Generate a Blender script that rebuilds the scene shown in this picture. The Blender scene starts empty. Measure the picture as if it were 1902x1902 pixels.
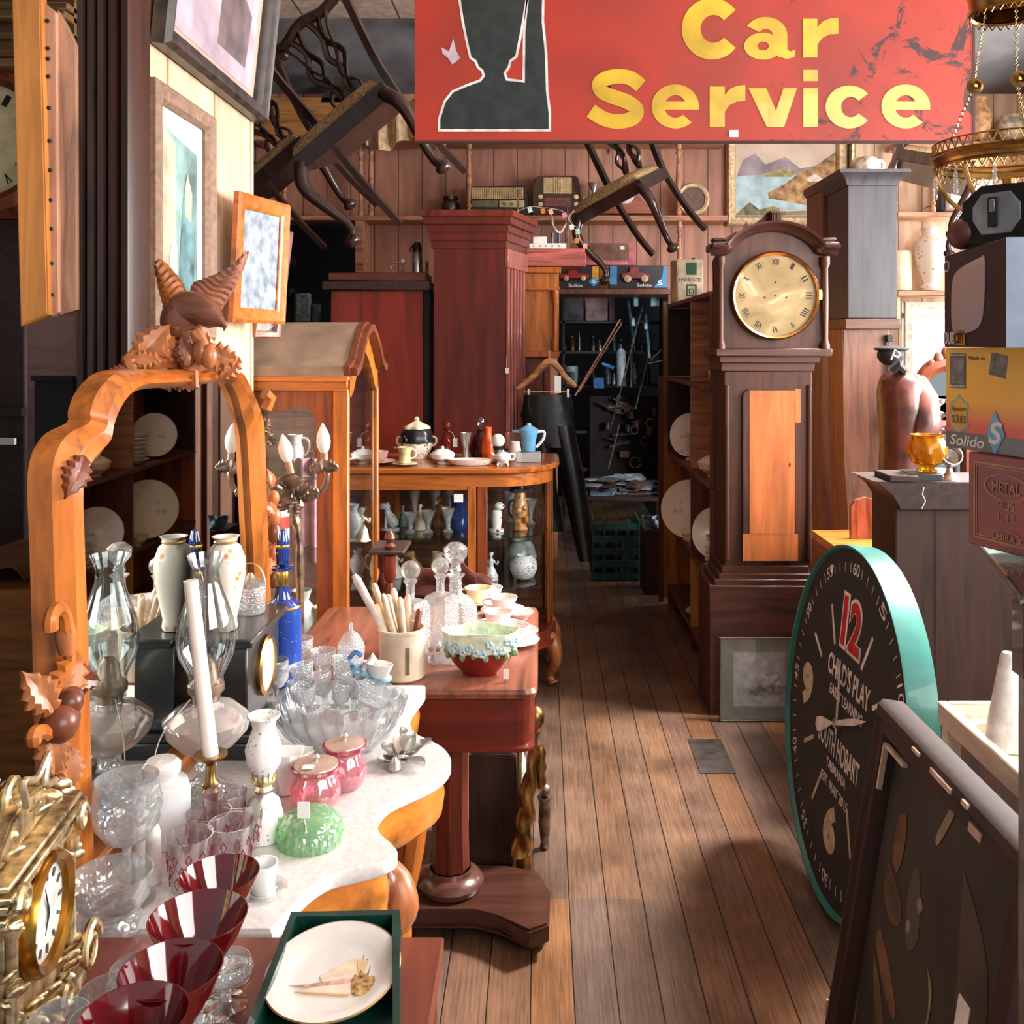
import bpy, bmesh, math, random
from mathutils import Vector, Matrix, noise
random.seed(7)
R = math.radians; PI = math.pi
SC = bpy.context.scene; COL = SC.collection
# ---------------------------------------------------------------- camera
F = 1800.0; CX = 1005.0; CY = 640.0; EYE = 1.55
cam = bpy.data.cameras.new('camera'); co = bpy.data.objects.new('camera', cam); COL.objects.link(co)
co.location = (0, 0, EYE); co.rotation_euler = (R(90), 0, 0)
cam.sensor_width = 36; cam.lens = 36 * F / 1902; cam.shift_x = -(CX - 951) / 1902; cam.shift_y = (CY - 951) / 1902
cam.clip_start = .02; SC.camera = co
# ---------------------------------------------------------------- light
SC.view_settings.view_transform = 'Standard'; SC.view_settings.look = 'None'
SC.view_settings.gamma = 1; SC.view_settings.use_curve_mapping = False; SC.view_settings.exposure = 0.35
w = bpy.data.worlds.new('world'); SC.world = w; w.use_nodes = True
bg = w.node_tree.nodes['Background']; bg.inputs[0].default_value = (.92, .96, 1, 1); bg.inputs[1].default_value = 0.36
def area(name, loc, rot, sx, sy, power, col):
    l = bpy.data.lights.new(name, 'AREA'); l.shape = 'RECTANGLE'; l.size = sx; l.size_y = sy; l.energy = power; l.color = col
    o = bpy.data.objects.new(name, l); COL.objects.link(o); o.location = loc; o.rotation_euler = rot; o['kind'] = 'helper'; return o
area('daylight_side_window', (3.05, 3.1, 2.0), (0, R(100), R(0)), 1.5, 2.6, 300, (1, .97, .95))
fl_ = area('daylight_shop_front', (2.5, -1.0, 2.5), (0, 0, 0), 2.6, 1.8, 125, (1, .96, .92)); fl_.rotation_euler = (Vector((-.8, 2.2, 1.0)) - fl_.location).to_track_quat('-Z', 'Y').to_euler()
fill_l = area('added_floor_fill', (2.25, 3.85, 3.2), (0, 0, 0), .5, .5, 60, (1, .95, .9)); fill_l.rotation_euler = (Vector((.3, 3.2, 0)) - fill_l.location).to_track_quat('-Z', 'Y').to_euler(); fill_l.data.spread = R(75)  # lamp added under the solid ceiling to lay a lit band on the floor
area('daylight_rear_window', (3.4, 6.6, 2.2), (0, R(95), R(35)), 1.2, 1.4, 70, (1, .96, .93))
area('added_store_fill', (-.1, 8.2, 4.0), (0, 0, 0), 1.2, .8, 28, (.7, .88, 1))  # unseen lamp added to lift the black store passage
SC.cycles.use_denoising = True
SC.cycles.max_bounces = 9; SC.cycles.transparent_max_bounces = 32; SC.cycles.transmission_bounces = 10
SC.cycles.caustics_reflective = False; SC.cycles.caustics_refractive = False; SC.cycles.sample_clamp_indirect = 4
# ---------------------------------------------------------------- helpers
def P(px, py, D): return Vector(((px - CX) * D / F, D, EYE - (py - CY) * D / F))
def T(x, y=0, z=0): return Matrix.Translation((x, y, z)) if not hasattr(x, '__len__') else Matrix.Translation(x)
def fr(o, ax, ay):
    ax = Vector(ax).normalized(); ay = Vector(ay); ay = (ay - ax * ay.dot(ax)).normalized(); az = ax.cross(ay)
    return Matrix(((ax.x, ay.x, az.x, o[0]), (ax.y, ay.y, az.y, o[1]), (ax.z, ay.z, az.z, o[2]), (0, 0, 0, 1)))
def rz(a): return Matrix.Rotation(R(a), 4, 'Z')
def rx(a): return Matrix.Rotation(R(a), 4, 'X')
def ry(a): return Matrix.Rotation(R(a), 4, 'Y')
CAMF = lambda o: fr(o, (1, 0, 0), (0, 0, 1))      # local z towards the camera
def hexc(h):
    h = h.lstrip('#'); v = [int(h[i:i + 2], 16) / 255 for i in (0, 2, 4)]
    return tuple(c / 12.92 if c <= .04045 else ((c + .055) / 1.055) ** 2.4 for c in v) + (1,)
MATS = {}
def nodes(name):
    m = bpy.data.materials.new(name); m.use_nodes = True; n = m.node_tree; return m, n, n.nodes['Principled BSDF']
def tex(n, kind, coord='Object', sc=(1, 1, 1), **kw):
    tc = n.nodes.new('ShaderNodeTexCoord'); mp = n.nodes.new('ShaderNodeMapping'); mp.inputs['Scale'].default_value = sc
    t = n.nodes.new('ShaderNodeTex' + kind); n.links.new(tc.outputs[coord], mp.inputs[0]); n.links.new(mp.outputs[0], t.inputs['Vector'])
    for k, v in kw.items(): t.inputs[k].default_value = v
    return t
def ramp(n, src, stops):
    r = n.nodes.new('ShaderNodeValToRGB'); n.links.new(src, r.inputs[0]); e = r.color_ramp.elements
    while len(e) < len(stops): e.new(.5)
    for i, (p, c) in enumerate(stops): e[i].position = p; e[i].color = hexc(c) if isinstance(c, str) else c
    return r
def bump(n, b, src, st=.2, d=.002):
    u = n.nodes.new('ShaderNodeBump'); u.inputs['Strength'].default_value = st; u.inputs['Distance'].default_value = d
    n.links.new(src, u.inputs['Height']); n.links.new(u.outputs[0], b.inputs['Normal'])
def shade(h, k):
    v = [int(h[i:i + 2], 16) for i in (1, 3, 5)]; return '#%02x%02x%02x' % tuple(max(0, min(255, int(c * k))) for c in v)
def wood(name, c, axis='z', rough=.35, k=.62, sc=1.0, coat=.15):
    if name in MATS: return MATS[name]
    m, n, b = nodes(name); st = {'x': (3, 30, 30), 'y': (30, 3, 30), 'z': (30, 30, 3)}[axis]
    t = tex(n, 'Noise', sc=tuple(v * sc for v in st), Scale=1.0, Detail=6.0, Roughness=.6, Distortion=.6)
    r = ramp(n, t.outputs[0], [(.28, shade(c, k)), (.5, c), (.75, shade(c, 1.22))]); n.links.new(r.outputs[0], b.inputs['Base Color'])
    b.inputs['Roughness'].default_value = rough; b.inputs['Coat Weight'].default_value = coat * .6; b.inputs['Coat Roughness'].default_value = .2; b.inputs['Specular IOR Level'].default_value = .35
    bump(n, b, t.outputs[0], .12, .001); MATS[name] = m; return m
def mat(name, c, rough=.5, metal=0, var=.12, sc=25, bp=0, coat=0, emit=0):
    if name in MATS: return MATS[name]
    m, n, b = nodes(name)
    t = tex(n, 'Noise', Scale=float(sc), Detail=4.0)
    r = ramp(n, t.outputs[0], [(.3, shade(c, 1 - var * 1.6)), (.7, shade(c, 1 + var * .6))]); n.links.new(r.outputs[0], b.inputs['Base Color'])
    b.inputs['Roughness'].default_value = rough; b.inputs['Metallic'].default_value = metal; b.inputs['Coat Weight'].default_value = coat
    if bp: bump(n, b, t.outputs[0], bp, .003)
    MATS[name] = m; return m
def spots(name, base, cols, sc=60, rough=.3, th=.5, metal=0):
    if name in MATS: return MATS[name]
    m, n, b = nodes(name); v = tex(n, 'Voronoi', Scale=float(sc) * 2.2); ns = tex(n, 'Noise', Scale=sc * .9, Detail=3.0); th = min(th, .56)
    r = ramp(n, v.outputs['Distance'], [(.0, cols[0]), (.25, cols[1 % len(cols)]), (.42, base)])
    mx = n.nodes.new('ShaderNodeMix'); mx.data_type = 'RGBA'; g = ramp(n, ns.outputs[0], [(th - .03, '#000000'), (th + .03, '#ffffff')])
    n.links.new(g.outputs[0], mx.inputs[0]); mx.inputs[6].default_value = hexc(base); n.links.new(r.outputs[0], mx.inputs[7])
    n.links.new(mx.outputs[2], b.inputs['Base Color']); b.inputs['Roughness'].default_value = rough; b.inputs['Metallic'].default_value = metal
    MATS[name] = m; return m
def glass(name, c='#f4f8f8', rough=.04, cut=0, milk=.0, refl=.10, sc=120, dens=0.0):
    """thin-walled glass: what is behind shows through, rims and facets catch the light"""
    if name in MATS: return MATS[name]
    m = bpy.data.materials.new(name); m.use_nodes = True; n = m.node_tree; n.nodes.clear()
    out = n.nodes.new('ShaderNodeOutputMaterial'); tr = n.nodes.new('ShaderNodeBsdfTransparent'); gl = n.nodes.new('ShaderNodeBsdfGlossy')
    tr.inputs[0].default_value = hexc(c); gl.inputs['Roughness'].default_value = rough
    lw = n.nodes.new('ShaderNodeLayerWeight'); lw.inputs[0].default_value = .35
    mr = n.nodes.new('ShaderNodeMapRange'); mr.inputs[3].default_value = refl; mr.inputs[4].default_value = .6 if cut else .8
    n.links.new(lw.outputs['Facing'], mr.inputs[0])
    mx = n.nodes.new('ShaderNodeMixShader'); n.links.new(mr.outputs[0], mx.inputs[0]); n.links.new(tr.outputs[0], mx.inputs[1]); n.links.new(gl.outputs[0], mx.inputs[2])
    last = mx
    if cut:
        v = tex(n, 'Voronoi', Scale=float(sc)); u = n.nodes.new('ShaderNodeBump'); u.inputs['Strength'].default_value = cut; u.inputs['Distance'].default_value = .004
        n.links.new(v.outputs['Distance'], u.inputs['Height'])
        n.links.new(u.outputs[0], gl.inputs['Normal'])
    if milk:  # white diffuse: frosting in frosted glass, painted-in sparkle in clear cut crystal
        d = n.nodes.new('ShaderNodeBsdfDiffuse'); d.inputs[0].default_value = hexc(c) if c != '#f4f8f8' else (1, 1, 1, 1)
        mx2 = n.nodes.new('ShaderNodeMixShader'); mx2.inputs[0].default_value = milk
        n.links.new(mx.outputs[0], mx2.inputs[1]); n.links.new(d.outputs[0], mx2.inputs[2]); last = mx2
    n.links.new(last.outputs[0], out.inputs[0]); MATS[name] = m; return m
class B:
    def __init__(s): s.bm = bmesh.new(); s.mi = 0
    def face(s, vs):
        try: f = s.bm.faces.new(vs); f.material_index = s.mi; return f
        except ValueError: return None
    def v(s, p, M=None): return s.bm.verts.new(M @ Vector(p) if M else Vector(p))
    def box(s, x0, x1, y0, y1, z0, z1, bev=0, M=None, seg=1):
        vs = [s.v((x, y, z), M) for x in (x0, x1) for y in (y0, y1) for z in (z0, z1)]
        fs = [s.face([vs[i] for i in q]) for q in ((0, 1, 3, 2), (4, 6, 7, 5), (0, 4, 5, 1), (2, 3, 7, 6), (0, 2, 6, 4), (1, 5, 7, 3))]
        if bev:
            es = {e for f in fs for e in f.edges}
            r = bmesh.ops.bevel(s.bm, geom=list(es), offset=bev, segments=seg, affect='EDGES', clamp_overlap=True)
            for f in r['faces']: f.material_index = s.mi
        return s
    def loft(s, rings, cap0=True, cap1=True, closed=True, loop=False):
        R_ = [[s.v(p) for p in r] for r in rings]; n = len(R_[0]); k = len(R_)
        for i in range(k if loop else k - 1):
            a, b = R_[i], R_[(i + 1) % k]
            for j in range(n if closed else n - 1): s.face([a[j], a[(j + 1) % n], b[(j + 1) % n], b[j]])
        if cap0 and not loop: s.face(R_[0][::-1])
        if cap1 and not loop: s.face(R_[-1])
        return s
    def lathe(s, prof, c=(0, 0, 0), seg=28, M=None, sx=1, sy=1, fl=None, caps=True, tw=0, a0=0, a1=360):
        M0 = (M or Matrix()) @ T(*c); rings = []; full = abs(a1 - a0) >= 360
        for i, (r, z) in enumerate(prof):
            ring = []
            for j in range(seg if full else seg + 1):
                a = R(a0 + (a1 - a0) * j / seg) + tw * z; k = 1
                if fl: k = 1 + fl[1] * math.cos(fl[0] * a)
                ring.append(M0 @ Vector((max(r, 1e-4) * k * math.cos(a) * sx, max(r, 1e-4) * k * math.sin(a) * sy, z)))
            rings.append(ring)
        return s.loft(rings, caps, caps, closed=full)
    def tube(s, pts, r, seg=8, cap=True, fx=1):
        pts = [Vector(p) for p in pts]; n = len(pts)
        rs = list(r) if hasattr(r, '__len__') else [r] * n; rings = []; up = None
        for i, p in enumerate(pts):
            t = (pts[min(i + 1, n - 1)] - pts[max(i - 1, 0)]).normalized()
            if up is None: up = Vector((0, 0, 1)) if abs(t.z) < .9 else Vector((0, 1, 0))
            u = (up - t * up.dot(t))
            u = u.normalized() if u.length > 1e-5 else t.orthogonal().normalized(); up = u; w_ = t.cross(u)
            rings.append([p + (u * math.cos(2 * PI * j / seg + PI / seg) + w_ * math.sin(2 * PI * j / seg + PI / seg) * fx) * rs[i] for j in range(seg)])
        return s.loft(rings, cap, cap)
    def prism(s, poly, h, M=None, bev=0):
        """polygon in local xy, extruded from z=0 to z=h"""
        a = [s.v((x, y, 0), M) for x, y in poly]; b = [s.v((x, y, h), M) for x, y in poly]; n = len(poly)
        f0 = s.face(a[::-1]); f1 = s.face(b); fs = [f0, f1]
        for i in range(n): fs.append(s.face([a[i], a[(i + 1) % n], b[(i + 1) % n], b[i]]))
        if bev:
            es = {e for f in (f0, f1) for e in f.edges}
            r = bmesh.ops.bevel(s.bm, geom=list(es), offset=bev, segments=2, affect='EDGES', clamp_overlap=True)
            for f in r['faces']: f.material_index = s.mi
        return s
    def ball(s, c, r, k=(1, 1, 1), seg=14, M=None):
        N = max(5, seg // 2); prof = [(r * math.sin(PI * i / N), -r * math.cos(PI * i / N)) for i in range(N + 1)]
        return s.lathe(prof, (0, 0, 0), seg, (M or Matrix()) @ T(*c) @ Matrix.Diagonal((k[0], k[1], k[2], 1)))
    def grid(s, fn, nu, nv, th=0):
        g = [[s.v(fn(i / nu, j / nv)) for j in range(nv + 1)] for i in range(nu + 1)]
        for i in range(nu):
            for j in range(nv): s.face([g[i][j], g[i + 1][j], g[i + 1][j + 1], g[i][j + 1]])
        if th:
            s.bm.normal_update(); bmesh.ops.solidify(s.bm, geom=s.bm.faces[:], thickness=th)
        return s
    def frame(s, M, w_, h, prof):
        """mitred frame, outer size w_ x h in local xy, prof = (inset, height) points"""
        rings = [[M @ Vector(p) for p in ((u, u, v), (w_ - u, u, v), (w_ - u, h - u, v), (u, h - u, v))] for u, v in prof]
        return s.loft(rings, False, False, loop=True)
def bez(p0, p1, p2, p3, n=10):
    p0, p1, p2, p3 = map(Vector, (p0, p1, p2, p3))
    return [p0 * (1 - t) ** 3 + p1 * 3 * t * (1 - t) ** 2 + p2 * 3 * t * t * (1 - t) + p3 * t ** 3 for t in [i / n for i in range(n + 1)]]
def cr(pts, n=5):
    """catmull-rom through points (any dimension)"""
    pts = [Vector(p) for p in pts]; out = []
    for i in range(len(pts) - 1):
        a, b, c, d = pts[max(i - 1, 0)], pts[i], pts[i + 1], pts[min(i + 2, len(pts) - 1)]
        for k in range(n):
            t = k / n; out.append(.5 * ((2 * b) + (c - a) * t + (2 * a - 5 * b + 4 * c - d) * t * t + (3 * b - a - 3 * c + d) * t ** 3))
    out.append(pts[-1]); return out
WORLDS = set()
def obj(name, b, m, parent=None, sharp=38, M=None):
    me = bpy.data.meshes.new(name); bmesh.ops.recalc_face_normals(b.bm, faces=b.bm.faces[:])
    ca = R(sharp)
    for f in b.bm.faces: f.smooth = True
    for e in b.bm.edges:
        if len(e.link_faces) == 2 and e.calc_face_angle(0) > ca: e.smooth = False
    b.bm.to_mesh(me); b.bm.free()
    for x in (m if isinstance(m, (list, tuple)) else [m]): me.materials.append(x)
    o = bpy.data.objects.new(name, me); COL.objects.link(o)
    if M: o.matrix_world = M
    if parent:
        o.parent = parent
        if parent.name in WORLDS: o.matrix_parent_inverse = parent.matrix_basis.inverted()
    return o
def tag(o, label, cat, group=None, kind=None):
    o['label'] = label; o['category'] = cat
    if group: o['group'] = group
    if kind: o['kind'] = kind
    return o
def struct(name, b, m, **k): o = obj(name, b, m, **k); o['kind'] = 'structure'; return o
def thing(name, label, cat, M=None, group=None, world=False):
    o = bpy.data.objects.new(name, None); COL.objects.link(o); o.empty_display_size = .05
    if M is not None: o.matrix_basis = M if isinstance(M, Matrix) else T(*M)
    if world: WORLDS.add(o.name)
    return tag(o, label, cat, group)
def dup(root, M, label, group=None):
    r = root.copy(); COL.objects.link(r); r.matrix_basis = M if isinstance(M, Matrix) else T(*M); r['label'] = label
    if group: r['group'] = group
    def rec(a, b):
        for c in list(a.children):
            d = c.copy(); COL.objects.link(d); d.parent = b; rec(c, d)
    rec(root, r); return r
def text(name, s, m, parent, M, wd, ht, bold=0.0, ext=.0006, subk=None, shear=0):
    """lettering fitted into wd x ht, its lower left corner at M's origin, read from local +z"""
    c = bpy.data.curves.new(name, 'FONT'); c.body = s; c.size = 1; c.offset = bold; c.extrude = .001; c.shear = shear; c.resolution_u = 4
    o = bpy.data.objects.new(name, c); COL.objects.link(o); bpy.context.view_layer.update()
    me = bpy.data.meshes.new_from_object(o.evaluated_get(bpy.context.evaluated_depsgraph_get()))
    bpy.data.objects.remove(o); bpy.data.curves.remove(c)
    xs = [v.co.x for v in me.vertices]; ys = [v.co.y for v in me.vertices]; x0, x1, y0, y1 = min(xs), max(xs), min(ys), max(ys)
    for v in me.vertices:
        v.co = M @ Vector(((v.co.x - x0) / (x1 - x0) * wd, (v.co.y - y0) / (y1 - y0) * ht, ext if v.co.z > 0 else 0))
    me.materials.clear(); me.materials.append(m); o = bpy.data.objects.new(name, me); COL.objects.link(o)
    if parent:
        o.parent = parent
        if parent.name in WORLDS: o.matrix_parent_inverse = parent.matrix_basis.inverted()
    return o
# ---------------------------------------------------------------- materials
ORANGE = wood('orange_wood', '#b0642a', 'z', .3, coat=.3); ORANGEX = wood('orange_wood_x', '#b0642a', 'x', .3, coat=.3); ORANGEY = wood('orange_wood_y', '#965426', 'y', .3, coat=.3)
BURR = wood('burr_walnut', '#c27632', 'y', .22, sc=.5, coat=.5)
MAHOG = wood('mahogany', '#6c2c1c', 'z', .38, coat=.2); MAHOGX = wood('mahogany_x', '#7c3322', 'x', .3, coat=.3); MAHOGY = wood('mahogany_y', '#84503e', 'y', .28, coat=.4)
REDW = wood('red_mahogany', '#5e2014', 'z', .5, sc=.7, k=.8, coat=.05); WALNUT = wood('dark_walnut', '#47291d', 'z', .45, coat=.05); WALNUTX = wood('dark_walnut_x', '#4a2b20', 'x', .42)
EBON = wood('blackened_oak', '#3a2a26', 'z', .42); DARKB = wood('dark_board', '#352320', 'y', .6); CHAIRW = wood('ebonised_chair_wood', '#33221e', 'z', .22, coat=.5)
CARVE = wood('carved_wood', '#a4633a', 'z', .35, coat=.2); CARVED = wood('carved_wood_dark', '#6a3824', 'z', .35, coat=.25)
HONEY = wood('honey_oak', '#b06a30', 'z', .45, coat=.05); SHELFW = wood('shelf_pine', '#a9775a', 'x', .6)
GREYW = wood('grey_stained_wood', '#302d30', 'z', .45); BROWNW = wood('worn_brown_wood', '#674232', 'z', .45)
WHITE = mat('white_china', '#f3f0ea', .18, var=.03, coat=.5); CREAM = mat('cream_china', '#efe0c0', .25, var=.05, coat=.4); PAPER = mat('white_paper_tag', '#f4f4f2', .8, var=.03)
BRASS = mat('old_brass', '#a8824a', .32, 1, .25, 18, bp=.1); GILT = mat('gilt_metal', '#e4c49a', .42, 1, .3, 60, bp=.3); SILVER = mat('silver_plate', '#cfcac2', .3, .85, .15)
BRONZE = mat('brown_bronze', '#8d7866', .4, .8, .3, 30, bp=.3); STEEL = mat('galvanised_steel', '#8e9494', .4, .8, .15); BLACK = mat('black_paint', '#1b1a1a', .35, var=.2, coat=.3)
BLACKM = mat('matt_black', '#121112', .7, var=.2); GOLD = mat('gold_line', '#c99a4a', .3, 1, .1); MARBLE = mat('white_marble', '#dcd6d3', .25, var=.045, sc=120, coat=.2)
CLEAR = glass('clear_glass', refl=.14); PANE = glass('window_pane', '#fbfdfd', .02, refl=.018); CUT = glass('cut_crystal', '#fafcfd', .07, .5, .10, .16, 110); CUTF = glass('fine_cut_crystal', '#fafcfd', .08, .6, .15, .18, 240)
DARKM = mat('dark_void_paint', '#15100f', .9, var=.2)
MIRROR = mat('mirror_silvering', '#dfe9e8', .015, 1, .0)
TWINE = mat('white_string', '#e8e2d6', .8)
# ---------------------------------------------------------------- the room
def floor_mat():
    m, n, b = nodes('floorboards'); tc = n.nodes.new('ShaderNodeTexCoord'); sp = n.nodes.new('ShaderNodeSeparateXYZ'); n.links.new(tc.outputs['Object'], sp.inputs[0])
    def mth(op, a, c=0.0):
        q = n.nodes.new('ShaderNodeMath'); q.operation = op
        for i, v in ((0, a), (1, c)):
            if hasattr(v, 'links'): n.links.new(v, q.inputs[i])
            else: q.inputs[i].default_value = v
        return q.outputs[0]
    u = mth('DIVIDE', mth('ADD', sp.outputs[0], .025), .103); cell = mth('FLOOR', u); fx = mth('FRACT', u)
    wn = n.nodes.new('ShaderNodeTexWhiteNoise'); wn.noise_dimensions = '2D'; cb = n.nodes.new('ShaderNodeCombineXYZ')
    seg = mth('FLOOR', mth('ADD', mth('DIVIDE', sp.outputs[1], 2.71), mth('MULTIPLY', cell, .0)))
    n.links.new(cell, cb.inputs[0]); n.links.new(seg, cb.inputs[1]); n.links.new(cb.outputs[0], wn.inputs['Vector'])
    r = ramp(n, wn.outputs['Value'], [(0, '#745c4e'), (.3, '#8a6c5a'), (.5, '#986c4c'), (.7, '#846e5e'), (.86, '#a27048'), (1, '#7c665a')])
    t = tex(n, 'Noise', sc=(150, 5, 1), Scale=1.0, Detail=8.0, Roughness=.75); t2 = tex(n, 'Noise', sc=(1, 1, 1), Scale=3.0, Detail=5.0)
    g = ramp(n, t.outputs[0], [(.3, '#8a8a8a'), (.6, '#ffffff')]); g2 = ramp(n, t2.outputs[0], [(.3, '#9c9490'), (.65, '#ffffff')])
    def mul(a, c):
        x = n.nodes.new('ShaderNodeMix'); x.data_type = 'RGBA'; x.blend_type = 'MULTIPLY'; x.inputs[0].default_value = 1; n.links.new(a, x.inputs[6]); n.links.new(c, x.inputs[7]); return x.outputs[2]
    gap = ramp(n, mth('ABSOLUTE', mth('SUBTRACT', fx, .5)), [(.478, '#ffffff'), (.492, '#140c08')])
    n.links.new(mul(mul(mul(r.outputs[0], g.outputs[0]), g2.outputs[0]), gap.outputs[0]), b.inputs['Base Color']); b.inputs['Roughness'].default_value = .42
    bump(n, b, gap.outputs[0], .5, .003); return m
b_ = B().box(-4.5, 4.2, -.2, 11, -.05, 0); struct('floor', b_, floor_mat())
tag(obj('floor_patch', B().box(.575, .705, 3.50, 3.80, .0005, .003), mat('tarnished_plate', '#3a302c', .5, var=.35, sc=20)), 'dark square metal patch let into the floorboards of the aisle', 'patch')
def board_mat(name, c, wd, ax=0, gapc='#3a2018'):
    m, n, b = nodes(name); tc = n.nodes.new('ShaderNodeTexCoord'); sp = n.nodes.new('ShaderNodeSeparateXYZ'); n.links.new(tc.outputs['Object'], sp.inputs[0])
    d = n.nodes.new('ShaderNodeMath'); d.operation = 'DIVIDE'; d.inputs[1].default_value = wd; n.links.new(sp.outputs[ax], d.inputs[0])
    f = n.nodes.new('ShaderNodeMath'); f.operation = 'FRACT'; n.links.new(d.outputs[0], f.inputs[0])
    t = tex(n, 'Noise', sc=(14, 14, 2), Scale=1.0, Detail=6.0, Distortion=.5); r = ramp(n, t.outputs[0], [(.28, shade(c, .78)), (.6, c), (.8, shade(c, 1.1))])
    v = tex(n, 'Voronoi', sc=(3, 3, 1.6), Scale=1.0); kn = ramp(n, v.outputs['Distance'], [(.03, '#5a3020'), (.07, '#ffffff')])
    g = ramp(n, f.outputs[0], [(0, gapc), (.035, '#ffffff'), (.965, '#ffffff'), (1, gapc)])
    o = r.outputs[0]
    for q in (kn, g):
        x = n.nodes.new('ShaderNodeMix'); x.data_type = 'RGBA'; x.blend_type = 'MULTIPLY'; x.inputs[0].default_value = 1; n.links.new(o, x.inputs[6]); n.links.new(q.outputs[0], x.inputs[7]); o = x.outputs[2]
    n.links.new(o, b.inputs['Base Color']); b.inputs['Roughness'].default_value = .55; bump(n, b, g.outputs[0], .4, .004); return m
PANEL = board_mat('pink_brown_boards', '#b07c66', .172); PANELP = board_mat('pale_boards', '#e6c6a8', .172, gapc='#8a6048'); CREAMW = board_mat('cream_partition', '#e0c2a0', .33, 1, '#b98a58')
CEILM = board_mat('ceiling_boards', '#c9b4a4', .3); GREYC = mat('grey_ceiling_paint', '#6d6e70', .5, var=.25, sc=3)
BW = 7.0
w_ = B()   # rear wall with the store opening, the dark left bay and the daylight window
X = lambda px, D=BW: (px - CX) * D / F
Z = lambda py, D=BW: EYE - (py - CY) * D / F
xo0, xo1, zo = X(1036), X(1242), Z(545); xb0, xb1, zb0, zb1 = X(486), X(668), .0, Z(400)
w_.box(-4.4, xb0, BW, BW + .06, 0, 4.2); w_.box(xb0, xb1, BW, BW + .06, zb1, 4.2); w_.box(xb1, xo0, BW, BW + .06, 0, 4.2)
w_.box(xo0, xo1, BW, BW + .06, zo, 4.2); w_.box(xo1, 2.25, BW, BW + .06, 0, 4.2)
struct('wall_rear', w_, PANEL)
w2 = B(); wx0, wx1, wz0, wz1 = X(1676), X(1766), .9, Z(562)
w2.box(2.25, wx0, BW, BW + .06, 0, 4.2); w2.box(wx0, wx1 + .4, BW, BW + .06, wz1, 4.2); w2.box(wx0, wx1 + .4, BW, BW + .06, 0, wz0); w2.box(wx1 + .4, 4.2, BW, BW + .06, 0, 4.2)
struct('wall_rear_pale', w2, PANELP)
wn_ = B(); wn_.frame(fr((wx0, BW - .02, wz0), (1, 0, 0), (0, 0, 1)), wx1 + .4 - wx0, wz1 - wz0, [(0, 0), (0, .04), (.05, .04), (.05, 0)]); wn_.box(wx0, wx1 + .4, BW - .02, BW + .02, 1.74, 1.775)
wn_ = struct('window_1', wn_, mat('cream_sash_paint', '#f0e8dc', .5)); obj('pane', B().box(wx0 + .04, wx1 + .36, BW + .02, BW + .026, wz0 + .04, wz1 - .04), PANE, wn_)
# bright weather beyond the window: a pale house wall across the yard
area('daylight_yard', (3.4, 8.3, 3.4), (R(35), 0, 0), 3.0, 1.5, 420, (1, .98, .96)); struct('wall_yard', B().box(1.5, 9, 11.0, 11.1, -.5, 5), mat('yard_wall_paint', '#f6f4f0', .8, var=.03))
# store room behind the opening and the bay
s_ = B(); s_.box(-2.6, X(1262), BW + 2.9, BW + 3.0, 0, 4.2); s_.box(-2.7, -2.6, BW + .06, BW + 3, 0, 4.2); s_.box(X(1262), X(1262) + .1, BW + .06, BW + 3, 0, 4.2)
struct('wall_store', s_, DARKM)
struct('wall_side', B().box(-4.5, -4.4, -.2, 7.06, 0, 4.2), mat('brown_wallpaint', '#4a3428', .8))
wr = B(); wr.box(4.1, 4.2, -.2, 1.6, 0, 4.2); wr.box(4.1, 4.2, 4.8, 8, 0, 4.2); wr.box(4.1, 4.2, 1.6, 4.8, 0, .9); wr.box(4.1, 4.2, 1.6, 4.8, 3.2, 4.2); struct('wall_window_side', wr, PANELP)
struct('ceiling', B().box(-4.5, 4.2, -.2, 6.15, 3.62, 3.7).box(-2.7, .95, 7.0, 10, 4.1, 4.2), CEILM)
struct('ceiling_slope', B().loft([[(-4.5, 6.15, 3.62), (-4.5, BW, 3.36), (-4.5, BW, 3.46), (-4.5, 6.15, 3.72)], [(4.2, 6.15, 3.62), (4.2, BW, 3.36), (4.2, BW, 3.46), (4.2, 6.15, 3.72)]]), GREYC)
# cream partition hung with pictures, its near end closed by dark posts
WX = -.89
struct('wall_partition', B().box(WX - .1, WX, 2.14, 3.0, 0, 3.6), CREAMW)
# ---- the dark fluted post beside the partition
def profile_post(name, px0, px1, D, mat_, z0, z1, label, n=4):
    b = B(); x0, x1 = X(px0, D), X(px1, D); wd = x1 - x0; pts = []
    for i in range(n):
        a, e = x0 + wd * i / n, x0 + wd * (i + 1) / n
        pts += [(a, D + .012), (a + wd / n * .2, D), (e - wd / n * .25, D), (e - .001, D + .016)]
    pts += [(x1, D + .1), (x0, D + .1)]
    b.prism(pts, z1 - z0, T(0, 0, z0)); return tag(obj(name, b, mat_), label, 'post')
profile_post('fluted_post', 139, 196, 2.02, EBON, 0, 3.6, 'black fluted timber post between the orange board and the cream partition', 3)
profile_post('moulded_post', 197, 243, 2.02, wood('moulded_brown', '#34190f', 'z', .4, coat=.2), 0, 3.6, 'dark brown moulded timber post with torn wallpaper edge beside the cream partition', 2)
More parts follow.
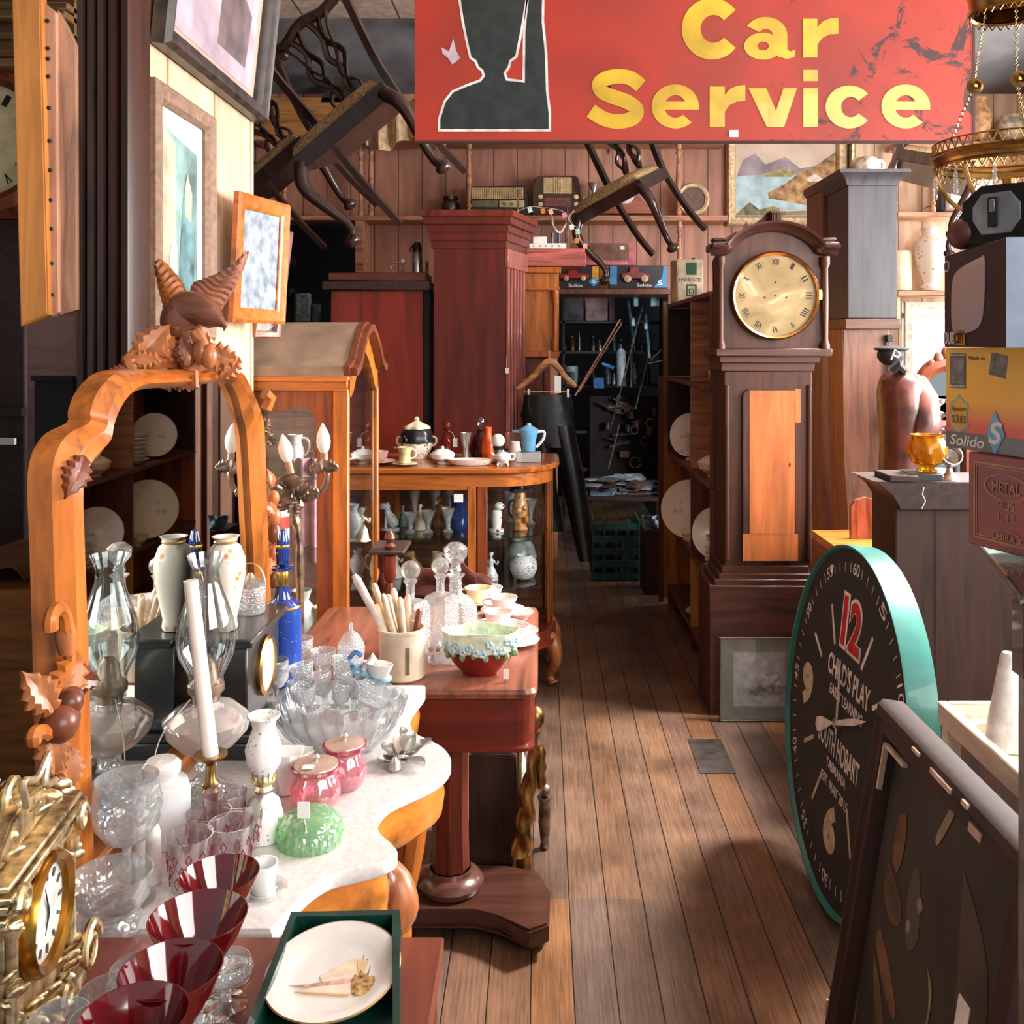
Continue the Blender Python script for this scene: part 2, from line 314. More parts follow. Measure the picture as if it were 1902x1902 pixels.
# ---- orange hinged board (clock door) left of the post
t = thing('cupboard_door', 'orange wooden cupboard door with a studded leather hinge strip, hung by the black post', 'door', (X(90, 2.0), 2.0, 1.6), world=True)
D = 2.0; b = B(); b.prism([(X(35, D), Z(-25, D)), (X(88, D), Z(-5, D)), (X(103, D), Z(585, D)), (X(52, D), Z(606, D))][::-1], .03, fr((0, D, 0), (1, 0, 0), (0, 0, 1)), bev=.003); obj('board', b, wood('golden_board', '#c48040', 'z', .4, sc=.6, k=.85), t)
b = B(); b.prism([(X(83, D), Z(5, D)), (X(107, D), Z(25, D)), (X(112, D), Z(580, D)), (X(100, D), Z(588, D))][::-1], .02, fr((0, D + .01, 0), (1, 0, 0), (0, 0, 1))); b.prism([(X(105, D), Z(18, D)), (X(137, D), Z(80, D)), (X(139, D), Z(575, D)), (X(110, D), Z(585, D))][::-1], .02, fr((0, D + .025, 0), (1, 0, 0), (0, 0, 1)))
obj('edge_strip', b, wood('pale_leather', '#b98a70', 'z', .6), t)
for y in (42, 93, 112, 145, 203, 264, 318, 373, 426, 490, 548): obj('stud', B().ball((X(93 + y / 60, D), D - .012, Z(y, D)), .004), BLACKM, t)
# ---------------------------------------------------------------- dark room on the left
t = thing('wall_clock', 'round cream wall clock in a carved dark case, half hidden behind the orange door', 'clock', (X(5, 3.4), 3.4, 2.4), world=True)
D = 3.4; C = CAMF((X(-22, D), D, Z(262, D)))
obj('dial', B().lathe([(0, .02), (.197, .02), (.197, 0)], M=C, seg=48), mat('cream_dial', '#e6d7a6', .5, var=.08), t)
obj('bezel', B().lathe([(.195, -.01), (.197, .035), (.22, .045), (.25, .02), (.255, -.01)], M=C, seg=48, caps=False), CARVED, t)
b = B(); c = C
b.frame(fr((X(-180, D), D + .05, Z(405, D)), (1, 0, 0), (0, 0, 1)), .56, .56, [(0, 0), (0, .04), (.03, .06), (.07, .04), (.07, 0)]); b.box(X(-180, D), X(118, D), D + .02, D + .1, Z(405, D), Z(130, D)); obj('case', b, CARVED, t)
b = B()
for i, py in enumerate((-20, 12, 30, 62, 98, 118)): b.box(X(-180, D), X(138, D), D - .03 - .02 * (i % 3), D + .1, Z(py + 14, D), Z(py, D), .005)
b.box(X(-180, D), X(138, D), D, D + .1, Z(130, D), Z(-60, D)); obj('cornice', b, wood('gilt_brown', '#7a5a34', 'x', .5), t)
for k, s_ in ((1, 'I'), (2, 'II'), (3, 'III'), (4, 'IIII'), (5, 'V')):
    a = R(90 - 30 * k); M = C @ T(math.cos(a) * .155, math.sin(a) * .155, .0215) @ rz(-30 * k) @ T(-.006 - .006 * len(s_), -.02, 0); text('numeral', s_, BLACKM, t, M, .009 + .011 * len(s_), .04, .02)
b = B().prism([(X(-30, 3.3), .0), (X(52, 3.3), .0), (X(52, 3.3), 1.08), (X(-30, 3.3), 1.08)], .05, fr((0, 3.3, 0), (1, 0, 0), (0, 0, 1)))
D = 3.2; b = B().box(-2.2, X(82, 2.75), 2.75, 3.3, 0, Z(1097, 2.75), .01)
tag(obj('storage_chest', b, wood('tan_board', '#8a5526', 'x', .7)), 'tan brown wooden chest in the dark corner behind the mirror', 'chest')
b = B()
b.grid(lambda u, v: (X(-60 + 140 * u, 2.9), 2.8 + .4 * v, Z(1097, 2.75) + .002 + .06 * math.sin(u * 3) * (1 - v) + .07 * v + .02 * math.sin(9 * u + 4 * v)), 12, 6, .004); tag(obj('folded_cloth', b, mat('brown_cloth', '#6d4526', .9)), 'crumpled brown cloth lying on the tan chest', 'cloth')
b = B().box(X(62, 2.6), X(140, 2.6), 2.6, 2.66, 0, Z(700, 2.6), .006).box(X(64, 2.6), X(140, 2.6), 2.58, 2.6, Z(700, 2.6) - .01, Z(700, 2.6) + .004)
tag(obj('black_panel', b, BLACKM), 'black panel with a worn gold edge standing behind the mirror frame', 'panel')
b = B().box(-3.2, X(48, 3.7), 3.7, 4.1, 0, 2.05, .01).box(-3.2, X(50, 3.7), 3.66, 3.7, 1.28, 1.31); tag(obj('dark_cupboard', b, DARKB), 'nearly black cupboard in the unlit corner under the round wall clock', 'cupboard')
tag(obj('price_label', B().box(X(-12, 3.62), X(21, 3.62), 3.64, 3.655, Z(827, 3.62), Z(815, 3.62)), PAPER), 'white price label stuck on the dark cupboard', 'label')
# ---------------------------------------------------------------- pictures on the partition
def picture(name, label, M, w_, h, fw, dp, fm, inner, parts=(), glassy=True, cat='picture', prof=None, mt=None, mw=0):
    t = thing(name, label, cat, M)
    I = Matrix()
    obj('frame', B().frame(I, w_, h, prof or [(0, 0), (0, dp * .7), (fw * .2, dp), (fw * .5, dp * .8), (fw * .8, dp * .75), (fw, dp * .4), (fw, 0)]), fm, t)
    if mt: obj('mount', B().frame(I, w_, h, [(fw * .9, .004), (fw * .9, .008), (fw + mw, .008), (fw + mw, .004)]), mt, t)
    obj('canvas', B().box(fw * .9, w_ - fw * .9, fw * .9, h - fw * .9, 0, .005), inner, t)
    k = .0055
    for poly, m in parts:
        obj('painted_shape', B().prism([(x * w_, y * h) for x, y in poly], .0006, T(0, 0, k)), m, t); k += .0004
    if glassy: obj('glass', B().box(fw * .9, w_ - fw * .9, fw * .9, h - fw * .9, dp * .45, dp * .45 + .002), PANE, t)
    return t
def wallM(y, z, lean=0, yaw=0): return T(WX + .004, y, z) @ rz(90 + yaw) @ rx(90 - lean) 
HAZE = mat('hazy_mauve', '#b4a2ae', .7, var=.15, sc=6)
M = wallM(2.2, 1.55 + 500 / 818 - .02, -12)
picture('framed_landscape', 'large blue-grey framed misty mauve landscape hung at the top of the cream wall', T(WX + .006, 2.19, Z(78, 2.19)) @ rz(90) @ rx(96), .80, .62, .055, .045,
        mat('brown_grey_frame', '#3f3634', .4, var=.25), mat('mauve_mount', '#b8988a', .7, var=.05),
        [([(.12, .12), (.88, .12), (.88, .88), (.12, .88)], HAZE), ([(.5, .2), (.8, .2), (.82, .45), (.7, .52), (.66, .72), (.62, .74), (.6, .5), (.5, .42)], mat('misty_grey', '#77666a', .8, var=.2, sc=8)), ([(.1, .26), (.13, .26), (.13, .33), (.1, .33)], PAPER)], glassy=False)
picture('framed_print', 'tall beige framed print of blue robed figures hung on the cream wall', T(WX + .006, 2.17, Z(632, 2.17)) @ rz(90) @ rx(90), .39, .59, .045, .03,
        mat('beige_carved_frame', '#8a6c58', .6, var=.12, sc=60, bp=.3), mat('print_paper', '#cccec6', .7, var=.06),
        [([(.2, .12), (.78, .12), (.78, .8), (.2, .85)], mat('teal_wash', '#7d9a96', .8, var=.25, sc=9)), ([(.2, .12), (.42, .12), (.4, .8), (.2, .85)], mat('straw_wash', '#b8b094', .8, var=.2, sc=9)),
         ([(.45, .15), (.7, .15), (.74, .4), (.66, .62), (.58, .7), (.52, .56), (.47, .35)], mat('blue_wash', '#5f8488', .8, var=.3, sc=14)), ([(.56, .52), (.66, .5), (.68, .62), (.6, .7), (.55, .62)], mat('skin_wash', '#d8bf9a', .8)), ([(.3, .15), (.42, .15), (.42, .38), (.36, .42), (.3, .34)], mat('white_wash', '#e8e2d2', .8))], glassy=False)
picture('framed_mirror', 'small orange wooden frame with pale blue glass leaning out below the mauve landscape', T(WX + .03, 2.66, Z(598, 2.66)) @ rz(76) @ rx(93), .285, .36, .042, .022, ORANGE, mat('pale_blue_print', '#8d9aa6', .4, var=.2, sc=30, bp=.3), [([(.8, .02), (.84, .02), (.84, .09), (.8, .09)], PAPER)], glassy=False)
picture('framed_print', 'pale frame edge jutting out behind the end of the cream partition', T(WX - .02, 3.0, Z(625, 3.0)) @ rz(62) @ rx(99), .12, .34, .02, .03, mat('pink_wood_frame', '#a9766a', .4), mat('pale_backing', '#dcd4cc', .7))
# ---------------------------------------------------------------- car service sign
D = 2.9; S = F / D
t = thing('enamel_sign', 'red enamel sign reading Car Service with a black silhouette, hung overhead', 'sign', P(1290, 262, D), world=True)
m, n, b = nodes('red_enamel'); t1 = tex(n, 'Noise', sc=(1, 1, 1), Scale=2.2, Detail=5.0); tc = n.nodes.new('ShaderNodeTexCoord'); sp = n.nodes.new('ShaderNodeSeparateXYZ'); n.links.new(tc.outputs['Object'], sp.inputs[0])
r = ramp(n, t1.outputs[0], [(.3, '#8a2214'), (.5, '#ac2f1a'), (.7, '#932e20')])
rust = tex(n, 'Noise', sc=(1, 1, 1), Scale=7.0, Detail=12.0, Roughness=.75, Distortion=1.2); ad = n.nodes.new('ShaderNodeMath'); ad.operation = 'MULTIPLY_ADD'; n.links.new(sp.outputs[0], ad.inputs[0]); ad.inputs[1].default_value = .14
n.links.new(rust.outputs[0], ad.inputs[2]); g = ramp(n, ad.outputs[0], [(.70, '#000000'), (.735, '#ffffff')])
mx = n.nodes.new('ShaderNodeMix'); mx.data_type = 'RGBA'; n.links.new(g.outputs[0], mx.inputs[0]); n.links.new(r.outputs[0], mx.inputs[6]); mx.inputs[7].default_value = hexc('#3a1a1c')
n.links.new(mx.outputs[2], b.inputs['Base Color']); b.inputs['Roughness'].default_value = .5; RED = m
x0, x1, z0 = X(770, D), X(1807, D), Z(262, D)
obj('panel', B().box(x0, x1, D, D + .004, z0, 3.02, .0015), RED, t); obj('edge', B().box(x1 - .002, x1 + .006, D - .002, D + .022, z0, 3.02).box(x0, x1, D - .001, D + .02, z0 - .004, z0 + .001), mat('rusted_edge', '#4a2420', .7), t)
sil = [(818, 240), (818, 222), (828, 190), (842, 172), (870, 160), (893, 152), (901, 142), (898, 130), (890, 124), (885, 112), (878, 108), (872, 96), (868, 60), (858, 20), (852, -20), (848, -80), (1010, -80), (1008, -20), (1006, 18), (1004, 40), (980, 40), (985, 20), (983, -60), (976, -60), (974, 0), (966, 60), (958, 96), (948, 112), (941, 126), (935, 138), (940, 152), (975, 160), (1003, 168), (1016, 185), (1019, 210), (1019, 240)]
sil = [(818, 240), (818, 222), (828, 190), (842, 172), (870, 160), (893, 152), (901, 142), (898, 130), (890, 124), (885, 112), (876, 106), (870, 80), (862, 40), (856, 0), (850, -80), (985, -80), (976, 0), (966, 60), (957, 104), (946, 112), (943, 124), (935, 136), (940, 150), (975, 154), (976, 60), (982, 0), (984, -80), (1008, -80), (1006, 40), (1012, 100), (1014, 170), (1019, 210), (1019, 240)]
MS = fr((0, D - .0005, 0), (1, 0, 0), (0, 0, 1))
ys = [(X(x, D), Z(y, D)) for x, y in sil]
obj('silhouette', B().prism(ys, .0012, MS), mat('black_enamel', '#2a302e', .3, var=.15, coat=.3), t)
q_ = []
for i in range(len(ys)):
    a, p, d = Vector(ys[i - 1]), Vector(ys[i]), Vector(ys[(i + 1) % len(ys)]); e1 = (p - a).normalized(); e2 = (d - p).normalized(); n1 = Vector((e1.y, -e1.x)); n2 = Vector((e2.y, -e2.x)); mv = (n1 + n2) / max(.35, 1 + n1.dot(n2)); q_.append((p - mv * .0075) if True else p)
obj('silhouette_outline', B().prism([tuple(v) for v in q_], .0008, MS), mat('white_enamel', '#ece8e4', .3), t)
YEL = mat('yellow_enamel', '#dcb32c', .3, var=.12, sc=8, coat=.2)
def glyph(polys):
    b = B()
    for i, pl in enumerate(polys): b.prism([(X(x, D), Z(y, D)) for x, y in pl][::-1], .0012 + .0001 * i, MS)
    obj('lettering', b, YEL, t)
def arc(cx_, cy_, ro, so, ri, si, a0, a1, icx=0, cut=0, n=28):
    o = [(cx_ + ro * math.cos(R(a0 + (a1 - a0) * i / n)), cy_ - so * math.sin(R(a0 + (a1 - a0) * i / n))) for i in range(n + 1)]
    q = [(cx_ + icx + ri * math.cos(R(a0 + cut + (a1 - a0 - 2 * cut) * i / n)), cy_ - si * math.sin(R(a0 + cut + (a1 - a0 - 2 * cut) * i / n))) for i in range(n + 1)]
    return o + q[::-1]
def ribbon(pts, w_):
    pts = cr([(x, y, 0) for x, y in pts], 4); n_ = len(pts); l, r_ = [], []
    for i, p in enumerate(pts):
        d = (pts[min(i + 1, n_ - 1)] - pts[max(i - 1, 0)]).normalized(); hw = w_ / 2; l.append((p.x - d.y * hw, p.y + d.x * hw)); r_.append((p.x + d.y * hw, p.y - d.x * hw))
    return l + r_[::-1]
glyph([arc(1322, 54, 56, 57, 24, 26, 38, 322, 3)])
glyph([arc(1417, 86, 35, 25, 11, 8, 0, 360), arc(1422, 66, 40, 34, 13, 12, -2, 150), [(1435, 62), (1462, 62), (1462, 92), (1467, 96), (1477, 93), (1475, 106), (1462, 110), (1446, 106), (1435, 98)]])
glyph([[(1491, 35), (1518, 35), (1518, 107), (1491, 107)], [(1517, 52), (1528, 40), (1542, 34), (1557, 33), (1557, 63), (1541, 64), (1528, 70), (1517, 84)]])
glyph([ribbon([(1190, 160), (1172, 146), (1148, 142), (1126, 146), (1113, 156), (1118, 170), (1138, 180), (1164, 189), (1182, 203), (1176, 219), (1150, 226), (1122, 221), (1097, 206)], 27)])
for c_, rx_ in ((1254, 44), (1682, 45.5)): glyph([arc(c_, 198, rx_, 41, 20, 21, -8, 314, 0), [(c_ - 24, 189), (c_ + rx_ - 1, 189), (c_ + rx_, 204), (c_ - 24, 204)]])
glyph([[(1318, 161), (1346, 161), (1346, 236), (1318, 236)], [(1345, 178), (1355, 166), (1368, 160), (1384, 158), (1384, 188), (1368, 189), (1354, 196), (1345, 210)]])
glyph([[(1390, 164), (1423, 164), (1441, 206), (1455, 164), (1480, 164), (1456, 236), (1424, 236)]])
glyph([[(1492, 164), (1519, 164), (1519, 236), (1492, 236)], [(1492, 130), (1519, 130), (1519, 151), (1492, 151)]])
glyph([arc(1577, 199, 44, 40, 18, 19, 38, 322, 3)])
obj('paper_scrap', B().prism([(X(a, D), Z(c, D)) for a, c in ((820, 88), (834, 96), (842, 72), (848, 96), (855, 108), (840, 120), (832, 108), (822, 100))][::-1], .001, MS), mat('mauve_scrap', '#c9b6c6', .7), t)
obj('price_tag', B().box(X(1354, D), X(1371, D), D - .003, D - .001, Z(255, D), Z(242, D)), PAPER, t)
obj('hanging_wire', B().tube([(X(800, D), D, 3.02), (X(800, D), D, 3.62)], .003), BLACKM, t); obj('hanging_wire', B().tube([(X(1780, D), D, 3.02), (X(1780, D), D, 3.62)], .003), BLACKM, t)
# ================================================================ chairs hung from the ceiling
SEATF = mat('tan_seat_cloth', '#a98f66', .9, var=.25, sc=90)
def make_chair(label, M, group):
    t = thing('dining_chair', label, 'chair', M, group)
    b = B(); b.prism([(-.26, -.21), (.26, -.21), (.205, .2), (-.205, .2)], .07, T(0, 0, .37), bev=.004); obj('seat_frame', b, CHAIRW, t)
    b = B(); rings = []
    for k, z in ((1.0, .436), (1.0, .452), (.93, .478), (.72, .494), (.35, .502), (.02, .503)):
        rings.append([(x * k, -.005 + (y + .005) * k, z) for x, y in ((-.235, -.19), (-.1, -.2), (.1, -.2), (.235, -.19), (.215, 0), (.185, .18), (0, .19), (-.185, .18), (-.215, 0))])
    b.loft(rings); obj('seat_cushion', b, SEATF, t, sharp=60)
    for s in (-1, 1):
        c = cr([(s * .232, -.185, .40), (s * .262, -.215, .35), (s * .272, -.225, .29), (s * .255, -.21, .2), (s * .235, -.19, .11), (s * .232, -.19, .06), (s * .245, -.205, .035), (s * .252, -.215, .012)], 3)
        n = len(c); rr = [.034 + (.017 - .034) * min(1, i / (n * .62)) + (.016 if i > n * .82 else 0) for i in range(n)]; obj('leg', B().tube(c, rr, 10).ball(c[-2], .036, (1, 1.1, .7)), CHAIRW, t)
        obj('leg', B().tube(cr([(s * .19, .2, .45), (s * .192, .215, .3), (s * .195, .25, .14), (s * .2, .31, 0)], 4), [.024] * 13, 4, fx=.8), CHAIRW, t)
        obj('back_post', B().tube(cr([(s * .19, .2, .42), (s * .2, .225, .6), (s * .225, .28, .8), (s * .25, .345, .97)], 4), [.025] * 13, 4, fx=.9), CHAIRW, t)
    b = B().tube(cr([(-.29, .365, .955), (-.25, .345, .985), (-.12, .335, .965), (0, .33, .99), (.12, .335, .965), (.25, .345, .985), (.29, .365, .955)], 4), [.03] + [.027] * 23 + [.03], 8); b.ball((-.29, .365, .952), .03).ball((.29, .365, .952), .03); obj('top_rail', b, CHAIRW, t)
    b = B(); Y = lambda z: .205 + (z - .44) * .23
    for s in (-1, 1):
        for pts in (((.055, .44), (.05, .52), (.085, .6), (.03, .68), (.075, .78), (.1, .88), (.14, .965)), ((.02, .44), (.06, .53), (.02, .62), (.05, .7), (.02, .78), (.05, .87), (.03, .965)), ((.075, .46), (.03, .56), (.045, .66), (.10, .76), (.055, .86), (.09, .96))):
            b.tube(cr([(s * x, Y(z), z) for x, z in pts], 4), .0165, 6, fx=.55)
    b.box(-.09, .09, .198, .222, .43, .47); obj('back_splat', b, CHAIRW, t); return t
def chairM(px, py, D, ax, ay, loc, sc=1):
    M = fr((0, 0, 0), ax, ay); p = P(px, py, D) - (M.to_3x3() @ Vector(loc)) * sc; return T(p) @ M @ Matrix.Scale(sc, 4)
G = 'dark dining chairs hung from the ceiling'
mb = chairM(713, 158, 3.9, (.78, -.25, .57), (.143, .957, .224), (.26, -.21, .42), 1.0)
ch = make_chair('ebonised dining chair hanging tilted, its lit seat rail touching the red sign', mb, G)
ma = chairM(560, 258, 4.85, (.78, -.25, .57), (.143, .957, .224), (.26, -.21, .42), 1.0); dup(ch, ma, 'ebonised dining chair with tan seat hanging behind the cream wall end')
m2 = chairM(1190, 338, 5.3, (.71, -.64, .32), (.60, .70, .39), (.26, -.21, .42), 1.0); dup(ch, m2, 'ebonised dining chair with tan seat hanging under the word Service')
m3 = chairM(1812, 305, 5.0, (.35, .90, -.12), (-.85, .40, .28), (-.26, -.21, .42), .95); dup(ch, m3, 'dark dining chair hanging back-first behind the brass lamp rings')
for nm, M in (('m', mb), ('a', ma), ('2', m2), ('3', m3)):
    for x in (-.2, .2):
        p = M @ Vector((x, .30, .93)); tag(obj('suspension_line', B().tube([p, (p.x, p.y, 3.615)], .0025, 5), BLACKM), 'thin dark cord holding up a hanging dining chair', 'cord', 'cords of the hanging chairs')
# ================================================================ rear shelves
def spindle(b, x, y, z0, z1, r=.02):
    h = z1 - z0; b.lathe([(r, 0), (r, .08 * h), (r * .6, .1 * h), (r * 1.1, .14 * h), (r * .6, .18 * h), (r * .8, .3 * h), (r, .5 * h), (r * .8, .7 * h), (r * .6, .82 * h), (r * 1.1, .86 * h), (r * .6, .9 * h), (r, .92 * h), (r, h)], (x, y, z0), 10)
SD = 6.72; zs = Z(400, SD); zt = Z(262, SD)
t = thing('wall_shelf', 'long pine shelf with turned spindles below the car service sign', 'shelf', (0, SD, zs), world=True)
obj('board', B().box(X(470, SD), X(1352, SD), SD, BW - .003, zs - .035, zs, .004), SHELFW, t); obj('board', B().box(X(470, SD), X(1352, SD), SD, BW - .003, zt, zt + .035, .004), SHELFW, t)
for px in (500, 525, 668, 687, 870, 1262):
    b = B(); spindle(b, X(px, SD), SD + .04, zs, zt); obj('spindle', b, SHELFW, t)
b = B(); spindle(b, X(1268, 6.6), 6.76, Z(545, 6.6), zs - .035, .017); obj('spindle', b, SHELFW, t)
tag(obj('plywood_board', B().box(X(470, SD), X(700, SD), SD + .05, SD + .07, zt + .036, Z(178, SD)), wood('ply', '#9c6a38', 'x', .6)), 'orange brown plywood board standing on the top shelf', 'board')
b = B(); D = 6.6
b.prism([(X(585 + 4 * i, D), Z(175 - (math.sin(PI * i / 16) * 32 + (3 if i % 2 else -3)), D)) for i in range(17)] + [(X(649, D), Z(178, D)), (X(585, D), Z(178, D))], .03, fr((0, D + .2, 0), (1, 0, 0), (0, 0, 1))); tag(obj('carved_crest', b, DARKB), 'dark carved shell crest standing on the top shelf', 'ornament')
b = B()
b.grid(lambda u, v: (X(672 + 150 * u, 6.5), 6.60 + .05 * math.sin(u * 26) + .05 * v, Z(178 + 82 * v + 12 * math.sin(u * 8) * v, 6.5)), 44, 8, .003)
tag(obj('draped_cloth', b, mat('cream_cloth', '#cdb08a', .9)), 'cream cloth draped over the top shelf beside the red sign', 'cloth')
# vertical divider and bay on the left of the rear wall
b = B(); b.box(X(664, 6.8), X(678, 6.8), 6.72, 6.995, 0, zs - .036); tag(obj('divider_board', b, SHELFW), 'upright pine divider under the long shelf at the dark bay', 'board')
# painting
t = picture('framed_landscape', 'gold framed oil painting of a blue bay with mountains on the rear wall', CAMF((X(1352, 6.9), 6.9 + .09, Z(418, 6.9))), 226 / F * 6.9, 176 / F * 6.9, .07, .06, mat('pale_gold_frame', '#cdb18a', .5, .25, .15, 40, bp=.3), mat('painted_sky', '#d4bfae', .6, var=.08, sc=4),
    [([(.08, .5), (.15, .72), (.25, .78), (.33, .66), (.45, .72), (.5, .74), (.62, .62), (.8, .66), (.92, .72), (.92, .4), (.08, .4)], mat('far_hills', '#9a9096', .7, var=.15, sc=8)),
     ([(.08, .18), (.92, .18), (.92, .55), (.5, .56), (.08, .54)], mat('bay_water', '#a9c8cf', .5, var=.12, sc=10)), ([(.3, .56), (.5, .62), (.6, .58), (.55, .53), (.3, .53)], mat('green_land', '#a3986a', .7, var=.2)),
     ([(.35, .36), (.5, .46), (.62, .58), (.72, .62), (.85, .74), (.92, .8), (.92, .2), (.7, .22), (.5, .27), (.36, .3)], mat('ochre_shore', '#b08a5c', .7, var=.3, sc=18)),
     ([(.08, .12), (.2, .26), (.28, .18), (.4, .22), (.5, .16), (.92, .18), (.92, .12)], mat('moss_rocks', '#7d7c5a', .7, var=.3, sc=18)), ([(.68, .52), (.74, .56), (.8, .52), (.8, .48), (.68, .48)], mat('cottage', '#ead8cc', .6))], glassy=False)
b = B().box(X(1584, 6.85), X(1594, 6.85), 6.9, 6.995, Z(330, 6.85), Z(255, 6.85), .01); tag(obj('gilt_frame', b, GILT), 'narrow gilt frame edge beside the bay painting', 'frame')
# ================================================================ tall cases at the rear left
def slab(b, pts, z0, z1, off=0, bev=.004):
    c = Vector((sum(p[0] for p in pts) / len(pts), sum(p[1] for p in pts) / len(pts)))
    q = []
    n = len(pts)
    for i in range(n):
        a, p, d = Vector(pts[i - 1]), Vector(pts[i]), Vector(pts[(i + 1) % n]); e1 = (p - a).normalized(); e2 = (d - p).normalized(); n1 = Vector((e1.y, -e1.x)); n2 = Vector((e2.y, -e2.x)); mv = (n1 + n2) / (1 + n1.dot(n2)); q.append(tuple(p + mv * off))
    b.prism(q, z1 - z0, T(0, 0, z0), bev=bev)
D = 5.0; A = [(X(806, D), D), (X(937, D), D), (X(974, 5.35), 5.35), (X(840, 5.4), 5.4)]
t = thing('wardrobe', 'tall dark red mahogany wardrobe with a stepped cornice, topped by no items', 'wardrobe', (A[0][0], D, 0), world=True)
t['label'] = 'tallest dark red mahogany wardrobe with a stepped cornice and fluted corner'
b = B(); slab(b, A, 0, Z(450, D)); obj('carcass', b, REDW, t)
for i, (z0, z1, o) in enumerate(((Z(462, D), Z(448, D), .012), (Z(448, D), Z(432, D), .02), (Z(432, D), Z(418, D), .028), (Z(418, D), Z(404, D), .045), (Z(404, D), Z(392, D), .058))):
    b = B(); slab(b, A, z0, z1, o); obj('cornice', b, REDW if i < 4 else MAHOG, t)
b = B(); e = (Vector(A[2]) - Vector(A[1])); L = e.length; M = fr((A[1][0], A[1][1], 0), (e.x, e.y, 0), (0, 0, 1))
for i in range(6): b.box(L * (.04 + .155 * i), L * (.04 + .155 * i) + L * .08, Z(800, 5.1), Z(500, 5.1), 0, .018, .004, M)
b.box(0, L, Z(500, 5.1), Z(465, 5.1), 0, .02, .003, M); b.box(0, L, Z(830, 5.1), Z(800, 5.1), 0, .02, .003, M); obj('fluted_pilaster', b, wood('pink_mahogany', '#9a5c54', 'z', .3, coat=.4), t)
D = 5.05; b = B(); t = thing('linen_press', 'dark red cupboard with a flat moulded top behind the orange display cabinet', 'cupboard', (X(700, D), D, 0), world=True)
obj('carcass', B().box(X(614, D), X(786, D), D, 5.3, 0, Z(540, D), .004), wood('flame_mahogany', '#7c2a1c', 'z', .4, sc=.3, k=.5), t); obj('side_panel', B().box(X(787, D), X(799, D), D + .02, 5.3, 0, Z(540, D)), BLACKM, t)
obj('cornice', B().box(X(600, D), X(799, D), D - .04, 5.3, Z(540, D), Z(522, D), .006), DARKB, t); obj('top_moulding', B().box(X(610, D), X(792, D), D - .01, 5.3, Z(522, D), Z(506, D), .005), wood('dull_mahogany', '#5c2c20', 'x', .5), t)
# third case: honey hood with a pink slab top
D = 5.45; t = thing('longcase_clock', 'honey coloured clock case turned to show its blank hood, black trousers hung before it', 'clock', (X(990, D), D, 0), world=True)
obj('slab_top', B().box(X(930, D), X(1088, D), D - .06, D + .25, Z(496, D), Z(470, D), .006).box(X(930, D), X(1086, D), D - .05, D + .24, Z(470, D), Z(463, D), .003), wood('pink_slab', '#b0625a', 'x', .35, coat=.3), t)
obj('hood', B().box(X(950, D), X(1038, D), D - .02, D + .22, Z(655, D), Z(497, D), .004), HONEY, t)
obj('hood_moulding', B().box(X(944, D), X(1042, D), D - .05, D + .22, Z(508, D), Z(497, D), .004), ORANGE, t); obj('hood_band', B().box(X(950, D), X(1040, D), D - .045, D + .22, Z(540, D), Z(534, D), .003), ORANGE, t); obj('hood_base', B().box(X(952, D), X(1039, D), D - .05, D + .22, Z(664, D), Z(652, D), .006), ORANGE, t)
obj('corner_column', B().lathe([(.018, Z(652, D)), (.018, Z(632, D)), (.011, Z(625, D)), (.011, Z(565, D)), (.018, Z(556, D)), (.018, Z(540, D))], (X(1031, D), D - .035, 0), 12), ORANGE, t)
obj('corner_column', B().lathe([(.01, Z(652, D)), (.01, Z(540, D))], (X(955, D), D - .03, 0), 12), ORANGE, t)
obj('trunk', B().box(X(954, D), X(1022, D), D + .01, D + .2, 0, Z(664, D), .003).box(X(1010, D), X(1018, D), D - .004, D + .03, Z(850, D), Z(690, D), .003), MAHOG, t)
# ================================================================ big longcase clock
D = 4.08; S = F / D
t = thing('longcase_clock', 'tall mahogany longcase clock with a round cream dial and orange trunk door', 'clock', (X(1425, D), D, 0), world=True)
def bx(b, a, c, y0, y1, e=0, dep=.26, bev=.004): return b.box(X(a, D), X(c, D), D - e, D + dep, Z(y1, D), Z(y0, D), bev)
obj('plinth', bx(B(), 1316, 1514, 1085, 1348, .03), wood('plinth_wood', '#4e2c22', 'x', .45), t)
obj('plinth_moulding', bx(bx(bx(B(), 1326, 1512, 1074, 1088, .02), 1334, 1508, 1064, 1076, .012), 1340, 1502, 1050, 1066, .004), WALNUTX, t)
b = bx(B(), 1345, 1508, 672, 1056, 0, .24); obj('trunk', b, WALNUT, t)
b = B()
for s, px in ((1, 1347), (-1, 1500)):
    b.lathe([(.012, Z(1040, D)), (.012, Z(715, D))], (X(px + 3, D), D - .002, 0), 10)
obj('corner_column', b, WALNUT, t)
M = fr((0, D - .004, 0), (1, 0, 0), (0, 0, 1))
dr = [(1378, 1040), (1378, 736), (1382, 728), (1390, 722), (1484, 722), (1486, 728), (1486, 1040)]
obj('trunk_door', B().prism([(X(a, D), Z(c, D)) for a, c in dr], .014, M, bev=.002), WALNUT, t)
dr = [(1390, 990), (1390, 725), (1474, 725), (1474, 990)]
obj('door_veneer', B().prism([(X(a, D), Z(c, D)) for a, c in dr], .016, M, bev=.001).box(X(1378, D), X(1480, D), D - .019, D - .014, Z(1040, D), Z(990, D)).box(X(1475, D), X(1485, D), D - .0195, D - .014, Z(785, D), Z(722, D)), wood('orange_veneer', '#b06434', 'z', .5, sc=.6, k=.8), t)
obj('lock', B().ball((X(1465, D), D - .021, Z(862, D)), .005, (.6, .4, 2)), BLACKM, t)
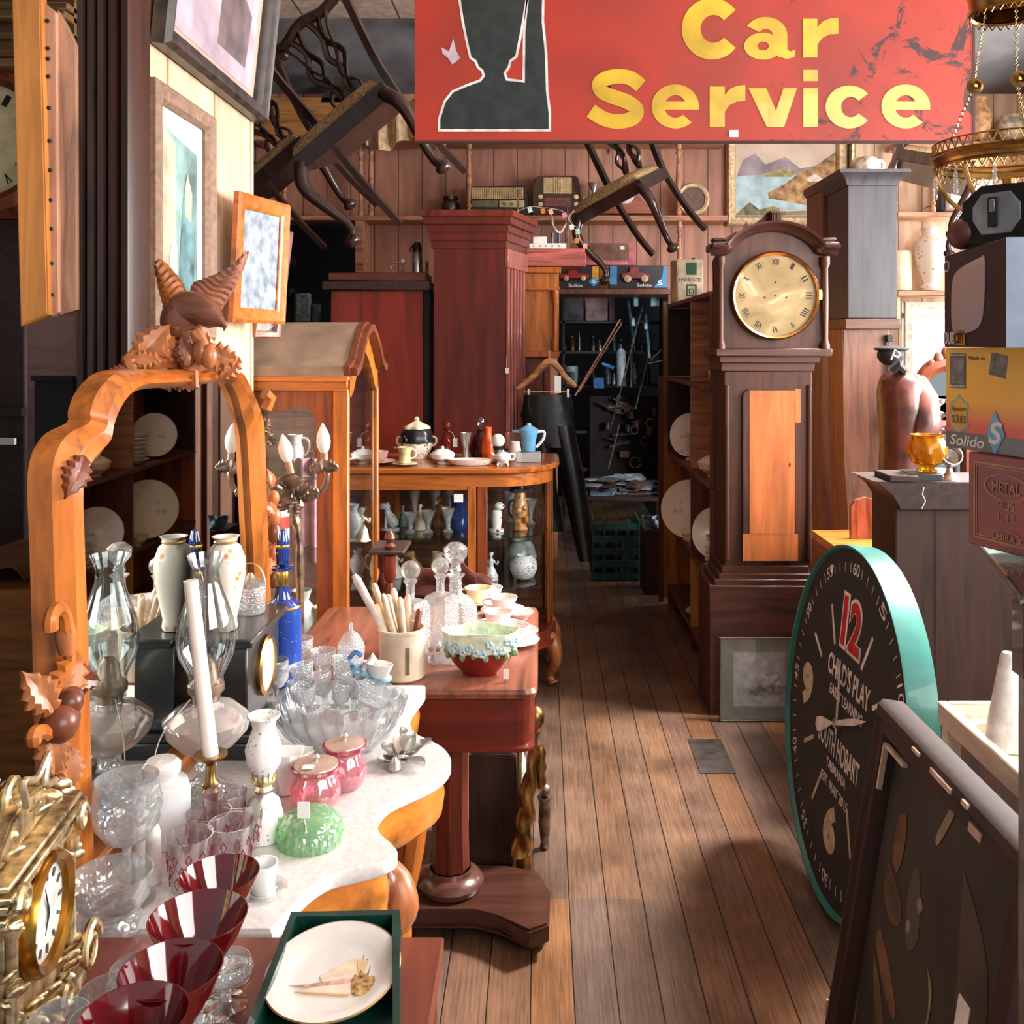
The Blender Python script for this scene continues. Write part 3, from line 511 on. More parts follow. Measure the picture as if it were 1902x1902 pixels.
obj('throat_moulding', bx(bx(bx(B(), 1338, 1512, 672, 690, .01), 1334, 1520, 660, 674, .03), 1326, 1540, 647, 662, .05), WALNUTX, t)
# hood: body, arch, columns
cxh = 1433; pts = [(1340, 648), (1340, 478)] + [(cxh + 97 * math.cos(R(a)), 492 - 66 * math.sin(R(a))) for a in range(165, 14, -10)] + [(1524, 478), (1524, 648)]
obj('hood', B().prism([(X(a, D), Z(c, D)) for a, c in pts][::-1], -.22, fr((0, D - .02, 0), (1, 0, 0), (0, 0, 1)), bev=.003), WALNUT, t)
b = B(); sec = [(0, 0), (.0, .02), (.012, .035), (.022, .045), (.03, .07), (.04, .075), (.04, 0)]
path = [(1318, 476), (1345, 476)] + [(cxh + 84 * math.cos(R(a)), 494 - 62 * math.sin(R(a))) for a in range(158, 21, -8)] + [(1522, 476), (1550, 476)]
pp = [Vector((X(a, D), 0, Z(c, D))) for a, c in path]; rings = []
for i, p in enumerate(pp):
    tg = (pp[min(i + 1, len(pp) - 1)] - pp[max(i - 1, 0)]).normalized(); nn = Vector((-tg.z, 0, tg.x)); rings.append([(p.x + nn.x * u, D - .02 - v, p.z + nn.z * u) for u, v in sec])
b.loft(rings); bx(b, 1318, 1352, 452, 466, .07, .1); bx(b, 1516, 1550, 452, 466, .07, .1); obj('arch_moulding', b, wood('dark_arch', '#3c2420', 'x', .35, coat=.3), t)
cr_ = [(1345, 470), (1350, 440), (1370, 428), (1366, 440), (1378, 432), (1388, 412), (1392, 422), (1404, 414), (1420, 402), (1424, 396), (1446, 396), (1450, 404), (1466, 414), (1474, 424), (1480, 414), (1490, 428), (1506, 438), (1520, 444), (1522, 470), (1433, 440)]
obj('fretted_crest', B().prism([(X(a, D), Z(c, D)) for a, c in cr_][::-1], .02, fr((0, D + .03, 0), (1, 0, 0), (0, 0, 1))), wood('crest_wood', '#6c4438', 'x', .5), t)
for px, py0, py1 in ((1334, 446, 458), (1438, 396, 428), (1534, 446, 464)):
    b = B()
    for i in range(6): b.box(X(px - 9 + 3 * i, D), X(px - 7.4 + 3 * i, D), D - .05, D - .03, Z(py1, D), Z(py0 + 2, D))
    b.box(X(px - 10, D), X(px + 10, D), D - .035, D + .02, Z(py1, D), Z(py0 + 2, D)); b.box(X(px - 13, D), X(px + 12, D), D - .055, D + .02, Z(py0 + 3, D), Z(py0 - 2, D), .002); obj('reeded_block', b, WALNUT, t)
for px in (1336, 1528):
    obj('hood_column', B().lathe([(.02, Z(648, D)), (.02, Z(640, D)), (.012, Z(632, D)), (.014, Z(560, D)), (.012, Z(500, D)), (.02, Z(492, D)), (.02, Z(478, D))], (X(px, D), D - .035, 0), 12), WALNUT, t)
C = CAMF((X(1436, D), D - .04, Z(550, D))); rr = 76 / S
obj('bezel', B().lathe([(rr - .004, 0), (rr - .002, .012), (rr + .006, .018), (rr + .012, .01), (rr + .012, -.02), (rr - .004, -.02)], M=C, seg=64, caps=False).box(rr + .004, rr + .022, -.02, .025, -.005, .012, .003, C), mat('polished_brass', '#c99a5c', .25, 1, .1), t)
m, n, b = nodes('aged_dial_glare'); tx = tex(n, 'Noise', Scale=7.0, Detail=6.0, Distortion=1.0); r = ramp(n, tx.outputs[0], [(.3, '#6e5a34'), (.48, '#877246'), (.6, '#968258'), (.72, '#c2b898')]); n.links.new(r.outputs[0], b.inputs['Base Color']); b.inputs['Roughness'].default_value = .6  # aged gold mottling; the palest tone paints in a whitish reflection
dial = obj('dial', B().lathe([(rr, 0), (rr, .002)], M=C, seg=64), m, t)
for k in range(12):
    s_ = ['XII', 'I', 'II', 'III', 'IIII', 'V', 'VI', 'VII', 'VIII', 'IX', 'X', 'XI'][k]; w_ = .007 + .007 * len(s_)
    text('numeral', s_, BLACKM, dial, C @ rz(-30 * k) @ T(-w_ / 2, rr * .74, .0021), w_, .026, .01)
for x, y in ((0, 0), (-.045, -.008), (.045, -.008), (0, .055)): obj('winding_hole', B().lathe([(.004, .002), (.004, .003)], (x, y, 0), 10, C), BLACKM, dial)
# ================================================================ grey-black clock case beside it
D = 4.6; t = thing('longcase_clock', 'grey black clock case without a dial beside the mahogany longcase clock', 'clock', (X(1610, D), D, 0), world=True)
obj('hood', B().box(X(1572, D), X(1664, D), D - .02, D + .3, Z(592, D), Z(345, D), .004), GREYW, t)
obj('hood_cornice', B().loft([[(X(1570 - a, D), D - .03 - a / 500, z), (X(1664 + a * 1.1, D), D - .03 - a / 500, z), (X(1664 + a * 1.1, D), D + .32, z), (X(1570 - a, D), D + .32, z)] for a, z in ((0, Z(346, D)), (3, Z(338, D)), (10, Z(328, D)), (17, Z(324, D)), (17, Z(318, D)))]), GREYW, t)
obj('throat', B().box(X(1566, D), X(1668, D), D - .03, D + .26, Z(612, D), Z(592, D), .004), WALNUTX, t)
pts = [(1565, 612), (1652, 612), (1654, 780), (1658, 860), (1668, 950), (1690, 1000), (1690, 1130), (1575, 1130), (1575, 950), (1568, 860), (1566, 700)]
obj('trunk', B().prism([(X(a, D), Z(c, D)) for a, c in pts], .24, fr((0, D + .24, 0), (1, 0, 0), (0, 0, 1)), bev=.006), BROWNW, t)
obj('foot', B().box(X(1575, D), X(1690, D), D, D + .24, 0, Z(1130, D)), BROWNW, t)
b = B().tube([P(1646, 622, D) - Vector((0, .012, 0)), P(1650, 760, D) - Vector((0, .012, 0)), P(1652, 860, D) - Vector((0, .012, 0)), P(1658, 885, D) - Vector((0, .012, 0))], .008, 4); obj('door_rail', b, GREYW, t)
obj('latch', B().box(X(1646, D), X(1656, D), D - .04, D - .005, Z(795, D), Z(760, D), .003), SILVER, t); obj('catch', B().box(X(1644, D), X(1655, D), D - .03, D - .003, Z(635, D), Z(622, D), .003), BLACKM, t)
D = 4.95; tag(obj('clock_hood', B().box(X(1528, D), X(1562, D), D, D + .3, Z(470, D), Z(345, D), .004).loft([[(X(1526 - a, D), D - .02, z), (X(1566, D), D - .02, z), (X(1566, D), D + .3, z), (X(1526 - a, D), D + .3, z)] for a, z in ((0, Z(352, D)), (4, Z(345, D)), (4, Z(336, D)))]).box(X(1530, D), X(1562, D), D + .02, D + .28, 0, Z(470, D)), BROWNW), 'brown clock case squeezed between the dialled clock and the grey one', 'clock')
D = 4.65; t = thing('stoneware_jug', 'cream and brown stoneware jug on top of the grey black clock case', 'jug', (X(1622, D), D + .12, Z(318, 4.6)))
obj('body', B().lathe([(.05, 0), (.068, .015), (.075, .05), (.07, .075), (.055, .09), (.05, .095), (.045, .095), (.045, .03), (0, .03)]), mat('mottled_stoneware', '#cdb8a4', .3, var=.4, sc=14), t)
obj('handle', B().tube(bez((.06, 0, .08), (.11, 0, .09), (.1, 0, .03), (.07, 0, .035)), .008, 8), CREAM, t)
# ================================================================ plate shelving along the passage (open to the passage)
t = thing('shelf_unit', 'open shelving of crockery lining the passage beside the mahogany longcase clock', 'shelf', (.9, 5.0, 0), world=True)
y0, y1, x0, x1 = 4.36, 5.8, .755, 1.06; SZ = (.50, .92, 1.36)
b = B(); b.box(x1, x1 + .02, y0, y1, 0, 1.79); obj('back_board', b, wood('ochre_board', '#b3813c', 'z', .7, sc=.5, k=.85), t)
for z in SZ + (.12, 1.79): obj('shelf_board', B().box(x0, x1, y0, y1, z - .022, z, .003), BROWNW, t)
OCH = MATS['ochre_board']
for y, ms in ((y0, (BROWNW, BROWNW, BROWNW, BROWNW)), (4.92, (OCH, OCH, BROWNW, SHELFW)), (y1, (MAHOG, HONEY, wood('orange_upright', '#a9623a', 'z', .5), DARKB))):
    zz = (0, .12, .50, .92, 1.36, 1.79)
    for k in range(5): obj('upright', B().box(x0 + .003, x1, y - .018, y, zz[k] + .001, zz[k + 1] - .023, .002), ms[min(k, 3)] if k else MAHOG, t)
def plate(label, M, r, m, grp=None, rim=None, cat='plate'):
    t = thing('plate', label, cat, M, grp); obj('dish', B().lathe([(.0, .0), (r * .55, 0), (r * .62, .006), (r, .022), (r, .026), (r * .6, .011), (0, .006)], seg=40), m, t)
    if rim: obj('rim_line', B().lathe([(r * .985, .0235), (r * 1.003, .0255), (r * .985, .0275)], seg=40, caps=False), rim, t)
    return t
PLAIN = spots('plate_white', '#efe9dc', ['#b8926a', '#d8c8a8'], 14, th=.72)
def facing(p, yaw, tilt): return T(p) @ rz(yaw) @ ry(90 - tilt)    # plate normal faces +x at yaw 0
def bowl(name, label, M, r, h, m, cat='bowl', grp=None, foot=.45, sx=1, fl=None, lidm=None, knob=True):
    t = thing(name, label, cat, M, grp)
    obj('body', B().lathe([(r * foot, 0), (r * foot, .01), (r * .6, .02), (r * .9, h * .55), (r, h), (r * .95, h), (r * .84, h * .55), (r * .5, .03), (0, .025)], sx=sx, seg=36, fl=fl), m, t)
    if lidm:
        obj('lid', B().lathe([(r * .96, h), (r * .9, h * 1.12), (r * .5, h * 1.4), (r * .16, h * 1.5), (0, h * 1.5)], sx=sx, seg=36), lidm, t)
        if knob: obj('knob', B().lathe([(r * .08, h * 1.48), (r * .16, h * 1.62), (r * .08, h * 1.75), (0, h * 1.76)], sx=sx, seg=16), lidm, t)
    return t
plate('white plate on edge on the lowest crockery shelf nearest the passage end', facing((.83, 5.35, .925 + .125), 235, 10), .12, PLAIN)
plate('large cream plate with a small floral crest upright on the lower crockery shelf', facing((.80, 5.2, .502 + .165), 245, 12), .155, spots('plate_cream', '#efe3c8', ['#b06a5a', '#d8c8a8'], 9, th=.74))
plate('white plate leaning behind the ochre panel on the crockery shelf', facing((.86, 4.72, .502 + .13), 235, 12), .125, WHITE)
for i in range(7): plate('white plate in the stack on the middle crockery shelf', T(.84, 5.12, .922 + .0225 * i), .075, WHITE, 'stacked plates in the passage')
bowl('tureen', 'lidded brown transfer tureen on the middle crockery shelf', T(.83, 4.62, .921), .085, .07, spots('tureen_glaze', '#e4d2b4', ['#8a5a44', '#c8a888'], 30), 'tureen', lidm=CREAM)
bowl('sauce_tureen', 'small white lidded tureen on the top crockery shelf by the clock', T(.84, 4.56, 1.361), .055, .06, WHITE, 'tureen', lidm=WHITE)
bowl('celery_vase', 'tall cream footed vase at the top of the crockery shelves', T(.84, 5.05, 1.361), .06, .17, mat('beige_china', '#cbb59a', .4), 'vase')
bowl('gravy_boat', 'cream gravy boat in front of the large cream plate', T(.80, 5.04, .501), .045, .06, CREAM, 'gravy boat', sx=1.5)
for i in range(4): plate('white dish in the pile on the lower crockery shelf', T(.83, 4.50, .502 + .0275 * i), .07, PLAIN, 'piled dishes in the passage')
bowl('serving_bowl', 'white serving bowl on top of the dish pile by the clock', T(.83, 4.50, .6125), .065, .05, WHITE)
plate('white plate low down in the passage shelving', T(.85, 5.1, .125), .09, WHITE)
bowl('serving_bowl', 'white bowl low down in the passage shelving', T(.85, 4.6, .121), .06, .06, PLAIN)
# ================================================================ desk + framed drawing
D = 3.6; t = thing('writing_desk', 'orange brown sloping desk with an arched back panel behind the green rimmed clock', 'desk', (1.2, D, 0), world=True)
tp = Z(985, 3.9)
b = B().loft([[(X(1508, 3.9), 3.9, tp), (1.62, 3.95, tp), (1.62, 3.26, .80), (X(1600, 3.3), 3.26, .80)], [(X(1508, 3.9), 3.9, tp - .03), (1.62, 3.95, tp - .03), (1.62, 3.26, .77), (X(1600, 3.3), 3.26, .77)]]); obj('desk_top', b, ORANGEX, t)
obj('side', B().loft([[(1.095, 3.88, tp - .031), (1.10, 3.3, .775), (1.10, 3.3, .01), (1.095, 3.88, .01)], [(1.55, 3.88, tp - .031), (1.55, 3.3, .775), (1.55, 3.3, .01), (1.55, 3.88, .01)]]), MAHOG, t)
D = 3.75; pts = [(1577, 1030), (1577, 940), (1585, 928), (1605, 922), (1640, 932), (1668, 945), (1668, 1060)]
obj('back_panel', B().prism([(X(a, D), Z(c, D)) for a, c in pts], .02, fr((0, D, 0), (1, 0, 0), (0, 0, 1)), bev=.002), wood('glossy_panel', '#8a4a34', 'z', .25, coat=.5), t)
D = 3.97; picture('framed_drawing', 'grey mounted pencil drawing in a thin dark frame at the foot of the longcase clock', CAMF((X(1338, D), 3.99, .004)) @ rx(-3), 152 / F * D, 153 / F * D, .008, .015, mat('thin_dark_frame', '#5a4a40', .4), mat('drawing_paper', '#e6e0da', .8, var=.10, sc=30),
    [([(.31, .9), (.40, .9), (.40, .96), (.31, .96)], PAPER), ([(.28, .38), (.5, .42), (.86, .40), (.8, .32), (.5, .30), (.3, .31)], mat('pencil_wash', '#bdb8b4', .8, var=.3, sc=50)), ([(.45, .42), (.55, .56), (.62, .5), (.7, .6), (.76, .42)], mat('pencil_wash2', '#c8c4c0', .8, var=.3, sc=60))], mt=mat('grey_mount', '#8d8c80', .8, var=.05), mw=.05)
# ================================================================ dark dresser with amber bowl
D = 3.0; t = thing('dresser', 'nearly black boarded dresser with a moulded top under the amber bowl', 'dresser', (1.3, D, 0), world=True)
obj('body', B().box(X(1664, D), 1.62, D, D + .22, 0, Z(925, D), .004).box(X(1738, D) - .002, X(1738, D) + .002, D - .003, D + .05, .1, Z(925, D)), wood('boarded_dark', '#37231c', 'z', .5), t)
pts = [(1620, 893), (1640, 905), (1655, 915), (1662, 930), (1668, 945), (1900, 945), (1900, 895)]
obj('moulded_top', B().prism([(X(a, D), Z(c, D)) for a, c in pts], .24, fr((0, D + .22, 0), (1, 0, 0), (0, 0, 1)), bev=.003), DARKB, t)
zt_ = Z(895, D)
tag(obj('wooden_block', B().box(X(1638, 3.05), X(1690, 3.05), 2.98, 3.12, zt_ + .001, zt_ + .022, .003), DARKB), 'flat dark block at the front corner of the dresser top', 'block')
tag(obj('wooden_block', B().box(X(1688, 3.02), X(1748, 3.02), 3.0, 3.12, zt_ + .001, zt_ + .024, .003), GREYW), 'grey wooden block under the amber glass bowl', 'block')
m, n, b = nodes('amber_glass'); b.inputs['Base Color'].default_value = hexc('#ffb020'); b.inputs['Transmission Weight'].default_value = .75; b.inputs['Roughness'].default_value = .06; b.inputs['IOR'].default_value = 1.3; AMB = m
t = thing('glass_bowl', 'swirled amber glass bowl standing on the grey block', 'bowl', (X(1722, 3.06), 3.06, zt_ + .0255))
rings = []
for i, (r_, z) in enumerate(((.028, 0), (.03, .006), (.02, .012), (.045, .028), (.06, .06), (.058, .085), (.046, .107), (.05, .116), (.046, .116), (.04, .107), (.052, .085), (.053, .06), (.038, .03), (.001, .02))):
    rings.append([(r_ * (1 + .06 * math.sin(8 * a + z * 60)) * math.cos(a), r_ * (1 + .06 * math.sin(8 * a + z * 60)) * math.sin(a), z) for a in [2 * PI * j / 64 for j in range(64)]])
obj('bowl', B().loft(rings), AMB, t)
t = thing('goblet', 'tarnished silver goblet tipped beside the amber bowl', 'goblet', (X(1776, 3.0), 3.05, zt_ + .001))
obj('foot', B().lathe([(.032, 0), (.03, .006), (.012, .02), (.008, .035), (.012, .04), (0, .042)]), SILVER, t)
obj('cup', B().lathe([(.004, -.03), (.024, -.022), (.034, .0), (.034, .025), (.03, .025), (.028, .0), (0, -.02)], M=T(0, 0, .07) @ rx(65)), SILVER, t)
tag(obj('white_cloth', B().box(X(1738, 3.1), X(1765, 3.1), 3.12, 3.16, zt_ + .001, zt_ + .024, .004), PAPER), 'folded white cloth between the amber bowl and the goblet', 'cloth')
tag(obj('string_tag', B().tube([P(1716, 905, 2.955), P(1713, 918, 2.955), P(1719, 930, 2.955), P(1712, 945, 2.955)], .0015, 5), TWINE), 'loose white string hanging over the dresser edge', 'string')
# leather jacket and mirror frame behind the dresser
D = 4.0; t = thing('leather_jacket', 'reddish brown leather jacket hanging beside the grey black clock case', 'jacket', (X(1690, D), D, Z(830, D)), world=True)
rings = []
for px0, px1, py, d in ((1654, 1682, 688, .06), (1640, 1704, 696, .09), (1634, 1714, 708, .11), (1632, 1716, 726, .12), (1634, 1714, 760, .13), (1638, 1704, 820, .12), (1636, 1700, 860, .12), (1636, 1700, 915, .12)):
    c = (X(px0, D) + X(px1, D)) / 2; hw = (X(px1, D) - X(px0, D)) / 2; rings.append([(c + hw * math.cos(a) * (1 + .04 * math.sin(5 * a + py * .05)), D + d * math.sin(a), Z(py, D)) for a in [2 * PI * j / 24 for j in range(24)]])
LEATHER = mat('brown_leather', '#5c3026', .4, var=.35, sc=12, bp=.4, coat=.2)
obj('body', B().loft(rings), LEATHER, t); obj('sleeve', B().tube([P(1700, 712, D), P(1716, 745, 3.93), P(1720, 790, 3.9), P(1708, 825, 3.9), P(1700, 835, 3.9)], [.05, .06, .062, .05, .04], 12), LEATHER, t)
obj('collar', B().tube([P(1655, 688, 3.93), P(1668, 678, 3.92), P(1680, 690, 3.93)], [.02, .025, .018], 8), BLACKM, t)
D = 3.98; t = thing('hat_stand', 'black hat with white cord above the leather jacket', 'hat', (X(1666, D), D, Z(660, D)), world=True)
obj('crown', B().ball((X(1662, D), D + .05, Z(660, D)), .055, (1, 1, .8)).ball((X(1664, D), D + .05, Z(648, D)), .05, (1.5, 1.2, .25)), BLACKM, t); obj('cord', B().tube([P(1655, 668, 3.96), P(1662, 650, 3.95), P(1672, 656, 3.95), P(1668, 664, 3.95), P(1660, 660, 3.95)], .004, 6), TWINE, t)
D = 4.3; t = thing('carved_mirror', 'round topped carved dark mirror frame behind the dresser', 'mirror', (X(1745, D), D, 1.0), world=True)
C = CAMF((X(1752, D), D, Z(735, D))); obj('frame', B().lathe([(.09, 0), (.09, .03), (.11, .045), (.135, .03), (.145, 0)], M=C, seg=36, caps=False, sy=1.2).box(X(1715, D), X(1725, D), D - .04, D, Z(900, D), Z(735, D), .004).box(X(1786, D), X(1796, D), D - .04, D, Z(900, D), Z(735, D), .004), CARVED, t); obj('glass', B().lathe([(.095, .005), (.095, .01)], M=C, sy=1.2).box(X(1722, D), X(1788, D), D - .01, D, Z(900, D), Z(735, D)), MIRROR, t); obj('stand_leg', B().box(X(1716, D), X(1724, D), D, D + .03, 0, Z(900, D) - .001), CARVED, t); obj('stand_leg', B().box(X(1788, D), X(1796, D), D, D + .03, 0, Z(900, D) - .001), CARVED, t)
for dx, dy in ((-22, -38), (-10, -52), (4, -62), (16, -50), (28, -36)): obj('leaf_crest', B().ball((X(1750 + dx, D), D - .02, Z(718 + dy, D) - .0), .026, (.9, .5, 1.2)), CARVED, t)
for i in range(9):
    px, py = 1722 + (i % 3) * 22, 752 + (i // 3) * 26; b = B().lathe([(.018, 0), (.02, .004), (.005, .012), (.006, .03), (.022, .045), (.024, .06), (.012, .062), (0, .06)], (0, 0, 0), 14); tag(obj('silver_ornament', b, SILVER, M=T(P(px, py + 16, 4.12 - .03 * (i % 2)))), 'small silver piece in the cluster on the rack by the round topped mirror', 'ornament', 'silver pieces by the carved mirror')
b = B()
for r_ in range(3): b.box(X(1712, 4.05), X(1790, 4.05), 4.06, 4.2, Z(769 + r_ * 26, 4.12) - .008, Z(769 + r_ * 26, 4.12) - .001)
b.box(X(1712, 4.1), X(1716, 4.1), 4.16, 4.2, 0, Z(760, 4.1)).box(X(1786, 4.1), X(1790, 4.1), 4.16, 4.2, 0, Z(760, 4.1)); tag(obj('display_rack', b, DARKB), 'dark stepped rack holding the silver pieces behind the dresser', 'rack')
# right rear shelves
t = thing('wall_shelf', 'pale lit shelves of pottery on the rear wall behind the toy boxes', 'shelf', (2.9, 6.8, 2.4), world=True)
for py in (262, 393, 540): obj('board', B().box(X(1668, 6.75), 4.05, 6.75, 6.995, Z(py + 10, 6.75), Z(py, 6.75), .004), wood('pale_shelf', '#c99a7c', 'x', .5), t)
for px in (1664, 1735): b = B(); spindle(b, X(px, 6.78), 6.8, Z(393, 6.75), Z(272, 6.75)); obj('spindle', b, MATS['pale_shelf'], t)
tag(obj('framed_picture', B().box(X(1672, 6.7), X(1692, 6.7), 6.9, 6.94, Z(590, 6.7), Z(548, 6.7)), GILT), 'small gilt framed picture edge beside the bright rear window', 'picture')
def vase(name, label, M, prof, m, cat='vase', grp=None, seg=28, fl=None, handle=None, hm=None):
    t = thing(name, label, cat, M, grp); obj('body', B().lathe(prof, seg=seg, fl=fl), m, t)
    for h in handle or []: obj('handle', B().tube(cr(h, 4), .007, 8), hm or m, t)
    return t
zp = Z(540, 6.85); q = 6.85
vase('floral_vase', 'tall white vase with rust coloured flowers on the lower pale shelf', T(X(1728, q), q, zp + .001), [(.06, 0), (.07, .02), (.055, .05), (.09, .14), (.12, .25), (.11, .34), (.06, .39), (.055, .42), (.07, .44), (.06, .44), (.05, .4), (0, .38)], spots('rust_floral', '#f0e4d8', ['#b8683c', '#d8a888'], 16, th=.5), handle=[[(.11, 0, .3), (.17, 0, .32), (.13, 0, .18), (.11, 0, .16)]])
vase('white_jug', 'white jug with a loop handle beside the rust flowered vase', T(X(1792, q), 6.84, zp + .001), [(.06, 0), (.07, .02), (.08, .12), (.1, .24), (.07, .33), (.06, .37), (.075, .4), (.065, .4), (.05, .34), (0, .33)], WHITE, 'jug', handle=[[(-.07, 0, .34), (-.14, 0, .36), (-.14, 0, .26), (-.09, 0, .2)]])
vase('cream_canister', 'plain cream canister at the end of the lower pale shelf by the grey clock case', T(X(1672, q), 6.88, zp + .001), [(.085, 0), (.09, .01), (.09, .26), (.08, .28), (.075, .28), (.07, .02), (0, .02)], CREAM, 'canister')
zp = Z(393, 6.85)
t = thing('portable_television', 'white portable television set with a dark side on the upper pale shelf', 'television', (X(1790, q), q, zp), world=True)
obj('case', B().box(X(1752, q), X(1838, q), q - .06, q + .1, zp + .001, Z(330, q), .02), mat('white_plastic', '#eeeae4', .4), t); obj('screen', B().box(X(1758, q), X(1815, q), q - .066, q - .058, Z(380, q), Z(338, q), .006), mat('screen_white', '#f4f4f2', .2), t); obj('side_panel', B().box(X(1742, q), X(1752, q), q - .04, q + .08, zp + .001, Z(332, q), .008), GREYW, t)
tag(obj('wire_coil', B().tube([(X(1725, q) + .05 * math.cos(a), 6.8, zp + .008 + .022 * abs(math.sin(a))) for a in [i * .5 for i in range(14)]], .003, 5), BLACKM), 'thin black wire coil on the upper pale shelf', 'wire')
zp = Z(262, 6.85)
for i, (px, c, h) in enumerate(((1690, '#c8986c', .2), (1740, '#e0c8b0', .14), (1815, '#d8a474', .3), (1878, '#e6dcc8', .18))):
    vase('stored_pot', ('brown pot', 'pale pot', 'tall tan urn', 'cream pot')[i] + (' on the highest pale shelf', ' with soft glaze on the highest pale shelf', ' with a broad body on the highest pale shelf', ' on the highest pale shelf near the frame edge')[i], T(X(px, q), q, zp + .001), [(.05, 0), (.09, .3 * h), (.1, .6 * h), (.06, .9 * h), (.065, h), (.05, h), (0, h * .8)], mat('pot%d' % i, c, .4, var=.2), 'pot')
# ================================================================ china cabinet
D = 4.2; t = thing('china_cabinet', 'bow cornered orange display cabinet with glass doors, china standing on its top', 'cabinet', (-.33, 4.4, 0), world=True)
def bow(off, z, x0=-.72, x1=.055, yf=4.2, yb=4.74, r=.26):
    pts = [(x0 - off, yb), (x0 - off, yf + .1)]; pts.append((x0 - off + .02, yf - off)); c = (x1 - r, yf + r)
    for i in range(11): a = R(-90 + 9 * i); pts.append((c[0] + (r + off) * math.cos(a), c[1] + (r + off) * math.sin(a)))
    pts.append((x1 + off, yb)); return [(x, y, z) for x, y in pts]
ct = Z(868, D)
obj('top', B().loft([bow(.012, ct - .03), bow(.028, ct - .022), bow(.03, ct - .008), bow(.02, ct)]), wood('cabinet_top', '#a9602c', 'x', .2, coat=.5), t)
obj('frieze', B().loft([bow(0, ct - .031), bow(0, ct - .085)], False, False).loft([bow(-.015, ct - .031), bow(-.015, ct - .085)], False, False), ORANGEX, t)
obj('base', B().loft([bow(0, .22), bow(0, .27)]).loft([bow(.015, .205), bow(.015, .22)]), MAHOGX, t)
for px0, px1, y in ((868, 884, 4.198), (886, 905, 4.196)): obj('door_stile', B().box(X(px0, y), X(px1, y), y, y + .022, .27, ct - .085, .003), ORANGE if px0 < 880 else wood('red_orange_wood', '#7e4022', 'z', .3), t)
for (x, y, w_) in ((X(697, 4.2), 4.2, .03), (.035, 4.44, .022), (.03, 4.70, .03), (-.70, 4.70, .03), (.048, 4.56, .014)): obj('corner_post', B().box(x - w_ / 2, x + w_ / 2, y, y + .03, .27, ct - .085, .004), ORANGE, t)
obj('door_rail', B().box(X(700, 4.2), X(868, 4.2), 4.2, 4.22, ct - .10, ct - .085, .002), ORANGEX, t)
obj('back_panel', B().box(-.71, .05, 4.72, 4.735, .27, ct - .085), wood('cab_back', '#8a5a40', 'x', .5), t)
obj('bowed_glass', B().loft([bow(-.006, .27), bow(-.006, ct - .09)], False, False), PANE, t)
CS = (.275, .48, .705)
for z in CS[1:]: obj('glass_shelf', B().loft([bow(-.03, z - .008), bow(-.03, z)]), glass('shelf_glass', '#cfe6df', .02, refl=.06), t)
obj('price_label', B().box(X(843, 4.19), X(860, 4.19), 4.192, 4.195, Z(933, 4.19), Z(918, 4.19)), PAPER, t)
def cab_leg(b, x, y, s=1):
    c = cr([(x, y, .21), (x + .03 * s, y - .02, .17), (x + .035 * s, y - .03, .11), (x + .01 * s, y - .01, .05), (x + .02 * s, y - .02, .02), (x + .025 * s, y - .025, .008)], 4); n = len(c); b.tube(c, [.045 - .028 * min(1, i / (n * .7)) + (.012 if i > n * .8 else 0) for i in range(n)], 10); return b
for x, y, s in ((.03, 4.43, 1), (-.68, 4.25, -1), (.03, 4.7, 1), (-.68, 4.7, -1)): obj('leg', cab_leg(B(), x, y, s), CARVE, t)
# ---- things inside
FLOR = spots('blue_floral_china', '#eef0ec', ['#3a5a8a', '#8aa0b8'], 60, th=.5); BLUEW = spots('blue_white_china', '#e6ecec', ['#28406a', '#90a4b4'], 40, th=.45); TAN = mat('toby_tan', '#c9955c', .35, var=.3, sc=30, coat=.3); ROSEF = spots('rose_china', '#f3ebe4', ['#b84c5c', '#dba0a4'], 45, th=.5)
cx = lambda px, y: X(px, y)
z = CS[2] + .001
t = thing('toby_jug', 'tan toby jug with a black three cornered hat inside the china cabinet', 'jug', T(cx(966, 4.42), 4.42, z) @ Matrix.Scale(.68, 4))
obj('body', B().lathe([(.05, 0), (.052, .01), (.044, .02), (.047, .08), (.055, .12), (.05, .17), (.036, .2), (.04, .24), (.03, .26), (0, .26)], seg=24).ball((-.01, -.04, .13), .028).ball((.03, -.04, .15), .02).ball((0, -.035, .225), .012), TAN, t)
obj('hat', B().prism([(.075 * math.cos(a) * (1 + .35 * math.cos(3 * a)), .055 * math.sin(a) * (1 + .3 * math.cos(3 * a))) for a in [R(15 * i) for i in range(24)]], .022, T(0, 0, .255), bev=.004).ball((0, 0, .28), .035), BLACK, t)
obj('handle', B().tube(bez((-.04, 0, .2), (-.09, 0, .2), (-.09, 0, .09), (-.04, 0, .08)), .008), BLACK, t); obj('mug', B().lathe([(.018, 0), (.018, .035)], (.04, -.045, .06), 12), mat('amber_glaze', '#e08a20', .2), t)
t = thing('figurine', 'black and white cow figurine beside the toby jug', 'figurine', (cx(922, 4.38), 4.38, z))
obj('body', B().lathe([(.034, 0), (.034, .01), (.02, .014), (.026, .05), (.024, .09), (.015, .1), (0, .1)], seg=18).ball((.012, -.01, .115), .021, (1.2, 1, .9)), spots('cow_patches', '#f0ece4', ['#141414', '#141414'], 22, th=.5), t)
FK = [0]
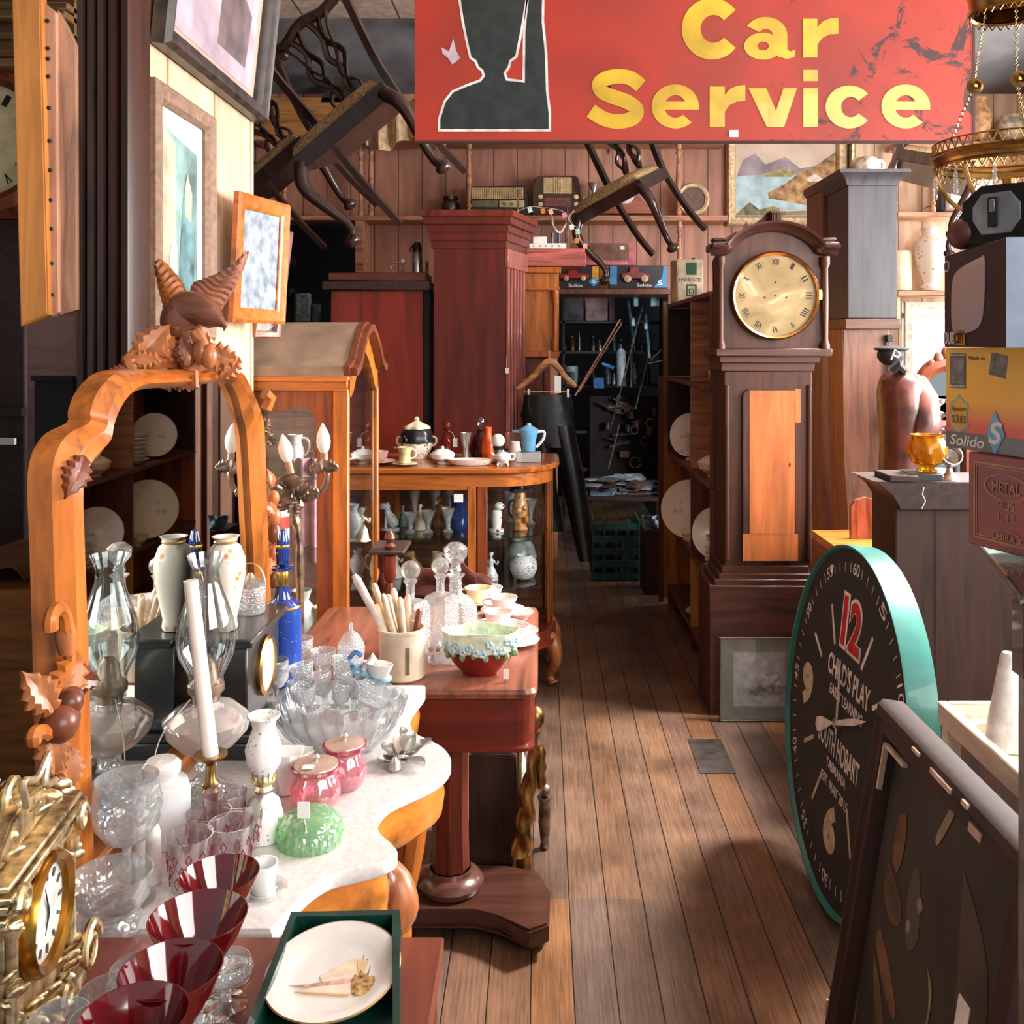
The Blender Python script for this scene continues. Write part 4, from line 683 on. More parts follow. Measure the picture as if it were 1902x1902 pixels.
def figurine(label, px, y, z, h, m, r=.3, grp=None, name='figurine', cat='figurine'):
    t = thing(name, label, cat, (cx(px, y), y, z), grp); FK[0] += 1; k = 'vase' if 'vase' in label or 'tall' in label else 'dog' if 'dog' in label or 'bird' in label or 'cow' in label else ('lady', 'jug', 'lady', 'seated')[FK[0] % 4]; b = B()
    if k == 'vase': b.lathe([(.2 * h, 0), (.22 * h, .03 * h), (.16 * h, .1 * h), (.28 * h, .45 * h), (.26 * h, .65 * h), (.12 * h, .82 * h), (.18 * h, h), (.15 * h, h), (0, .8 * h)], seg=20)
    elif k == 'jug': b.lathe([(.2 * h, 0), (.24 * h, .1 * h), (.27 * h, .4 * h), (.18 * h, .7 * h), (.22 * h, .9 * h), (.18 * h, .9 * h), (0, .6 * h)], seg=20).tube(bez((.22 * h, 0, .8 * h), (.5 * h, 0, .85 * h), (.45 * h, 0, .3 * h), (.24 * h, 0, .3 * h)), .035 * h)
    elif k == 'dog': b.lathe([(.26 * h, 0), (.26 * h, .05 * h), (.18 * h, .07 * h), (0, .07 * h)], seg=14, sx=1.3).tube(cr([(.18 * h, 0, .12 * h), (.1 * h, 0, .3 * h), (-.05 * h, 0, .55 * h), (-.1 * h, 0, .78 * h)], 3), [.12 * h, .16 * h, .2 * h, .2 * h, .19 * h, .17 * h, .14 * h, .12 * h, .1 * h, .1 * h], 10).ball((-.16 * h, 0, .82 * h), .14 * h, (1.25, .9, .9)).ball((-.3 * h, 0, .78 * h), .07 * h).ball((-.08 * h, .1 * h, .85 * h), .06 * h, (1, .5, 1.6)).tube([(-.12 * h, .07 * h, .5 * h), (-.14 * h, .07 * h, .06 * h)], .05 * h).tube([(-.12 * h, -.07 * h, .5 * h), (-.14 * h, -.07 * h, .06 * h)], .05 * h)
    else:
        s_ = 1 if k == 'lady' else .8
        b.lathe([(.24 * h, 0), (.25 * h, .03 * h), (.20 * h, .04 * h), (.24 * h * s_, .12 * h), (.16 * h, .32 * h), (.07 * h, .5 * h), (.1 * h, .6 * h), (.12 * h, .68 * h), (.045 * h, .76 * h), (.04 * h, .8 * h), (0, .8 * h)], seg=20, fl=(9, .07)).ball((0, 0, .87 * h), .075 * h, (.9, 1, 1.15)).ball((.01 * h, .02 * h, .91 * h), .085 * h, (1, 1, .8))
        b.tube(cr([(-.11 * h, 0, .67 * h), (-.2 * h, -.04 * h, .52 * h), (-.08 * h, -.14 * h, .44 * h)], 3), .03 * h, 6).tube(cr([(.11 * h, 0, .67 * h), (.22 * h, -.03 * h, .56 * h), (.25 * h, -.1 * h, .68 * h)], 3), .03 * h, 6)
    obj('body', b, m, t, sharp=50); return t
figurine('blue patterned china bird with raised wing at the cabinet door edge', 724, 4.42, z, .13, BLUEW)
figurine('green glazed figurine behind the cabinet door', 748, 4.5, z, .10, mat('green_glaze', '#7c9488', .3))
figurine('small ivory figurine near the middle of the glass shelf', 780, 4.42, z, .12, CREAM)
figurine('tan glazed figure beside the dark blue one', 815, 4.5, z, .14, TAN)
figurine('dark blue glass figurine hanging a white label in the cabinet', 851, 4.42, z, .17, mat('cobalt_figure', '#1c3a7a', .15, coat=.5), .16)
for i, (px, y, h) in enumerate(((762, 4.34, .09), (795, 4.34, .10), (832, 4.36, .11), (808, 4.6, .17), (836, 4.62, .19), (770, 4.62, .15), (948, 4.62, .14), (985, 4.55, .12))):
    vase('glass_tumbler', 'clear glass piece standing on the upper shelf of the china cabinet', T(cx(px, y), y, z), [(.022, 0), (.024, .005), (.01, .02), (.014, h * .5), (.032, h), (.029, h), (.01, h * .5), (0, .02)], CUTF, 'glass', 'glassware in the china cabinet', seg=18)
z = CS[1] + .001
vase('ginger_bowl', 'round white bowl with blue black branches on the lower cabinet shelf', T(cx(972, 4.42), 4.42, z), [(.03, 0), (.05, .015), (.065, .05), (.06, .085), (.035, .11), (.03, .11), (0, .08)], BLUEW, 'bowl')
t = thing('fishbowl_jar', 'pale grey globe jar behind the blue branched bowl', 'jar', (cx(968, 4.58), 4.58, z)); obj('body', B().lathe([(.04, 0), (.065, .03), (.075, .07), (.06, .12), (.045, .14), (.055, .15), (.045, .15), (0, .1)]), mat('celadon', '#c2d0ca', .2, coat=.4), t)
figurine('blue and white patterned figurine on the lower cabinet shelf', 912, 4.4, z, .13, BLUEW)
for i, px in enumerate((735, 770, 812, 848)): figurine(('white china lady figurine', 'brown glazed dog figurine', 'cream china lady figurine', 'rose patterned china vase figure')[i] + ' on the lower cabinet shelf', px, 4.45, z, .13, (WHITE, TAN, CREAM, ROSEF)[i])
# ---- things on the china cabinet
z = ct + .001
t = thing('lidded_jar', 'large ribbed jar with black bands and orange flowers on the china cabinet', 'jar', (cx(774, 4.52), 4.52, z))
obj('body', B().lathe([(.04, 0), (.045, .01), (.065, .04), (.075, .075), (.06, .082)], seg=40, fl=(8, .03)), spots('imari_flowers', '#efe6d2', ['#c23a1e', '#28324a'], 34, th=.52), t); obj('shoulder', B().lathe([(.0755, .074), (.077, .085), (.072, .12), (.055, .14), (.04, .14)], seg=40, fl=(8, .03)), spots('imari_black', '#1a1c22', ['#e8dcc4', '#d8c8a8'], 30, th=.62), t)
obj('lid', B().lathe([(.058, .139), (.056, .15), (.02, .17), (.008, .175), (.012, .185), (.004, .195), (0, .195)], seg=32, fl=(5, .12)), CREAM, t)
for s in (-1, 1): obj('handle', B().tube(bez((s * .07, 0, .10), (s * .1, 0, .11), (s * .1, 0, .06), (s * .07, 0, .06)), .006), CREAM, t)
t = thing('cream_jug', 'primrose cream jug with a wide lip standing on a saucer', 'jug', (cx(752, 4.27), 4.27, z)); obj('saucer', B().lathe([(.03, 0), (.055, .008), (.055, .011), (0, .006)]), CREAM, t)
obj('body', B().lathe([(.022, .01), (.026, .015), (.024, .05), (.034, .08), (.031, .08), (.02, .05), (0, .02)], seg=28).prism([(-.05, 0), (-.03, .014), (-.03, -.014)], .006, T(0, 0, .074)), mat('primrose_china', '#ecd79c', .3, coat=.4), t); obj('handle', B().tube(bez((.028, 0, .07), (.06, 0, .075), (.055, 0, .025), (.024, 0, .03)), .0045), CREAM, t)
bowl('tureen', 'round grey white lidded tureen between the primrose jug and the long dish', T(cx(822, 4.32), 4.32, z), .055, .045, FLOR, 'tureen', lidm=FLOR)
t = thing('serving_dish', 'long low oval dish with a brown branch pattern at the cabinet front edge', 'dish', (cx(874, 4.27), 4.27, z)); obj('dish', B().lathe([(.07, 0), (.085, .005), (.105, .028), (.10, .028), (.08, .01), (0, .008)], sy=.42, seg=36), spots('branch_china', '#f0e6dc', ['#8a6a5c', '#d8c4b8'], 50, th=.6), t)
def cupsaucer(label, M, m, sm=None, r=.036, h=.05, grp=None, two=True):
    t = thing('teacup', label, 'cup', M, grp)
    obj('saucer', B().lathe([(.03, 0), (.068, .012), (.068, .015), (.028, .006), (0, .006)], seg=32, fl=(10, .02)), sm or m, t)
    obj('cup', B().lathe([(r * .5, .007), (r * .55, .012), (r * .8, h * .6), (r * 1.05, h + .007), (r, h + .007), (r * .7, h * .6), (0, .016)], seg=32, fl=(8, .02)), m, t)
    obj('handle', B().tube(bez((-r * .95, 0, h), (-r * 1.9, 0, h * 1.1), (-r * 1.6, 0, h * .4), (-r * .75, 0, h * .5)), .0032), m, t); return t
cupsaucer('mauve cup and saucer at the cabinet end beside the orange display cabinet', T(cx(706, 4.32), 4.32, z), spots('mauve_cup', '#d8b0a8', ['#8a4a5a', '#c08a90'], 40))
m, n, b = nodes('red_glass'); b.inputs['Base Color'].default_value = hexc('#8a2a14'); b.inputs['Transmission Weight'].default_value = .6; b.inputs['Roughness'].default_value = .08; b.inputs['IOR'].default_value = 1.3; REDG = m
m, n, b = nodes('plum_glass'); b.inputs['Base Color'].default_value = hexc('#5a2a2c'); b.inputs['Transmission Weight'].default_value = .6; b.inputs['Roughness'].default_value = .08; b.inputs['IOR'].default_value = 1.3; PLUM = m
for label, px, y, m_, r_, h in (('amber red glass decanter with a round stopper and white tag', 829, 4.5, REDG, .04, .11), ('dark plum glass decanter with a faceted stopper', 893, 4.56, PLUM, .05, .12)):
    t = thing('decanter', label, 'decanter', (cx(px, y), y, z)); obj('body', B().lathe([(r_ * .8, 0), (r_, .01), (r_, h * .45), (r_ * .75, h * .75), (r_ * .3, h), (r_ * .35, h * 1.12), (0, h * 1.12)], seg=10), m_, t); obj('stopper', B().ball((0, 0, h * 1.38), .022, (1, .7, 1.1)).lathe([(.008, h * 1.1), (.008, h * 1.25)], seg=10), REDG if m_ is REDG else CLEAR, t)
    if m_ is REDG: obj('tag', B().box(.035, .055, -.045, -.043, .06, .10), PAPER, t); obj('tag_string', B().tube([(.01, 0, .13), (.03, -.03, .125), (.044, -.044, .10)], .001, 5), TWINE, t)
vase('silver_vase', 'slim waisted silver vase on the china cabinet', T(cx(865, 4.42), 4.42, z), [(.03, 0), (.03, .006), (.015, .02), (.013, .05), (.014, .07), (.026, .13), (.023, .13), (.012, .07), (0, .06)], SILVER)
vase('orange_vase', 'bright orange glass bottle vase with gold specks', T(cx(907, 4.42), 4.42, z), [(.022, 0), (.03, .02), (.033, .05), (.028, .09), (.016, .12), (.016, .155), (.013, .155), (0, .1)], spots('orange_speck_glass', '#e2571a', ['#f4b060', '#e2571a'], 60, th=.55))
t = thing('globe_lamp', 'small lamp with a white globe shade on a dark fluted collar', 'lamp', (cx(925, 4.34), 4.34, z)); obj('base', B().lathe([(.03, 0), (.03, .008), (.012, .015), (.02, .04), (.018, .06), (0, .06)]), BRONZE, t); obj('collar', B().lathe([(.018, .06), (.022, .075), (.018, .078)], seg=24, fl=(12, .08)), DARKM, t); obj('shade', B().ball((0, 0, .101), .031), mat('frosted_shade', '#f4efe8', .35), t)
t = thing('teapot', 'small white three footed china pot with a spout at the cabinet edge', 'teapot', (cx(934, 4.26), 4.26, z)); obj('body', B().lathe([(.02, .012), (.036, .03), (.036, .045), (.02, .058), (0, .06)]).ball((0, 0, .062), .007), FLOR, t); obj('spout', B().tube([(-.03, 0, .035), (-.045, 0, .05), (-.052, 0, .056)], [.009, .006, .004], 8), FLOR, t); obj('handle', B().tube(bez((.03, 0, .05), (.06, 0, .06), (.06, 0, .02), (.03, 0, .025)), .004), FLOR, t)
for a in (90, 210, 330): obj('foot', B().tube([(.02 * math.cos(R(a)), .02 * math.sin(R(a)), .016), (.028 * math.cos(R(a)), .028 * math.sin(R(a)), .001)], [.007, .004], 6), FLOR, t)
t = thing('blue_jug', 'sky blue lidded jug with a white handle standing on a clear block', 'jug', (cx(982, 4.40), 4.40, z)); obj('block', B().box(-.055, .055, -.04, .04, 0, .045, .003), glass('acrylic', '#e8eef0', .1, milk=.3, refl=.1), t)
obj('body', B().lathe([(.026, .046), (.030, .05), (.034, .10), (.046, .145), (.03, .155), (.012, .165), (.01, .175), (0, .176)], seg=12).prism([(-.075, .002), (-.03, .02), (-.03, -.02)], .012, T(0, 0, .132)), mat('sky_blue_glaze', '#6fb4dc', .25, var=.08, coat=.4), t); obj('handle', B().tube(cr([(.04, 0, .135), (.07, 0, .135), (.065, 0, .10), (.034, 0, .065)], 4), .007, 6), WHITE, t)
vase('pale_pot', 'pale china pot half hidden behind the blue jug', T(cx(956, 4.56), 4.56, z), [(.03, 0), (.034, .02), (.026, .06), (.022, .075), (.018, .075), (0, .04)], spots('pale_speckle', '#e6ddd6', ['#b0a4a0', '#d8cfc8'], 50), 'pot')
# ================================================================ orange display cabinet (serpentine roof)
t = thing('display_cabinet', 'tall orange display cabinet with a dusty arched roof and glazed sides', 'cabinet', (-.9, 3.3, 0), world=True)
y0, y1, xf, xb = 3.04, 3.62, -.605, -1.12
def roof(off, dz=0):
    P_ = [(0, 1.452), (.06, 1.456), (.14, 1.475), (.25, 1.535), (.36, 1.578), (.46, 1.596), (.54, 1.596), (.64, 1.57), (.75, 1.53), (.86, 1.475), (.94, 1.456), (1, 1.452)]
    return [(y0 - off + (y1 - y0 + 2 * off) * u, z + dz) for u, z in P_]
DUST = mat('dusty_top', '#927a66', .8, var=.15, sc=8)
pr = roof(.02, .03); lo = roof(.02, 0)
obj('roof', B().loft([[(x, y, z) for y, z in pr] + [(x, y, z) for y, z in lo[::-1]] for x in (xb, xf - .01)]), DUST, t)
for o, dx in ((.03, .01), (.02, .03)):
    pr = roof(o, .036 - dx * .4); lo = roof(o - .012, .0)
    obj('arched_cornice', B().loft([[(x, y, z) for y, z in pr] + [(x, y, z) for y, z in lo[::-1]] for x in (xf - .01 + dx * .1, xf + dx)]), CARVED, t)
pr = roof(0, .0); lo = [(y, z - .075 + (.02 if i in (0, 11) else 0)) for i, (y, z) in enumerate(roof(-.012))]
obj('arch_rail', B().loft([[(x, y, z) for y, z in pr] + [(x, y, z) for y, z in lo[::-1]] for x in (xf - .03, xf)]), ORANGE, t)
obj('side_cornice', B().box(xb, xf, y0 - .012, y0 + .03, 1.405, 1.45, .004).box(xb, xf + .005, y0 - .022, y0 + .03, 1.435, 1.452, .003), ORANGEX, t)
for y in (y0, y1 - .03): obj('corner_post', B().box(xf - .05, xf, y, y + .03, .05, 1.452 if y > 3.2 else 1.43, .004), ORANGE, t)
obj('inner_stile', B().box(xf - .10, xf - .052, y0 + .004, y0 + .02, .05, 1.405), wood('red_orange_wood', '#7e4022', 'z'), t)
sc_ = [(xb, 1.404), (xb, 1.345)] + [(xb + (xf - .1 - xb) * i / 10, 1.345 + .012 * math.sin(i * 1.6)) for i in range(1, 10)] + [(xf - .11, 1.33), (xf - .1, 1.29), (xf - .1, 1.404)]
obj('scalloped_rail', B().prism(sc_[::-1], .012, fr((0, y0 + .018, 0), (1, 0, 0), (0, 0, 1))), wood('red_orange_wood', '#7e4022', 'z'), t)
obj('side_glass', B().box(xb, xf - .1, y0 + .02, y0 + .022, .5, 1.40), PANE, t); obj('front_glass', B().box(xf - .012, xf - .01, y0 + .03, y1 - .03, .45, 1.47), PANE, t)
obj('back_panel', B().box(xb - .015, xb, y0 + .02, y1, .05, 1.45), DARKB, t); obj('rear_side', B().box(xb, xf - .05, y1 - .012, y1, .05, 1.44), wood('pink_lining', '#a9786a', 'x', .5), t)
obj('lower_case', B().box(xb, xf - .012, y0 + .003, y1 - .015, .05, .5), MAHOG, t)
for z in (.86, 1.13): obj('shelf', B().box(xb, xf - .06, y0 + .03, y1 - .02, z - .008, z), glass('shelf_glass'), t)
tag(obj('pink_cloth', B().grid(lambda u, v: (X(545 + 45 * u, 3.3) , 3.3 + .02 * math.sin(12 * u), .862 + .30 * v + .0 * u), 14, 6, .004), mat('pink_fabric', '#d69cae', .9)), 'pale pink fabric hanging inside the orange display cabinet', 'cloth')
t = thing('storage_tin', 'red and white striped tin inside the orange display cabinet', 'tin', (X(512, 3.22), 3.22, .861)); 
for i in range(6): obj('band', B().lathe([(.045, i * .04), (.045, i * .04 + .04)], seg=24), mat('tin_red', '#c0302a', .4) if i % 2 == 0 else WHITE, t)
for i, (px, z, h, m_) in enumerate(((565, .86, .13, TAN), (592, .86, .14, WHITE), (548, 1.13, .12, ROSEF), (655, .86, .13, FLOR), (672, .86, .12, CREAM), (560, .501, .2, WHITE), (600, .501, .16, CREAM), (650, .501, .12, BLUEW), (590, 1.13, .1, TAN))):
    figurine(('tan glazed pot figure', 'white china figurine', 'rose patterned small figurine', 'blue floral vase figure', 'cream china figurine', 'tall white vase figure', 'cream lady figurine', 'blue patterned tall figure', 'small tan figurine')[i] + (' on the glass shelf' if z > .6 else ' low') + (' in the orange cabinet by its door' if px > 640 else ' inside the orange display cabinet'), px, 3.35 if px < 640 else 3.4, z + .001, h, m_)
# ================================================================ second table (mahogany) and things under it
tz = .74; t = thing('pedestal_table', 'mahogany pedestal table with a deep rounded apron standing beside the marble washstand', 'table', (-.3, 2.74, 0), world=True)
def rr(x0, x1, y0, y1, r, z, n=5):
    out = []
    for cx_, cy_, a0 in ((x1 - r, y0 + r, -90), (x1 - r, y1 - r, 0), (x0 + r, y1 - r, 90), (x0 + r, y0 + r, 180)):
        for i in range(n + 1): a = R(a0 + 90 * i / n); out.append((cx_ + r * math.cos(a), cy_ + r * math.sin(a), z))
    return out
TA = (-.655, -.012, 2.28, 3.0)
def rrt(d, z, r=.03): return rr(TA[0] - d, TA[1] + d, TA[2] - d, TA[3] + d, r, z)
obj('tabletop', B().loft([rrt(-.01, tz - .03), rrt(.0, tz - .024), rrt(.004, tz - .012), rrt(0, tz - .002), rrt(-.006, tz)]), MAHOGY, t)
obj('apron', B().loft([rrt(-.014, tz - .14), rrt(-.014, tz - .031)]).loft([rrt(-.012, tz - .155), rrt(-.004, tz - .15), rrt(-.004, tz - .143), rrt(-.012, tz - .139)]), wood('apron_veneer', '#5e2218', 'x', .3, sc=.4, k=.5, coat=.4), t)
for z in (tz - .055, tz - .13): pass
for y in (2.55, 2.62):
    pass
obj('pillar', B().lathe([(.052, .14), (.048, .3), (.048, tz - .156)], (-.245, 2.62, 0), 8), MAHOG, t)
obj('pillar_ring', B().lathe([(.06, .085), (.085, .09), (.09, .105), (.08, .12), (.06, .128), (.055, .14)], (-.245, 2.62, 0), 32, caps=False), wood('ring_wood', '#5c3a30', 'x', .25, coat=.5), t)
pf = [(-.56, 2.49), (-.50, 2.45), (-.40, 2.49), (-.33, 2.52), (-.16, 2.52), (-.09, 2.49), (-.02, 2.42), (.03, 2.45), (.035, 2.60), (0, 2.70), (-.1, 2.73), (-.38, 2.73), (-.5, 2.72), (-.56, 2.66)]
obj('platform', B().prism(pf, .05, T(-.01, .0, .036), bev=.006), wood('platform_wood', '#452820', 'x', .3, coat=.3), t)
for x, y in ((-.02, 2.5), (-.03, 2.68), (-.5, 2.5), (-.5, 2.68)): obj('bun_foot', B().lathe([(.02, .0), (.032, .01), (.032, .026), (.02, .036)], (x, y, 0), 16), DARKB, t)
t = thing('mantel_clock', 'dark brown box clock on the floor under the mahogany table, its round glass sideways on', 'clock', (-.16, 2.95, 0), world=True)
obj('case', B().prism([(-.215, .004), (-.075, .004), (-.06, .03), (-.075, .325), (-.09, .335), (-.2, .335), (-.215, .325)], -.26, fr((0, 2.88, 0), (1, 0, 0), (0, 0, 1)), bev=.004), wood('clock_box', '#3e2a24', 'z', .35, coat=.4), t)
obj('glass', B().lathe([(.085, 0), (.08, .012), (.05, .022), (0, .026)], M=T(-.066, 3.0, .2) @ ry(90), seg=32), glass('clock_glass', '#dfe8ee', .05, milk=.35, refl=.2), t); obj('bezel', B().lathe([(.084, 0), (.086, .01), (.1, .008), (.1, 0)], M=T(-.068, 3.0, .2) @ ry(90), seg=32, caps=False), BRASS, t)
t = thing('brass_ornament', 'tall twisted brass ornament with a ball top standing beside the dark box clock', 'ornament', (-.02, 2.77, 0), world=True)
b = B(); rings = []
for i in range(49):
    u = i / 48; z = .088 + .36 * u; x = X(968 + 27 * u, 2.72); r_ = .028 - .012 * u if u < .55 else .016 - .004 * math.sin(u * 9)
    rings.append([(x + r_ * (1 + .22 * math.sin(2 * a + 26 * u)) * math.cos(a), 2.78 + r_ * (1 + .22 * math.sin(2 * a + 26 * u)) * math.sin(a), z) for a in [2 * PI * j / 16 for j in range(16)]])
b.loft(rings); obj('twisted_stem', b, BRASS, t); obj('ball', B().ball((X(994, 2.72), 2.78, .475), .032, (.85, .85, 1.25)), BRASS, t); obj('drop', B().lathe([(.012, 0), (.018, .02), (.012, .04), (.019, .06), (.012, .08), (.017, .1), (.008, .12)], (X(1004, 2.76), 2.80, .27), 12), BRASS, t)
obj('foot', B().lathe([(.05, .0), (.05, .01), (.03, .03), (.03, .09)], (X(970, 2.72), 2.79, 0), 20), BRASS, t)
b = B().lathe([(.012, 0), (.016, .01), (.012, .02), (.02, .08), (.018, .14), (.024, .16), (0, .16)], (X(1012, 2.95), 2.98, 0), 14); b.ball((X(1012, 2.95), 2.98, .18), .02); tag(obj('fire_iron_stand', b, BRONZE), 'short dark bronze stand behind the twisted brass ornament', 'stand')
# ================================================================ washstand with marble top
wz = .78
out_px = [(790, 1272), (789, 1285), (776, 1302), (763, 1322), (762, 1343), (775, 1362), (805, 1376), (830, 1392), (838, 1412), (826, 1434), (795, 1455), (755, 1473), (722, 1490), (704, 1510), (700, 1530), (712, 1550), (733, 1568), (738, 1582), (722, 1596), (680, 1608), (630, 1620), (590, 1640), (560, 1665), (535, 1695), (505, 1728)]
def ontab(px, py, z): s = (py - CY) / (EYE - z); return ((px - CX) / s, F / s)
edge = [Vector(ontab(a, c, wz)) for a, c in out_px]; edge = [Vector((e.x, e.y)) for e in cr([(e.x, e.y, 0) for e in edge], 3)]
top = [(-.70, edge[0].y)] + [tuple(e) for e in edge] + [(-.70, edge[-1].y)]
def inset(pts, d): return [(x - d if x > -.69 else x, min(max(y, pts[-1][1] + d), pts[0][1] - d)) for x, y in pts]
t = thing('washstand', 'serpentine washstand with a white marble top and orange burr front', 'washstand', (-.5, 1.72, 0), world=True)
obj('marble_top', B().loft([[(x, y, z) for x, y in inset(top, d)] for d, z in ((.006, wz - .024), (0, wz - .02), (0, wz - .005), (.004, wz))]), MARBLE, t)
obj('burr_frieze', B().loft([[(x, y, z) for x, y in inset(top, d)] for d, z in ((.035, wz - .105), (.016, wz - .09), (.012, wz - .06), (.02, wz - .025))]), BURR, t)
for x, y in ((-.27, 1.56), (-.30, 2.08), (-.36, 1.33)):
    c = cr([(x, y, .68), (x + .03, y, .6), (x + .02, y, .45), (x - .02, y, .25), (x - .02, y, .08), (x + .01, y, .0)], 4); obj('leg', B().tube(c, [.038 - .018 * min(1, i / 14) for i in range(len(c))], 8), ORANGE, t)
obj('back_panel', B().box(-.70, -.68, 1.3, 2.16, .02, wz - .1), MAHOG, t)
obj('scroll_bracket', B().tube(cr([(-.27, 1.57, .70), (-.235, 1.56, .68), (-.225, 1.55, .64), (-.25, 1.55, .62), (-.27, 1.55, .60)], 4), [.03] * 8 + [.026] * 9, 10), CARVE, t)
for i, (px, py, r_) in enumerate(((690, 1655, .028), (715, 1648, .022), (668, 1672, .02), (650, 1630, .018))): obj('carved_fruit', B().ball(P(px, py, 1.52), r_, (1, 1, 1.3)), CARVED, t)
obj('carved_panel', B().box(-.42, -.33, 1.45, 1.47, .5, .69, .01).box(-.36, -.31, 1.46, 1.5, .45, .68, .012), BURR, t); obj('scroll_apron', B().tube(cr([(-.39, 1.42, .66), (-.35, 1.42, .64), (-.32, 1.44, .66), (-.30, 1.46, .68)], 4), .02, 10), ORANGE, t)
# ---- mirror
XM = -.655
def mp(px, py): s = (CX - px) / -XM; return (F / s, EYE - (py - CY) / s)
pairs = [((97, 1702), (160, 1628)), ((93, 1440), (153, 1440)), ((88, 1200), (146, 1200)), ((82, 1000), (138, 1000)), ((79, 920), (136, 925)), ((80, 875), (141, 892)), ((90, 835), (158, 862)), ((112, 805), (175, 845)), ((150, 785), (184, 828)), ((152, 765), (190, 800)), ((162, 735), (200, 775)), ((178, 712), (214, 752)), ((203, 692), (236, 730)), ((240, 686), (262, 722)), ((300, 686), (315, 719)), ((360, 686), (366, 714)), ((420, 686), (415, 706)), ((438, 706), (424, 716)), ((452, 735), (436, 742)), ((466, 765), (444, 775)), ((472, 800), (452, 815)), ((476, 950), (460, 950)), ((482, 1100), (468, 1100)), ((488, 1225), (478, 1215)), ((490, 1243), (480, 1236))]
po = cr([(*mp(*a), 0) for a, c in pairs], 3); pi_ = cr([(*mp(*c), 0) for a, c in pairs], 3)
t = thing('mirror', 'large orange framed arched mirror carved with grapes, standing on the marble washstand', 'mirror', (XM, 1.8, wz), world=True)
rings = []
for a, c in zip(po, pi_):
    m_ = lambda k: a + (c - a) * k
    rings.append([(XM - .02, a.x, a.y), (XM + .012, a.x, a.y), (XM + .03, *m_(.25)[:2]), (XM + .018, *m_(.5)[:2]), (XM + .026, *m_(.7)[:2]), (XM + .008, c.x, c.y), (XM - .02, c.x, c.y)])
obj('frame', B().loft(rings), ORANGE, t, sharp=30)
obj('mirror_glass', B().prism([(p.x, p.y) for p in pi_], .003, fr((XM - .003, 0, 0), (0, 1, 0), (0, 0, 1))), MIRROR, t)
obj('bottom_rail', B().box(XM - .02, XM + .025, 1.37, 2.24, wz + .001, wz + .035, .006), ORANGEY, t)
def leaf(b, c, sz, ang, nrm=(1, -.6, .2), n=5, thick=.22):
    nrm = Vector(nrm).normalized(); u = nrm.cross((0, 0, 1)).normalized(); v_ = nrm.cross(u) * -1; ca, sa = math.cos(R(ang)), math.sin(R(ang)); c = Vector(c)
    W_ = (0, .38, .30, .62, .46, .74, .50, .60, .34, .36, .12, 0); k = len(W_); rows = []
    for i in range(k):
        x = (-.8 + 2.0 * i / (k - 1)) * sz; w_ = W_[i] * sz + .001; bend = -.25 * sz * ((i / (k - 1) - .4) ** 2) * 2; row = []
        for q, hgt in ((-1, 0), (-.6, .7), (-.3, .45), (0, .15), (.3, .45), (.6, .7), (1, 0)):
            y = q * w_ + (.0 if abs(q) < 1 else 0); xx = x - abs(q) * sz * .12; row.append(c + u * (xx * ca - y * sa) + v_ * (xx * sa + y * ca) + nrm * (hgt * thick * sz * min(1, W_[i] * 2 + .2) + bend))
        row += [p - nrm * .006 for p in row[::-1]]; rows.append(row)
    return b.loft(rows)
def mpt(px, py, off=.03): s = (CX - px) / -(XM + off); return Vector((XM + off, F / s, EYE - (py - CY) / s))
for px, py, sz, an, mm in ((80, 1290, .034, 60, CARVE), (128, 1262, .04, -60, ORANGE), (150, 1262, .03, 200, CARVED), (100, 1395, .034, 90, CARVE), (132, 1430, .03, -80, CARVE), (145, 880, .03, -60, CARVED)): obj('carved_leaf', leaf(B(), mpt(px, py, .035), sz, an), mm, t)
for px, py, r_ in ((128, 1305, .018), (110, 1345, .024), (122, 1335, .018), (135, 1295, .014)): obj('carved_fruit', B().ball(mpt(px, py, .045), r_), CARVED, t)
sp_ = [mpt(108 + 14 * math.cos(a), 1160 - 30 * math.sin(a), .04) for a in [R(200 - 20 * i) for i in range(11)]] + [mpt(132, 1205, .035)]; obj('carved_scroll', B().tube(sp_, .009, 8), ORANGE, t); obj('carved_pod', B().tube([mpt(117, 1145, .035), mpt(122, 1180, .035), mpt(125, 1212, .035)], [.010, .014, .011], 10), CARVE, t)
sp_ = [mpt(75 + 14 * math.cos(a), 1370 - 12 * math.sin(a), .04) for a in [R(220 - 22 * i) for i in range(10)]]; obj('carved_scroll', B().tube(sp_, .009, 8), ORANGE, t)
for px, py, r_, c2 in ((495, 960, .02, CARVE), (497, 990, .022, CARVED), (505, 1030, .018, CARVE), (498, 1075, .02, CARVED), (492, 925, .016, CARVE)): obj('carved_fruit', B().ball((XM + .02, 2.3, Z(py, 2.3)), r_, (.9, .9, 1.2)), c2, t)
for px, py, sz, an in ((490, 945, .026, 40), (496, 1050, .026, -60), (492, 890, .022, 80)): obj('carved_leaf', leaf(B(), (XM + .02, 2.28, Z(py, 2.28)), sz, an), CARVE, t)
obj('side_scroll', B().tube([(XM + .01, 2.27, Z(760, 2.27)), (XM + .02, 2.275, Z(740, 2.27)), (XM + .01, 2.26, Z(730, 2.27))], .014, 8), ORANGE, t)
